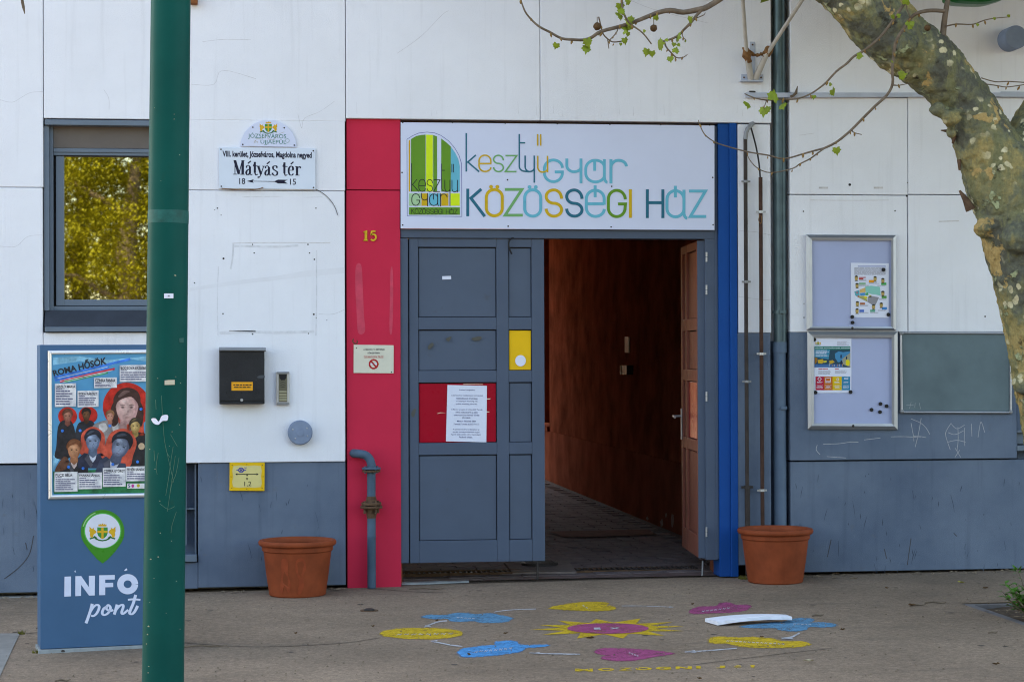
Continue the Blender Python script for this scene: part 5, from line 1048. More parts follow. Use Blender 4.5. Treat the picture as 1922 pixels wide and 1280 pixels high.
for s_, q in (('I', (88, 603, 142, 764)), ('N', (176, 598, 333, 759)), ('F', (367, 592, 492, 753)), ('O', (512, 583, 680, 748))):
    if s_ == 'O':
        mb = flat([zp(zi, p) for p in ribbon(ell(596, 665, 58, 56, 32) + [(654, 665)], 52, 50)], SPL, .0014); obj('letter', mb, LW, IS)
    elif s_ == 'I': sf([zp(zi, [(90, 605), (142, 603), (142, 762), (88, 765)])], .0014, LW, 'letter')
    elif s_ == 'N': sf([zp(zi, p) for p in ([(177, 601), (224, 600), (222, 759), (176, 761)], [(285, 598), (334, 597), (332, 755), (286, 756)], [(224, 600), (286, 690), (286, 756), (222, 668)])], .0014, LW, 'letter')
    else: sf([zp(zi, p) for p in ([(368, 594), (416, 593), (416, 752), (367, 753)], [(416, 593), (493, 591), (492, 628), (416, 629)], [(416, 655), (480, 653), (480, 688), (416, 690)])], .0014, LW, 'letter')
for p in ([(168, 566), (176, 552), (182, 572)], [(568, 556), (578, 544), (588, 538), (594, 552), (575, 560)]): sf([zp(zi, p)], .0014, LW, 'scrap')
PON = {'p': [([(312, 822), (300, 870), (280, 930), (262, 978)], 24, 18), ([(288, 900), (320, 850), (352, 830), (368, 850), (350, 895), (322, 920), (304, 915)], 22, 14)], 'o': [([(432, 842), (405, 860), (392, 895), (408, 912), (440, 895), (458, 855), (440, 832), (425, 860), (455, 880), (480, 870)], 22, 14)],
       'n': [([(512, 828), (500, 870), (488, 908)], 24, 18), ([(496, 880), (530, 840), (556, 830), (560, 850), (548, 890), (560, 902), (600, 870)], 22, 14)], 't': [([(660, 750), (640, 820), (612, 890), (630, 905), (655, 880), (676, 838)], 24, 14), ([(598, 790), (640, 786), (698, 790)], 16, 15)]}
for ch, sts in PON.items():
    mb = MB()
    for k, (pts, a_, b_) in enumerate(sts): flat([zp(zi, q) for q in ribbon(smooth(pts, 6), a_, b_)], SPL, .0014 + .0001 * k, mb=mb)
    obj('letter', mb, LW, IS)
obj('bolt', MB().lathe([(0, .012), (.009, .008), (.012, 0)], SPL.hit(118, 1222, .006), (0, 0, 1), 10), M['iron'], IS)

# ---------------------------------------------------------------- green lamp post in front
YP = -5.7; PPL = Plane((0, YP, 0), (0, -1, 0))
tp_, bp_ = PPL.hit(320.5, 0), PPL.hit(306, 1280); ax = (tp_ - bp_).normalized()
q0 = bp_ + ax * ((gz(bp_.x) - bp_.z) / ax.z); q1 = q0 + ax * 5.2
def prad(z): return .0715 - .0016 * (z - q0.z)
LP = thing('lamp_post', 'tall dark green painted steel lamp post with scratches and torn stickers', 'lamp post', q0)
n_ = 14; ps_ = [q0.lerp(q1, k / n_) for k in range(n_ + 1)]
obj('shaft', MB().tube(ps_, [prad(p.z) for p in ps_], 48), M['pole'], LP, smooth=60)
obj('base_collar', MB().lathe([(.0, 0), (.13, 0), (.13, .02), (.085, .05), (.075, .05)], q0, ax, 32), M['pole'], LP, smooth=40)
jz = PPL.hit(318, 408).z; jc = q0 + ax * ((jz - q0.z) / ax.z)
def on_pole(px, py, off=.001):
    d = ray(px, py); o = CAM; lo = None
    a_ = d - ax * d.dot(ax); r = o - q0; b_ = r - ax * r.dot(ax); rr = prad(PPL.hit(px, py).z) + off
    A2, B2, C2_ = a_.dot(a_), 2 * a_.dot(b_), b_.dot(b_) - rr * rr; D2 = max(0, B2 * B2 - 4 * A2 * C2_)
    return o + d * ((-B2 - math.sqrt(D2)) / (2 * A2))
def patch(poly, m_, name, label=None):
    mb = MB(); xs_ = [p[0] for p in poly]; hw = (max(xs_) - min(xs_)) / 2 / 37; pts = [on_pole(*p, .0009 + .072 * (1 - math.sqrt(max(0, 1 - hw * hw))) * 1.6) for p in poly]; mb.add(pts, [tuple(range(len(pts)))]); return obj(name, mb, m_, LP, label=label)
obj('weld_band', MB().lathe([(prad(jz) + .0006, -.022), (prad(jz) + .0012, 0), (prad(jz) + .0006, .022)], jc, ax, 40), mat('worn_green', (.002, .085, .075), .5, .3, 30), LP, smooth=60)
patch(rect(308, 551, 325.5, 560), M['paper'], 'sticker', 'clean white sticker with a tiny dark print'); pr0 = patch(rect(315, 554.3, 318.5, 557), ink(.22, .23, .28), 'sticker_print'); pr0.location.y -= .004
patch([(309, 714), (316, 713.2), (328, 713), (328, 722), (309, 722.5)], ink(.48, .46, .36), 'sticker', 'torn yellowed sticker remnant')
patch(closed([(284, 786), (292, 785), (298, 791), (304, 780), (315, 779), (314, 789), (305, 790), (297, 797), (288, 794)], 3), M['paper'], 'sticker', 'scraped white paper remnant')
patch([(336, 635), (345, 634), (345, 643), (337, 643)], mat('stain', (.02, .10, .085), .6), 'stain')
pr_ = random.Random(11); chip = mat('paint_chip', (.28, .30, .20), .7, .2, 30)
for x, y, r in ((329, 517, 2.6), (327, 224, 1.2), (327, 215, 1), (337, 291, 1.1), (296, 710, 1.2), (330, 707, 1.2), (339, 719, 1.2), (302, 340, .9), (338, 766, 1.1), (337, 797, 1.3), (318, 837, .9), (290, 203, .8), (323, 810, 1.0), (281, 843, 1.2), (301, 1000, 1.2), (283, 1049, 1.8), (297, 1045, 1.8), (279, 1175, 2.2), (277, 1190, 1.8), (289, 1085, 1), (281, 1130, 1), (275, 1208, 1.4), (279, 1250, 1.6), (278, 1262, 1.5), (322, 1015, 1), (331, 1090, 1), (312, 1150, 1.1), (338, 1180, .9), (300, 940, 1), (291, 880, 1.2)):
    patch([(x + r * .7 * pr_.uniform(.6, 1.4) * math.cos(a) * 1.2, y + r * .7 * pr_.uniform(.6, 1.3) * math.sin(a)) for a in (0, 1, 2, 3, 4, 5)], chip, 'paint_chip')
scm = mat('pole_scratch', (.06, .16, .11), .6, .3, 30)
for pts in ([(303, 742), (305, 780), (308, 820), (313, 848), (319, 858)], [(325, 838), (320, 870), (316, 900), (311, 930)], [(329, 855), (324, 890), (319, 925)], [(297, 850), (293, 875), (295, 890)], [(336, 858), (330, 890), (322, 910), (314, 960)], [(311, 838), (318, 870), (326, 905)], [(292, 750), (293, 768)], [(289, 845), (290, 865)], [(300, 945), (315, 955), (328, 950)], [(331, 960), (323, 985), (321, 1000)], [(320, 815), (333, 838)]):
    s_ = smooth(pts, 4)
    mb = MB()
    for q in ribbon(s_, .8): mb.add([on_pole(*p) for p in q], [(0, 1, 2, 3)])
    obj('scratch', mb, scm, LP)

# ---------------------------------------------------------------- terracotta pots
def pot(px, py, rb_px, label):
    f = G(px, py); s_ = FPX / ((f - CAM).dot(CF)); rb = rb_px / s_; dh = Vector((f.x - CAM.x, f.y - CAM.y, 0)).normalized(); c = f + dh * rb; c.y = min(c.y, -.258); c.z = gz(c.x)
    t_ = thing('plant_pot', label, 'plant pot', c, 'terracotta pots flanking the entrance')
    k = rb / .172; H = .338 * k; R1 = .222 * k
    obj('body', MB().lathe([(0, 0), (.165 * k, 0), (.172 * k, .006), (.190 * k, .13 * k), (.205 * k, H - .085 * k), (.207 * k, H - .07 * k), (.216 * k, H - .062 * k), (.217 * k, H - .036 * k), (.205 * k, H - .034 * k), (.198 * k, H - .04 * k), (.18 * k, .08 * k), (0, .08 * k)], c, seg=56), M['terra'], t_, smooth=35)
    obj('rim', MB().lathe([(.204 * k, H - .034 * k), (.228 * k, H - .034 * k), (.236 * k, H - .026 * k), (.238 * k, H - .012 * k), (.232 * k, H - .002 * k), (.222 * k, H), (.208 * k, H - .004 * k), (.200 * k, H - .02 * k), (.200 * k, H - .034 * k)], c, seg=56), M['terra'], t_, smooth=50)
    obj('earth', MB().lathe([(.192 * k, H - .085 * k), (.1, H - .095 * k), (0, H - .1 * k)], c, seg=30), M['soil'], t_)
    return t_, c, k, H
p1, c1, k1, H1 = pot(557.5, 1117.5, 53, 'terracotta plastic pot with darker drip stains, left of the red pilaster')
pot(1455.5, 1097.5, 52, 'terracotta plastic pot standing under the conduits, right of the blue pilaster')
stn = mat('wet_stain', (.27, .05, .018), .5, .2, 20)
def on_pot(px, py):
    d = ray(px, py); zc_ = (CAM + d * ((c1.y - .19 - CAM.y) / d.y)).z - c1.z
    r = (.172 + (.207 - .172) * max(0, min(1, zc_ / (H1 - .07)))) * k1 + .0015
    a_ = d.x ** 2 + d.y ** 2; ox, oy = CAM.x - c1.x, CAM.y - c1.y; b_ = 2 * (d.x * ox + d.y * oy); cc = ox * ox + oy * oy - r * r
    return CAM + d * ((-b_ - math.sqrt(max(0, b_ * b_ - 4 * a_ * cc))) / (2 * a_))
for pts in ([(528, 1052), (535, 1048), (541, 1056), (540, 1075), (546, 1098), (541, 1112), (534, 1098), (530, 1112), (525, 1108), (528, 1080)], [(556, 1052), (566, 1047), (573, 1054), (574, 1070), (568, 1082), (571, 1096), (565, 1114), (558, 1112), (562, 1090), (555, 1072)]):
    mb = MB(); ps = [on_pot(*p) for p in closed(pts, 3)]; mb.add(ps, [tuple(range(len(ps)))]); obj('stain', mb, stn, p1)

# ---------------------------------------------------------------- paintings on the pavement
z8, z4, z9 = zm(640, 1080, 3.003), zm(1240, 1000, 2.818), zm(1000, 1180, 3.432)
def paint(c, lo=.50, hi=.72):
    m_ = mat('pavement_paint', c, .88, .16, 14, .35, 60, spec=.1); t = m_.node_tree; N = t.nodes; b = N['Principled BSDF']; L_ = t.links.new
    src = b.inputs['Base Color'].links[0].from_socket; g_ = N.new('ShaderNodeNewGeometry')
    n1 = N.new('ShaderNodeTexNoise'); n1.inputs['Scale'].default_value = 40; n1.inputs['Detail'].default_value = 6; n1.inputs['Roughness'].default_value = .95; L_(g_.outputs['Position'], n1.inputs['Vector'])
    n2 = N.new('ShaderNodeTexNoise'); n2.inputs['Scale'].default_value = 9; n2.inputs['Detail'].default_value = 5; L_(g_.outputs['Position'], n2.inputs['Vector'])
    ad = N.new('ShaderNodeMath'); ad.operation = 'MULTIPLY_ADD'; ad.inputs[1].default_value = .45; L_(n2.outputs['Fac'], ad.inputs[0]); L_(n1.outputs['Fac'], ad.inputs[2])
    r_2 = N.new('ShaderNodeMapRange'); r_2.inputs['From Min'].default_value = lo; r_2.inputs['From Max'].default_value = hi; r_2.inputs['To Max'].default_value = .94; L_(ad.outputs[0], r_2.inputs['Value'])
    gr = N.new('ShaderNodeMapRange'); gr.inputs['From Min'].default_value = .35; gr.inputs['From Max'].default_value = .65; gr.inputs['To Min'].default_value = .62; gr.inputs['To Max'].default_value = 1.2; L_(n1.outputs['Fac'], gr.inputs['Value'])
    ml = N.new('ShaderNodeVectorMath'); ml.operation = 'SCALE'; L_(src, ml.inputs[0]); L_(gr.outputs[0], ml.inputs['Scale'])
    L_(ml.outputs[0], b.inputs['Base Color']); L_(r_2.outputs[0], b.inputs['Alpha']); return m_
PY_, PB_, PP_, PW_, PB2 = paint((.60, .40, .03)), paint((.095, .27, .42)), paint((.36, .075, .18)), paint((.50, .51, .53)), paint((.06, .30, .60))
GO = .0018
WORN = {}
for m_, c in ((PY_, (.60, .40, .03)), (PB_, (.085, .27, .42)), (PP_, (.34, .055, .16)), (PB2, (.06, .30, .60))): WORN[m_.name] = paint(c, .66, .86)
def gp(polys, m_, off=GO, name='pavement_painting', parent=None): return obj(name, flat(polys, GROUND, off), m_, parent)
GP_ = 'painted shapes of the pavement game'
def shape(z, pts, m_, label, marks, cl=True, n=4):
    er = random.Random(len(label)); f = [[(x + er.uniform(-.8, .8), y + er.uniform(-.35, .35)) for x, y in zp(z, smooth(closed(pts, n) + closed(pts, n)[:1], 2)[:-1] if cl else pts)]]
    c = GROUND.hit(sum(p[0] for p in f[0]) / len(f[0]), sum(p[1] for p in f[0]) / len(f[0]), GO)
    t_ = thing('pavement_painting', label, 'ground painting', c, GP_); gp(f, m_, GO, 'shape', t_); cx_ = sum(p[0] for p in f[0]) / len(f[0]); cy_ = sum(p[1] for p in f[0]) / len(f[0]); gp([[(cx_ + (x - cx_) * 1.035 + er.uniform(-1.2, 1.2), cy_ + (y - cy_) * 1.09 + er.uniform(-.5, .5)) for x, y in f[0]]], WORN[m_.name], GO - .0007, 'worn_edge', t_)
    if marks: gp(marks, PW_, GO + .002, 'chalk_writing', t_)
def wr_(z, x0, y0, x1, y1, h, n_, seed=1):
    r = random.Random(seed); out = []
    for i in range(n_):
        q = []
        for k in range(4):
            t_ = (i + .12 + .22 * k + r.uniform(-.04, .04)) / n_; q.append((x0 + (x1 - x0) * t_, y0 + (y1 - y0) * t_ + h * (.5 + .5 * (-1) ** k * r.uniform(.4, 1))))
        out += ribbon(zp(z, q), .75, .9)
    return out
shape(z8, ell(455, 325, 232, 31.5, 40), PY_, 'yellow oval painted on the pavement, leftmost of the ring', wr_(z8, 310, 326, 640, 320, 10, 8), False)
shape(z8, [(457, 232), (500, 220), (590, 222), (640, 211), (720, 211), (765, 216), (840, 211), (895, 222), (962, 236), (945, 254), (905, 262), (840, 266), (780, 263), (745, 255), (680, 259), (620, 256), (595, 243), (520, 244)], PB_, 'pale blue cloud painted on the pavement, above the yellow oval', wr_(z8, 650, 232, 760, 238, 6, 5))
shape(z8, [(1172, 183), (1260, 160), (1380, 147), (1480, 148), (1511, 157), (1497, 166), (1535, 171), (1549, 184), (1510, 195), (1420, 198), (1280, 193)], PY_, 'yellow heart painted on the pavement nearest the doorway', wr_(z8, 1360, 160, 1395, 182, 8, 2))
SU = thing('pavement_painting', 'yellow sun with a pink centre painted in the middle of the ring', 'ground painting', GROUND.hit(*z8(1500, 295), GO), GP_)
tips = [(1065, 303), (1112, 277), (1222, 252), (1440, 243), (1690, 240), (1872, 260), (1935, 284), (1935, 311), (1828, 338), (1590, 353), (1330, 353), (1132, 333)]
star = []
for i, t_ in enumerate(tips):
    a0 = math.atan2((t_[1] - 296) / 33, (t_[0] - 1505) / 262); nx = tips[(i + 1) % len(tips)]; a1 = math.atan2((nx[1] - 296) / 33, (nx[0] - 1505) / 262)
    am = math.atan2((math.sin(a0) + math.sin(a1)), (math.cos(a0) + math.cos(a1))); star += [t_, (1505 + 262 * math.cos(am), 296 + 33 * math.sin(am))]
gp([zp(z8, star)], PY_, GO, 'rays', SU); gp([zp(z8, ell(1505, 296, 230, 29.5, 40))], PP_, GO + .002, 'centre', SU)
gp([zp(z8, p) for p in ([(1424, 292), (1460, 291), (1465, 304), (1428, 303)], [(1515, 291), (1530, 291), (1575, 300), (1560, 301)], [(1558, 290), (1572, 291), (1530, 301), (1514, 300)])], PW_, GO + .004, 'chalk_writing', SU)
shape(z8, [(660, 430), (690, 410), (790, 395), (862, 389), (872, 375), (930, 366), (990, 371), (1002, 384), (1050, 389), (1162, 388), (1162, 396), (1090, 404), (1050, 406), (1010, 427), (930, 441), (800, 453), (700, 457), (672, 445)], PB2, 'bright blue cloud painted on the pavement, lower left of the sun', wr_(z8, 750, 422, 970, 400, 14, 8))
shape(z8, [(1430, 425), (1470, 411), (1600, 409), (1740, 418), (1870, 436), (1780, 455), (1650, 475), (1560, 479), (1482, 470), (1468, 456), (1494, 449), (1442, 438)], PP_, 'pink heart painted on the pavement below the sun', wr_(z8, 1620, 427, 1680, 448, 10, 4))
shape(z4, [(155, 410), (205, 388), (290, 386), (312, 371), (360, 367), (400, 378), (475, 381), (455, 405), (380, 419), (250, 425), (170, 425)], PP_, 'faded pink cloud painted on the pavement at the upper right of the ring', wr_(z4, 215, 410, 370, 390, 9, 7))
shape(z4, [(425, 492), (520, 478), (640, 468), (690, 455), (735, 449), (800, 452), (812, 463), (790, 472), (870, 471), (929, 485), (890, 497), (785, 497), (770, 511), (700, 518), (625, 511), (600, 501), (480, 502)], PB_, 'pale blue cloud painted on the pavement under the foam strip', wr_(z4, 700, 478, 800, 480, 4, 5))
shape(z4, [(256, 572), (268, 553), (330, 547), (400, 552), (500, 550), (590, 556), (640, 569), (740, 571), (790, 586), (755, 598), (680, 603), (560, 606), (440, 601), (350, 585), (275, 582)], PY_, 'long yellow cloud painted on the pavement, lower right of the sun', wr_(z4, 345, 566, 660, 584, 6, 14))
def garrow(z, pts, hd, label, w_=1.6):
    t_ = gp(ribbon(zp(z, smooth(pts, 4)), w_) + ([zp(z, hd)] if hd else []), PW_, GO + .001, 'painted_arrow'); tag(t_, label, 'ground marking', 'white chalk arrows of the pavement game')
garrow(z8, [(470, 289), (510, 272), (550, 259), (598, 253)], [(470, 290), (476, 278), (510, 285)], 'short white curved arrow between the yellow oval and the upper left blue cloud', 2.2)
garrow(z8, [(868, 203), (930, 195), (1000, 190), (1098, 187)], [(858, 207), (880, 197), (885, 203)], 'thin white arrow between the upper left blue cloud and the yellow heart', 1.3)
garrow(z8, [(1582, 170), (1700, 170), (1872, 177)], [(1880, 176), (1850, 172), (1850, 180)], 'thin white arrow right of the yellow heart nearest the doorway', 1.0)
garrow(z8, [(510, 369), (560, 378), (620, 390), (684, 398)], [(505, 366), (545, 362), (535, 373)], 'short white arrow below the yellow oval', 2.2)
garrow(z8, [(1062, 434), (1150, 438), (1250, 440), (1348, 442)], [(1058, 436), (1120, 430), (1120, 440)], 'white arrow between the bright blue cloud and the pink heart', 1.8)
garrow(z4, [(128, 628), (200, 624), (300, 617), (402, 608)], [(124, 629), (180, 618), (190, 632)], 'white arrow between the pink heart and the long yellow cloud', 1.8)
garrow(z4, [(640, 557), (690, 550), (720, 536), (735, 527)], [(634, 552), (650, 560), (705, 560), (690, 552)], 'short white arrow between the lower right yellow cloud and the blue cloud', 3.0)
LT = thing('pavement_lettering', 'yellow painted words on the pavement below the ring of shapes', 'ground lettering', GROUND.hit(1250, 1252, GO))
xl = [272, 420, 552, 660, 790, 920, 1052]; xw = [115, 105, 90, 108, 102, 105, 30]
for ch, x, w_ in zip('MOZOGNI', xl, xw):
    y = 262 - (x - 272) * .022; obj('letter', text(ch, zp(z9, rect(x, y - 8, x + w_, y + 10)), GROUND, GO, .05), PY_, LT)
for ch, x, w_ in (('J', 1180, 60), ('Ó', 1270, 98), ('!', 1400, 32)):
    y = 244 - (x - 1180) * .02; obj('letter', text(ch, zp(z9, rect(x, y - 9, x + w_, y + 7)), GROUND, GO, .05), PY_, LT)

# ---------------------------------------------------------------- foam strip, cap, litter
f0, f1 = G(1347, 1175), G(1487, 1169); fd = (f1 - f0); fw = Vector((-fd.y, fd.x, 0)).normalized() * .16
mb = MB(); n_ = 16
for i in range(n_ + 1):
    t_ = i / n_; p = f0 + fd * t_ + Vector((0, 0, .004 + .020 * 4 * t_ * (1 - t_) * .6 + .012 * t_)); ww = fw * (1 - .45 * t_); s_ = fd * (-.045 * (1 - t_))
    mb.v += [p, p + ww + s_, p + ww + s_ + Vector((0, 0, .019)), p + Vector((random.uniform(-.004, .004), random.uniform(-.004, .004), .019 + random.uniform(-.003, .003)))]
for i in range(n_):
    a_ = i * 4
    for k in range(4): mb.f.append((a_ + k, a_ + (k + 1) % 4, a_ + 4 + (k + 1) % 4, a_ + 4 + k))
mb.f += [(3, 2, 1, 0), tuple(n_ * 4 + k for k in range(4))]
tag(obj('foam_strip', mb, M['foam'], bev=.002), 'arched strip of white polystyrene lying across the painted blue cloud', 'foam strip')
cc = G(693, 1146)
CP = thing('valve_cap', 'small dark iron valve cap in the pavement in front of the red pilaster', 'valve cap', cc)
obj('lid', MB().lathe([(0, .014), (.02, .014), (.03, .009), (.03, .002), (0, .002)], cc, seg=18), M['iron'], CP, smooth=40); obj('collar', MB().lathe([(.031, .003), (.05, .005), (.052, 0)], cc, seg=20), M['rust'], CP)
lr = random.Random(5)
def litter(px, py, l, a_, kind, label):
    c = G(px, py, .004)
    if kind == 'twig':
        d = Vector((math.cos(a_), math.sin(a_), 0)) * l / 2; s_ = Vector((-d.y, d.x, 0)) * .18
        o = obj('twig', MB().tube([c - d, c - d * .2 + s_ + Vector((0, 0, .004)), c + d * .5, c + d - s_ * .6 + Vector((0, 0, .006))], [.0035, .0045, .004, .002], 6), M['twig'])
    else:
        mb = MB(); pts = [(1, 0), (.5, .45), (.1, .3), (-.3, .55), (-1, .1), (-.6, -.3), (-.1, -.5), (.4, -.35)]
        ca_, sa_ = math.cos(a_), math.sin(a_)
        ps = [c + Vector(((x * ca_ - y * sa_) * l / 2, (x * sa_ + y * ca_) * l / 2, .004 + .010 * abs(y) + lr.uniform(0, .006))) for x, y in pts]
        mb.add(ps + [c + Vector((0, 0, .003))], [(i, (i + 1) % 8, 8) for i in range(8)]); o = obj('fallen_leaf', mb, {'leaf': M['litter'], 'green': ink(.30, .28, .05), 'pale': ink(.40, .34, .22)}[kind])
    tag(o, label, 'twig' if kind == 'twig' else 'fallen leaf', 'twigs and dead leaves littering the pavement')
for px, py, l, a_, kd, lb in ((1722, 1136, .10, .2, 'twig', 'dark twig on the pavement left of the tree pit'), (1712, 1137, .05, .1, 'leaf', 'small dead leaf touching the dark twig left of the tree pit'), (1756, 1131, .12, -.3, 'twig', 'thin pale twig next to the kerb of the tree pit'),
    (1603, 1085, .05, 0, 'twig', 'curled twig at the wall base right of the right pot'), (1570, 1078, .06, .3, 'leaf', 'dead leaf against the wall right of the right pot'), (1804, 1094, .05, .1, 'green', 'yellow green leaf at the wall under the scratched plinth'), (1850, 1105, .04, 0, 'leaf', 'brown leaf near the wall above the tree pit'),
    (800, 1105, .22, -.25, 'twig', 'long dry twig on the pavement in front of the red pilaster'), (1108, 1199, .05, .2, 'leaf', 'dark curled leaf beneath the painted sun'), (949, 1190, .03, 0, 'leaf', 'brown leaf between the bright blue cloud and the sun'), (1313, 1275, .03, .5, 'leaf', 'brown leaf at the bottom edge of the photo'),
    (1518, 1242, .06, .1, 'pale', 'pale straw on the pavement lower right of the yellow words'), (1430, 1197, .025, 0, 'leaf', 'tiny brown leaf on the long yellow cloud'), (1535, 1155, .07, .15, 'twig', 'thin twig right of the foam strip'), (385, 1213, .22, -.05, 'twig', 'pale twig lying right of the lamp post'), (1870, 1248, .04, 0, 'leaf', 'brown leaf in the bottom right corner'),
    (1582, 1183, .03, .2, 'leaf', 'brown leaf right of the painted blue cloud'), (820, 1166, .02, 0, 'leaf', 'tiny leaf above the pale blue cloud'), (700, 1177, .025, .4, 'leaf', 'tiny brown leaf beside the yellow oval'), (1300, 1135, .02, 0, 'leaf', 'tiny leaf near the faded pink cloud'), (118, 1277, .07, .1, 'twig', 'dark twig at the bottom edge under the info stand'), (1665, 1105, .03, 0, 'leaf', 'small leaf near the wall in front of the grey plinth'), (880, 1230, .02, 0, 'leaf', 'tiny leaf under the bright blue cloud'), (555, 1190, .02, .4, 'leaf', 'tiny leaf on the bare pavement in front of the left pot'), (1864, 1187, .05, .1, 'twig', 'short twig right at the front kerb of the tree pit')):
    litter(px, py, l, a_, kd, lb)
mb = MB()                                                        # bark crumbs and straw in the pit and along the wall
for k in range(420):
    if k < 240: x, y, z = lr.uniform(PX0 + .06, PX1 - .06), lr.uniform(PY0, PY1 - .06), zb + .03
    else: x, y = lr.uniform(-1.5, 5), -abs(lr.gauss(0, .06)) - .02; z = gz(x) + .003
    if xr0 < x < xr1 and k >= 240: continue
    l, a_ = lr.uniform(.006, .03), lr.uniform(0, 3.1); d = Vector((math.cos(a_), math.sin(a_), lr.uniform(-.1, .3))) * l; s_ = Vector((-d.y, d.x, 0)) * .3
    c = Vector((x, y, z + .004)); mb.add([c - d - s_, c + d - s_, c + d + s_, c - d + s_, c + Vector((0, 0, .006))], [(0, 1, 4), (1, 2, 4), (2, 3, 4), (3, 0, 4)])
for k in range(900):
    y = -lr.uniform(.02, 1) ** .7 * 4.3; x = lr.uniform(-1.6, 5.2) * (1 + .05 * y)
    c = Vector((x, y, gz(x) + .002)); l = lr.uniform(.002, .006); mb.add([c + Vector((-l, -l, 0)), c + Vector((l, -l * .6, 0)), c + Vector((l * .8, l, 0)), c + Vector((-l, l, 0)), c + Vector((0, 0, l))], [(0, 1, 4), (1, 2, 4), (2, 3, 4), (3, 0, 4)])
o = obj('bark_litter', mb, mat('bark_crumbs', (.17, .13, .09), .95, .6, 60), kind='stuff'); o['label'] = 'bark crumbs and straw along the wall and in the tree pit'
mb = MB()                                                        # moss tufts in the cracks
for px, py in ((40, 1190), (70, 1225), (1392, 1086), (1500, 1080), (1397, 1087)):
    c = G(px, py)
    for k in range(26):
        a_ = lr.uniform(0, 6.28); r = lr.uniform(0, .03); p = c + Vector((r * math.cos(a_), r * .6 * math.sin(a_), 0)); h = Vector((lr.uniform(-.01, .01), lr.uniform(-.01, .01), lr.uniform(.008, .026)))
        mb.add([p + Vector((-.003, 0, 0)), p + Vector((.003, 0, 0)), p + h], [(0, 1, 2)])
o = obj('moss', mb, mat('moss', (.13, .12, .02), .9, .4, 60), kind='stuff'); o['label'] = 'small moss and weed tufts in pavement cracks'
mb = MB()
for k in range(70):
    y = -lr.uniform(.15, 4.2); x = lr.uniform(-1.4, 5); r = lr.uniform(.006, .02); z0 = gz(x) + .0012
    mb.add([Vector((x + r * lr.uniform(.7, 1.2) * math.cos(a), y + r * lr.uniform(.7, 1.2) * math.sin(a), z0)) for a in (0, .8, 1.6, 2.4, 3.1, 3.9, 4.7, 5.5)], [tuple(range(8))])
o = obj('gum_spots', mb, mat('trodden_gum', (.075, .06, .05), .8, .3, 30), kind='stuff'); o['label'] = 'small dark trodden gum spots on the pavement'
gc = mat('asphalt_crack', (.085, .068, .055), .95, .3, 20); mb = MB()
for pts in ([(690, 1103), (740, 1107), (785, 1110), (828, 1111)], [(340, 1205), (480, 1213), (640, 1206), (715, 1196)], [(36, 1190), (60, 1187), (78, 1186)], [(1300, 1246), (1480, 1225), (1560, 1216)]):
    flat(ribbon(smooth([(x + lr.uniform(-3, 3), y + lr.uniform(-.6, .6)) for x, y in pts], 3), .55), GROUND, .002, mb=mb)
obj('pavement_crack', mb, gc, kind='structure')
# ---------------------------------------------------------------- the plane tree
YT = PY0 + .78                                                    # it stands in the middle of the pit
TPL = Plane((0, YT, 0), (0, -1, 0))
def T(px, py, dy=0.0): return TPL.hit(px, py, -dy) if False else Plane((0, YT + dy, 0), (0, -1, 0)).hit(px, py)
SC = FPX / ((T(1850, 300) - CAM).dot(CF))
bark = bpy.data.materials.new('plane_bark'); bark.use_nodes = True; t = bark.node_tree; N = t.nodes; Lk = t.links.new; b = N['Principled BSDF']
geo = N.new('ShaderNodeNewGeometry')
def distort(sc, amt):
    n = N.new('ShaderNodeTexNoise'); n.inputs['Scale'].default_value = sc; n.inputs['Detail'].default_value = 4; Lk(geo.outputs['Position'], n.inputs['Vector'])
    s_ = N.new('ShaderNodeVectorMath'); s_.operation = 'SCALE'; s_.inputs['Scale'].default_value = amt; Lk(n.outputs['Color'], s_.inputs[0])
    a_ = N.new('ShaderNodeVectorMath'); a_.operation = 'ADD'; Lk(geo.outputs['Position'], a_.inputs[0]); Lk(s_.outputs[0], a_.inputs[1]); return a_.outputs[0]
big = rp(nz(3.2, 5, .65, distort(5, .25)), [(.32, (.26, .20, .085)), (.43, (.19, .16, .07)), (.50, (.115, .12, .075)), (.56, (.07, .075, .06)), (.70, (.05, .05, .045))])
mp = N.new('ShaderNodeMapping'); mp.inputs['Scale'].default_value = (5, 5, 1.3); mp.inputs['Rotation'].default_value = (0, -.35, 0); Lk(geo.outputs['Position'], mp.inputs['Vector'])
ol = rp(nz(2.0, 7, .7, mp.outputs[0]), [(.50, (0, 0, 0)), (.60, (1, 1, 1))])
c_ = mx(ol, big, (.115, .118, .062))
pale = rp(nz(9, 4, .5, distort(9, .10)), [(.615, (0, 0, 0)), (.645, (1, 1, 1))]); c_ = mx(pale, c_, (.22, .25, .15))
v2 = N.new('ShaderNodeTexVoronoi'); v2.inputs['Scale'].default_value = 17; v2.inputs['Randomness'].default_value = 1; Lk(distort(14, .05), v2.inputs['Vector'])
spots = mx(1.0, rp(v2.outputs['Distance'], [(.27, (1, 1, 1)), (.33, (0, 0, 0))]), rp(nz(2.6, 3), [(.49, (0, 0, 0)), (.57, (1, 1, 1))]), 'MULTIPLY'); c_ = mx(spots, c_, (.40, .37, .25))
tan_ = rp(nz(4.4, 5, .6, distort(6, .3)), [(.58, (0, 0, 0)), (.61, (1, 1, 1))]); c_ = mx(tan_, c_, (.28, .20, .085))
dk = rp(nz(9, 6, .7), [(.62, (0, 0, 0)), (.72, (1, 1, 1))]); c_ = mx(dk, c_, (.03, .024, .018))
c_ = mx(.5, c_, mx(1, c_, rp(nz(60, 4, .7), [(.35, (.6, .6, .6)), (.65, (1.3, 1.3, 1.3))]), 'MULTIPLY'))
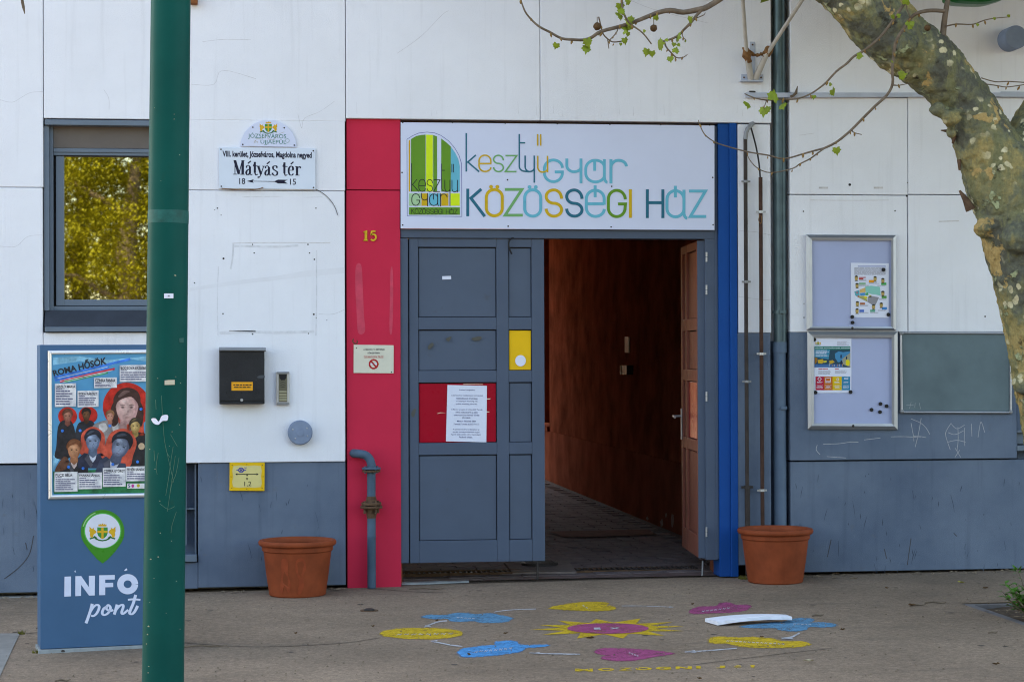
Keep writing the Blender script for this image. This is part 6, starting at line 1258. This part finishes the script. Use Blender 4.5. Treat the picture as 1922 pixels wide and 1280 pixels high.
c_ = mx(1, c_, (1.38, 1.36, 1.3), 'MULTIPLY'); Lk(c_, b.inputs['Base Color']); b.inputs['Roughness'].default_value = .75; b.inputs['Specular IOR Level'].default_value = .15
bp = N.new('ShaderNodeBump'); bp.inputs['Strength'].default_value = 1.0; bp.inputs['Distance'].default_value = .02
hh = N.new('ShaderNodeMath'); hh.operation = 'ADD'; Lk(nz(14, 7, .65), hh.inputs[0]); Lk(mx(.5, dk, pale), hh.inputs[1]); Lk(hh.outputs[0], bp.inputs['Height']); Lk(bp.outputs[0], b.inputs['Normal'])
M['bark'] = bark
tb = G(2096, 1166)
TR = thing('plane_tree', 'leaning plane tree with mottled olive bark and a forked trunk at the right', 'tree', (T(2096, 1166).x, YT, gz(T(2096, 1166).x)))
def px2m(r): return r / SC
def limb(mb, pts, n=5):
    s_ = smooth(pts, n); return mb.tube([T(x, y, dy) for x, y, r, dy in s_], [px2m(r) for x, y, r, dy in s_], 22)
mb = MB()
limb(mb, [(2112, 1230, 150, 0), (2098, 1165, 118, 0), (2070, 1050, 100, 0), (2032, 900, 90, 0), (1996, 760, 84, 0), (1966, 620, 80, 0), (1938, 500, 80, 0), (1912, 400, 80, 0), (1884, 335, 74, 0), (1850, 274, 60, 0), (1824, 212, 51, 0), (1793, 170, 51, -.01), (1740, 112, 56, -.02), (1692, 80, 59, -.02), (1656, 44, 60, -.03), (1596, -24, 60, -.04), (1530, -90, 58, -.03), (1476, -180, 50, .02), (1440, -300, 44, .1), (1430, -460, 36, .2), (1450, -640, 26, .3)])
limb(mb, [(1936, 420, 60, 0), (1936, 350, 66, .03), (1938, 292, 66, .06), (1966, 235, 62, .08), (2010, 160, 58, .1), (2070, 60, 54, .14), (2130, -70, 48, .2), (2170, -240, 40, .3), (2190, -420, 30, .4)])
rr = random.Random(21)
def knob(x, y, r, dy): mb.lathe([(0, r), (r * .7, r * .7), (r, 0), (r * .7, -r * .7), (0, -r)], T(x, y, dy), (0, 0, 1), 12)
knob(1846, 428, px2m(22), -.06); knob(1838, 402, px2m(10), -.05); knob(1908, 448, px2m(30), -.19); knob(1920, 425, px2m(26), -.19); knob(1700, 84, px2m(22), -.17); knob(1690, 92, px2m(17), -.18); knob(1786, 222, px2m(20), -.14); knob(1762, 205, px2m(14), -.14); knob(1925, 720, px2m(24), -.1); knob(1785, 250, px2m(10), -.1)
TK = obj('trunk', mb, bark, TR, smooth=180)
rm = TK.modifiers.new('remesh', 'REMESH'); rm.mode = 'VOXEL'; rm.voxel_size = .011; rm.use_smooth_shade = True
sm_ = TK.modifiers.new('smooth', 'SMOOTH'); sm_.iterations = 4; sm_.factor = .5
for nm, ns, st_ in (('bark_large', .16, .028), ('bark_small', .04, .02)):
    tx = bpy.data.textures.new(nm, 'CLOUDS'); tx.noise_scale = ns; tx.noise_depth = 3
    d_ = TK.modifiers.new(nm, 'DISPLACE'); d_.texture = tx; d_.strength = st_; d_.mid_level = .5; d_.texture_coords = 'GLOBAL'
# loose bark and dead stubs on the trunk
for pts in ([(1786, 248, 5), (1776, 246, 3), (1766, 245, 1)], [(1822, 394, 10), (1812, 374, 6), (1801, 358, 2)], [(1800, 300, 4), (1801, 320, 2)], [(1792, 255, 5), (1788, 270, 2)]):
    obj('dead_stub', MB().tube([T(x, y, -.04) for x, y, r in pts], [px2m(r) for x, y, r in pts], 7), M['rust'], TR, smooth=80)

leaf_me = bpy.data.meshes.new('leaf')
lv = [(0, 0), (.20, -.10), (.46, -.06), (.42, .12), (.60, .34), (.42, .42), (.34, .62), (.16, .66), (0, 1.0), (-.16, .66), (-.34, .62), (-.42, .42), (-.60, .34), (-.42, .12), (-.46, -.06), (-.20, -.10)]
lvv = [(x, y, -.28 * abs(x) + .16 * math.sin(y * 2.5)) for x, y in lv] + [(0, .35, .10)]
leaf_me.from_pydata(lvv, [], [(i, (i + 1) % 16, 16) for i in range(16)]); leaf_me.materials.append(M['leafyoung']); leaf_me.shade_smooth()
bud_mb = MB().lathe([(0, .5), (.22, .2), (.28, -.1), (.12, -.45), (0, -.5)], (0, 0, 0), seg=6)
bud_me = bpy.data.meshes.new('bud'); bud_me.from_pydata(bud_mb.v, [], bud_mb.f); bud_me.materials.append(M['bud']); bud_me.shade_smooth()
DYB, DYT = -.75, -.42
def branch(paths, dy, leaves=(), buds=True, name='branch', every=1):
    mb = MB()
    for k, pth in enumerate(paths):
        s_ = smooth([p if len(p) == 3 else (*p, 1.6) for p in pth], 3)
        mb.tube([T(x, y, dy + .012 * math.sin(i * .8 + k)) for i, (x, y, r) in enumerate(s_)], [px2m(r) for x, y, r in s_], 6)
    o = obj(name, mb, M['twig'], TR, smooth=80)
    for x, y, s, a_ in leaves:
        l = bpy.data.objects.new('leaf', leaf_me); COL.objects.link(l); l.parent = o
        l.location = T(x, y, dy - .02 + rr.uniform(-.03, .03)) - ORG[TR.name]; sc_ = px2m(s) * 1.12; l.scale = (sc_, sc_, sc_)
        l.rotation_euler = (R_(90 + rr.uniform(-35, 35)), R_(a_), R_(rr.uniform(-35, 35)))
    if buds:
        for pth in paths:
            for p in pth[1:-1:every]:
                if rr.random() < .75:
                    q = bpy.data.objects.new('bud', bud_me); COL.objects.link(q); q.parent = o; q.location = T(p[0] + rr.uniform(-2, 2), p[1] + rr.uniform(1, 5), dy - .01) - ORG[TR.name]
                    sc_ = px2m(rr.uniform(4, 8)); q.scale = (sc_, sc_, sc_ * 1.3); q.rotation_euler = (rr.uniform(-.5, .5), rr.uniform(-.5, .5), 0)
    return o
zb4 = zm(960, 0, 4.0); zb3 = zm(1360, 0, 3.05)
def Q(z, pts, r0, r1): n = len(pts) - 1; return [(*z(x, y), r0 + (r1 - r0) * i / n) for i, (x, y) in enumerate(pts)]
def LV(z, lst, f): return [(*z(x, y), s / f, a_) for x, y, s, a_ in lst]
branch([Q(zb4, [(2200, -420), (1800, -160), (1640, -60), (1560, 0), (1460, 60), (1400, 75), (1290, 95), (1190, 80), (1100, 98), (1040, 120), (940, 160), (820, 200), (670, 240), (600, 285), (540, 302), (460, 300), (375, 290), (290, 245), (205, 200), (145, 145), (100, 85), (70, 0), (60, -60)], 6, 1.0)], DYB,
       LV(zb4, [(1080, 150, 36, 20), (570, 295, 62, 160), (565, 350, 55, 190), (340, 330, 42, 200), (650, 250, 26, 90), (905, 165, 62, -70), (850, 195, 55, 170), (880, 200, 40, 100), (880, 245, 34, 190), (850, 290, 46, 160), (842, 240, 30, 120)], 4))
branch([Q(zb4, [(1430, 75), (1380, 130), (1340, 180), (1290, 230), (1260, 265), (1200, 295), (1130, 315)], 3.2, 1.6), Q(zb4, [(1150, 325), (1165, 360), (1210, 410), (1240, 435), (1285, 435), (1320, 413)], 1.5, .8), Q(zb4, [(1380, 140), (1440, 118), (1455, 100)], 1.0, .6), Q(zb4, [(1280, 250), (1290, 285), (1310, 300)], 1, .6)], DYB - .02,
       LV(zb4, [(1330, 158, 46, 60), (1240, 278, 66, 110), (1250, 330, 26, 150), (1222, 325, 28, 190), (1100, 340, 72, 85), (1160, 310, 24, 20), (1020, 372, 52, 185), (1056, 388, 42, 175), (1190, 428, 42, 170), (1228, 395, 42, 20), (1300, 310, 16, 100)], 4))
branch([Q(zb4, [(900, -360), (850, -160), (832, -60), (828, 0), (835, 80), (870, 155), (910, 195), (985, 250), (1050, 332)], 2.4, 1.3)], DYB - .04, LV(zb4, [(815, 30, 52, 170), (815, 70, 50, 150), (862, 22, 36, 70), (802, 100, 40, 190), (820, 118, 36, 170), (990, 236, 20, 80)], 4))
branch([Q(zb4, [(655, 130), (672, 200), (690, 260), (735, 305), (770, 318), (830, 312)], 1.2, 1.2), Q(zb4, [(735, 305), (770, 270), (792, 240), (805, 205)], 1.1, .9), Q(zb4, [(722, 300), (728, 340), (731, 366)], .9, .7)], DYB + .01, LV(zb4, [(822, 325, 22, 180)], 4))
branch([Q(zb3, [(1060, -90), (1040, 0), (1000, 65), (960, 125), (890, 215), (800, 290), (740, 325), (700, 365), (640, 410), (590, 465), (550, 500), (490, 540), (415, 567), (330, 570), (240, 575), (165, 560), (115, 538)], 3.0, 1.0), Q(zb3, [(240, 575), (232, 600), (225, 610)], .8, .6)], DYT,
       LV(zb3, [(278, 572, 64, 20), (228, 618, 52, 185), (252, 612, 28, 190), (130, 588, 46, 200), (328, 598, 46, 150), (618, 515, 42, 140), (510, 548, 26, 180), (760, 320, 34, 100), (960, 105, 24, 30), (990, 95, 22, 60), (600, 484, 18, 90)], 3.05))
branch([Q(zb3, [(1262, 66), (1180, 62), (1110, 75), (1065, 105), (1030, 160), (985, 230), (970, 300), (960, 400), (962, 480), (930, 545), (860, 610), (790, 680), (720, 750), (640, 815), (570, 850)], 3.6, 2.2),
        Q(zb3, [(575, 848), (510, 865), (450, 882), (340, 910), (250, 890), (130, 870), (0, 835), (-60, 812), (-115, 770), (-142, 715), (-150, 690)], 1.8, .8), Q(zb3, [(575, 848), (530, 880), (490, 910), (430, 940), (390, 965), (270, 990), (190, 965), (140, 910), (125, 862)], 1.6, .7),
        Q(zb3, [(1065, 105), (1045, 60), (1036, 10)], 1.2, .8), Q(zb3, [(962, 488), (1000, 490), (1060, 478)], 1.3, .6), Q(zb3, [(730, 745), (740, 760), (785, 772)], 1, .7)], DYT - .02,
       LV(zb3, [(1000, 435, 44, 80), (640, 848, 40, 170), (960, 350, 14, 200), (1048, 150, 44, 60), (1036, 25, 36, 10), (1070, 130, 24, 150)], 3.05))
branch([Q(zb3, [(1250, 212), (1255, 150), (1266, 66), (1282, -20), (1300, -120)], 6, 4)], -.1, (), False)
branch([Q(zb3, [(1268, 152), (1330, 140), (1420, 142), (1490, 117), (1560, 105), (1620, 100)], 1.5, .8)], -.12, LV(zb3, [(1540, 112, 16, 50), (1450, 138, 16, 190), (1622, 98, 18, 40)], 3.05))
branch([Q(zb3, [(1470, 448), (1550, 470), (1620, 468), (1750, 476)], 1.0, 1.0), Q(zb3, [(1490, 482), (1560, 492), (1610, 500), (1680, 492), (1750, 480)], 1.0, 1.0)], -.14, ())
for px, py, r, lab, ln in ((1227, 53.5, 6, 'seed_ball', 17), (1121, 50, 6.5, 'seed_ball', 16), (1741, 53, 5.5, 'seed_ball', 8)):
    dy = DYB if px < 1500 else DYT - .1; mb = MB(); c = T(px, py, dy); R2 = px2m(r)
    mb.lathe([(R2 * math.sin(math.pi * k / 10), -R2 * math.cos(math.pi * k / 10)) for k in range(11)], c, seg=18); mb.v = [v + (v - c) * rr.uniform(-.12, .12) for v in mb.v]
    s_ = obj('seed_ball', mb, M['seed'], TR, smooth=80)
    obj('stalk', MB().tube([c + Vector((0, 0, R2 * .9)), c + Vector((0, 0, px2m(ln)))], px2m(.7), 5), M['twig'], s_)
tag(obj('broken_twig', MB().tube([P(x, y, .05) for x, y in [(1497, 162), (1494, 175), (1489, 180), (1484, 182)]], [.002, .01, .008, .009], 6), M['twig']), 'short broken dead twig caught on the white rail', 'twig')
# green curved thing at the top edge
pts = [(1779, -4), (1784, 3), (1800, 7), (1830, 8.5), (1852, 8), (1872, 3), (1888, -3), (1893, -14), (1880, -30), (1830, -40), (1790, -26)]
gpl = Plane((0, -.9, 0), (0, -1, 0)); fr = [gpl.hit(x, y) for x, y in closed(pts, 4)]; cg = sum(fr, Vector()) / len(fr)
mb = MB(); mid = [cg + (p - cg) * .82 + Vector((0, -.03, 0)) for p in fr]; bk_ = [p + Vector((0, .10, 0)) for p in fr]; n_ = len(fr)
mb.v = fr + mid + bk_; mb.f = [tuple(range(n_, 2 * n_))] + [(i, (i + 1) % n_, n_ + (i + 1) % n_, n_ + i) for i in range(n_)] + [(i, (i + 1) % n_, 2 * n_ + (i + 1) % n_, 2 * n_ + i) for i in range(n_)] + [tuple(range(3 * n_ - 1, 2 * n_ - 1, -1))]
GT = thing('green_panel', 'glossy green curved plastic panel just showing at the top edge above the tree limb', 'panel', cg)
obj('shell', mb, mat('green_gloss', (.004, .12, .022), .3, .05, 8), GT, smooth=50)
obj('hook', MB().tube([cg + Vector((0, .02, .08)), cg + Vector((0, .03, .8)), Vector((cg.x, .01, cg.z + .9))], .008, 8), M['iron'], GT)

# ---------------------------------------------------------------- unseen crown of the plane tree, leaves added dense to shade the right wall
cr = random.Random(31); tw = MB(); lfm = MB()
tops = [T(1440, -300, .1), T(1430, -460, .2), T(1450, -640, .3), T(2170, -240, .3), T(2190, -420, .4), T(1600, -22, 0), T(2070, 60, .14)]
cl = []
for k in range(150):
    a_ = cr.uniform(0, 6.28); r = cr.uniform(.3, 3.4); c = Vector((5.3 + math.cos(a_) * r, YT - .2 + math.sin(a_) * r * .8, cr.uniform(3.9, 7.2)))
    if c.y > -.25: c.y = -.25 - cr.random()
    s_ = min(tops, key=lambda p: (p - c).length); m_ = s_.lerp(c, .5) + Vector((0, 0, cr.uniform(0, .25)))
    tw.tube([s_, m_, c], [.02, .012, .005], 5); cl.append(c)
for c in cl:
    for k in range(95):
        p = c + Vector((cr.gauss(0, .36), cr.gauss(0, .36), cr.gauss(0, .22)))
        if p.z < 3.6: continue
        d = Vector((cr.uniform(-1, 1), cr.uniform(-1, 1), cr.uniform(-.6, .3))).normalized(); s2 = d.orthogonal().normalized(); L = cr.uniform(.05, .085)
        lfm.add([p, p + d * L + s2 * L, p + d * L * 2, p + d * L - s2 * L], [(0, 1, 2, 3)])
obj('upper_branches', tw, M['bark'], TR, smooth=80); obj('crown', lfm, M['leafyoung'], TR, kind='stuff')

# ---------------------------------------------------------------- young shrub in the tree pit
sb = G(1946, 1166); SH = thing('shrub', 'small green leafy shrub growing in the tree pit at the right edge', 'shrub', (sb.x, sb.y, zb + .02))
SPl = Plane((0, sb.y, 0), (0, -1, 0)); sr = random.Random(4); st_mb = MB(); lf = MB()
def sprig(x0, y0, x1, y1, n_, size):
    dy0, dy1 = sr.uniform(-.06, .06), sr.uniform(-.14, .14); a_ = SPl.hit(x0, y0) + Vector((0, dy0, 0)); b_ = SPl.hit(x1, y1) + Vector((0, dy1, 0)); m_ = a_.lerp(b_, .5) + Vector((sr.uniform(-.02, .02), sr.uniform(-.03, .03), 0))
    st_mb.tube([a_, m_, b_], [.004, .003, .0015], 5)
    for k in range(n_):
        t_ = .35 + .65 * (k + 1) / n_; p = a_.lerp(m_, t_ * 2) if t_ < .5 else m_.lerp(b_, t_ * 2 - 1)
        az = sr.uniform(0, 6.28); d = Vector((math.cos(az), math.sin(az), sr.uniform(.0, .9))).normalized(); s_ = d.cross(Vector((0, 0, 1))).normalized(); u = s_.cross(d); L = size * sr.uniform(.7, 1.2)
        q = [p, p + d * L * .35 + s_ * L * .26 + u * L * .06, p + d * L * .75 + s_ * L * .2, p + d * L - u * L * .08, p + d * L * .75 - s_ * L * .2, p + d * L * .35 - s_ * L * .26 + u * L * .06]
        lf.add(q + [p + d * L * .5 - u * L * .03], [(0, 1, 6), (1, 2, 6), (2, 3, 6), (3, 4, 6), (4, 5, 6), (5, 0, 6)])
for x1, y1, n_ in ((1888, 1100, 12), (1886, 1118, 10), (1896, 1098, 12), (1900, 1112, 14), (1905, 1128, 12), (1912, 1105, 14), (1898, 1122, 12), (1918, 1118, 14), (1925, 1104, 14), (1908, 1140, 10), (1935, 1110, 14), (1945, 1095, 14), (1955, 1120, 14), (1968, 1108, 14), (1930, 1130, 12), (1920, 1098, 12), (1903, 1105, 12), (1893, 1112, 12), (1915, 1112, 14), (1910, 1120, 14)): sprig(1946 + sr.uniform(-10, 10), 1164, x1, y1, n_, .042)
sprig(1940, 1160, 1909, 1066, 3, .03)
for k in range(16):
    p = SPl.hit(1909 + sr.uniform(-5, 5), 1072 + sr.uniform(-8, 6)); d = Vector((sr.uniform(-1, 1), sr.uniform(-.6, .6), sr.uniform(-.2, .8))).normalized(); s_ = d.cross(Vector((0, 0, 1))).normalized(); L = .032
    lf.add([p, p + d * L * .5 + s_ * L * .25, p + d * L, p + d * L * .5 - s_ * L * .25], [(0, 1, 2), (0, 2, 3)])
obj('stems', st_mb, M['twig'], SH); obj('foliage', lf, M['leafbush'], SH)

# ---------------------------------------------------------------- park trees across the street: the window mirrors them
pl_m = mat('park_leaf', (.17, .17, .008), .5, .55, 1.6, col2=(.27, .25, .012)); pk = random.Random(9)
def park_tree(x, y, h, r, n_, label):
    t_ = thing('park_tree', label, 'tree', (x, y, gz(0) - .1), 'sunlit park trees mirrored in the window')
    mb = MB(); mb.tube([(x, y, -.2), (x + .1, y, 1.5), (x - .1, y, 3.5), (x + .2, y, h * .8)], [.3, .24, .2, .06], 10)
    for k in range(9):
        a_ = pk.uniform(0, 6.28); z0 = pk.uniform(1.2, h * .6); mb.tube([(x, y, z0), (x + math.cos(a_) * r * .4, y + math.sin(a_) * r * .4, z0 + .6), (x + math.cos(a_) * r * .85, y + math.sin(a_) * r * .85, z0 + pk.uniform(.6, 1.6))], [.08, .05, .02], 6)
    obj('trunk', mb, M['twig'], t_)
    lf = MB(); cl = []
    for k in range(int(n_ / 170)):
        a_ = pk.uniform(0, 6.28); z = pk.uniform(.5, h); rr_ = r * math.sqrt(pk.random()) * (1 - .45 * abs(z / h - .4)); cl.append(Vector((x + math.cos(a_) * rr_, y + math.sin(a_) * rr_, z)))
    for c in cl:
        for k in range(150):
            p = c + Vector((pk.gauss(0, .22), pk.gauss(0, .22), pk.gauss(0, .13))); d = Vector((pk.uniform(-1, 1), pk.uniform(-1, 1), pk.uniform(-.5, .8))).normalized(); s_ = d.orthogonal().normalized(); L = pk.uniform(.025, .055)
            lf.add([p, p + d * L + s_ * L * .5, p + d * L * 2, p + d * L - s_ * L * .5], [(0, 1, 2, 3)])
    obj('crown', lf, pl_m, t_, kind='stuff')
park_tree(-2.2, -27, 7.4, 2.6, 80000, 'sunlit tree across the street mirrored in the middle of the window'); park_tree(-5.6, -29, 7.6, 2.6, 60000, 'sunlit tree across the street mirrored at the left of the window')
park_tree(1.0, -31, 7.6, 2.6, 40000, 'sunlit tree across the street mirrored at the right of the window')
park_tree(-3.6, -33, 9.0, 3.2, 90000, 'tree of the second row mirrored behind the middle tree'); park_tree(-7.6, -34, 9.0, 3.2, 70000, 'tree of the second row mirrored behind the left tree'); park_tree(0, -35, 8.5, 3.2, 45000, 'tree of the second row mirrored behind the right tree')
src_ = [o for o in scene.objects if o.name.startswith('park_tree') and o.parent is None][:2]
for k, x in enumerate((-11.5, -15.5, -20, 5.0, 9.5, 14)):                # the row goes on to both sides
    o0 = src_[k % 2]; c0 = o0.copy(); COL.objects.link(c0); c0.location = (x, -29.5 - (k % 3) * 1.4, o0.location.z); c0.rotation_euler = (0, 0, k * 1.3)
    c0['label'] = 'sunlit park tree, ' + ('first', 'second', 'third')[k % 3] + (' to the left' if k < 3 else ' to the right') + ' of the trees mirrored in the window'
    for ch in o0.children: d0 = ch.copy(); COL.objects.link(d0); d0.parent = c0
# every top-level object is described
for o in scene.objects:
    if o.parent is None and o.type == 'MESH' and o.get('kind') in ('structure', 'stuff') :
        lab = {'pavement': 'brownish grey asphalt pavement in front of the building', 'tree_pit_soil': 'dry soil with straw in the tree pit', 'tree_pit_kerb': 'pale concrete edge of the tree pit', 'concrete_slab': 'pale grey slab let into the pavement at the left edge', 'courtyard_ground': 'sunlit paving of the court behind the passage', 'passage_floor': 'dark brick paved floor of the passage', 'pavement_crack': 'thin dark cracks in the asphalt'}.get(o.name)
        if lab and 'label' not in o: o['label'] = lab
        o['category'] = {'bark_litter': 'litter', 'moss': 'moss', 'gum_spots': 'gum spots'}.get(o.name, 'ground')
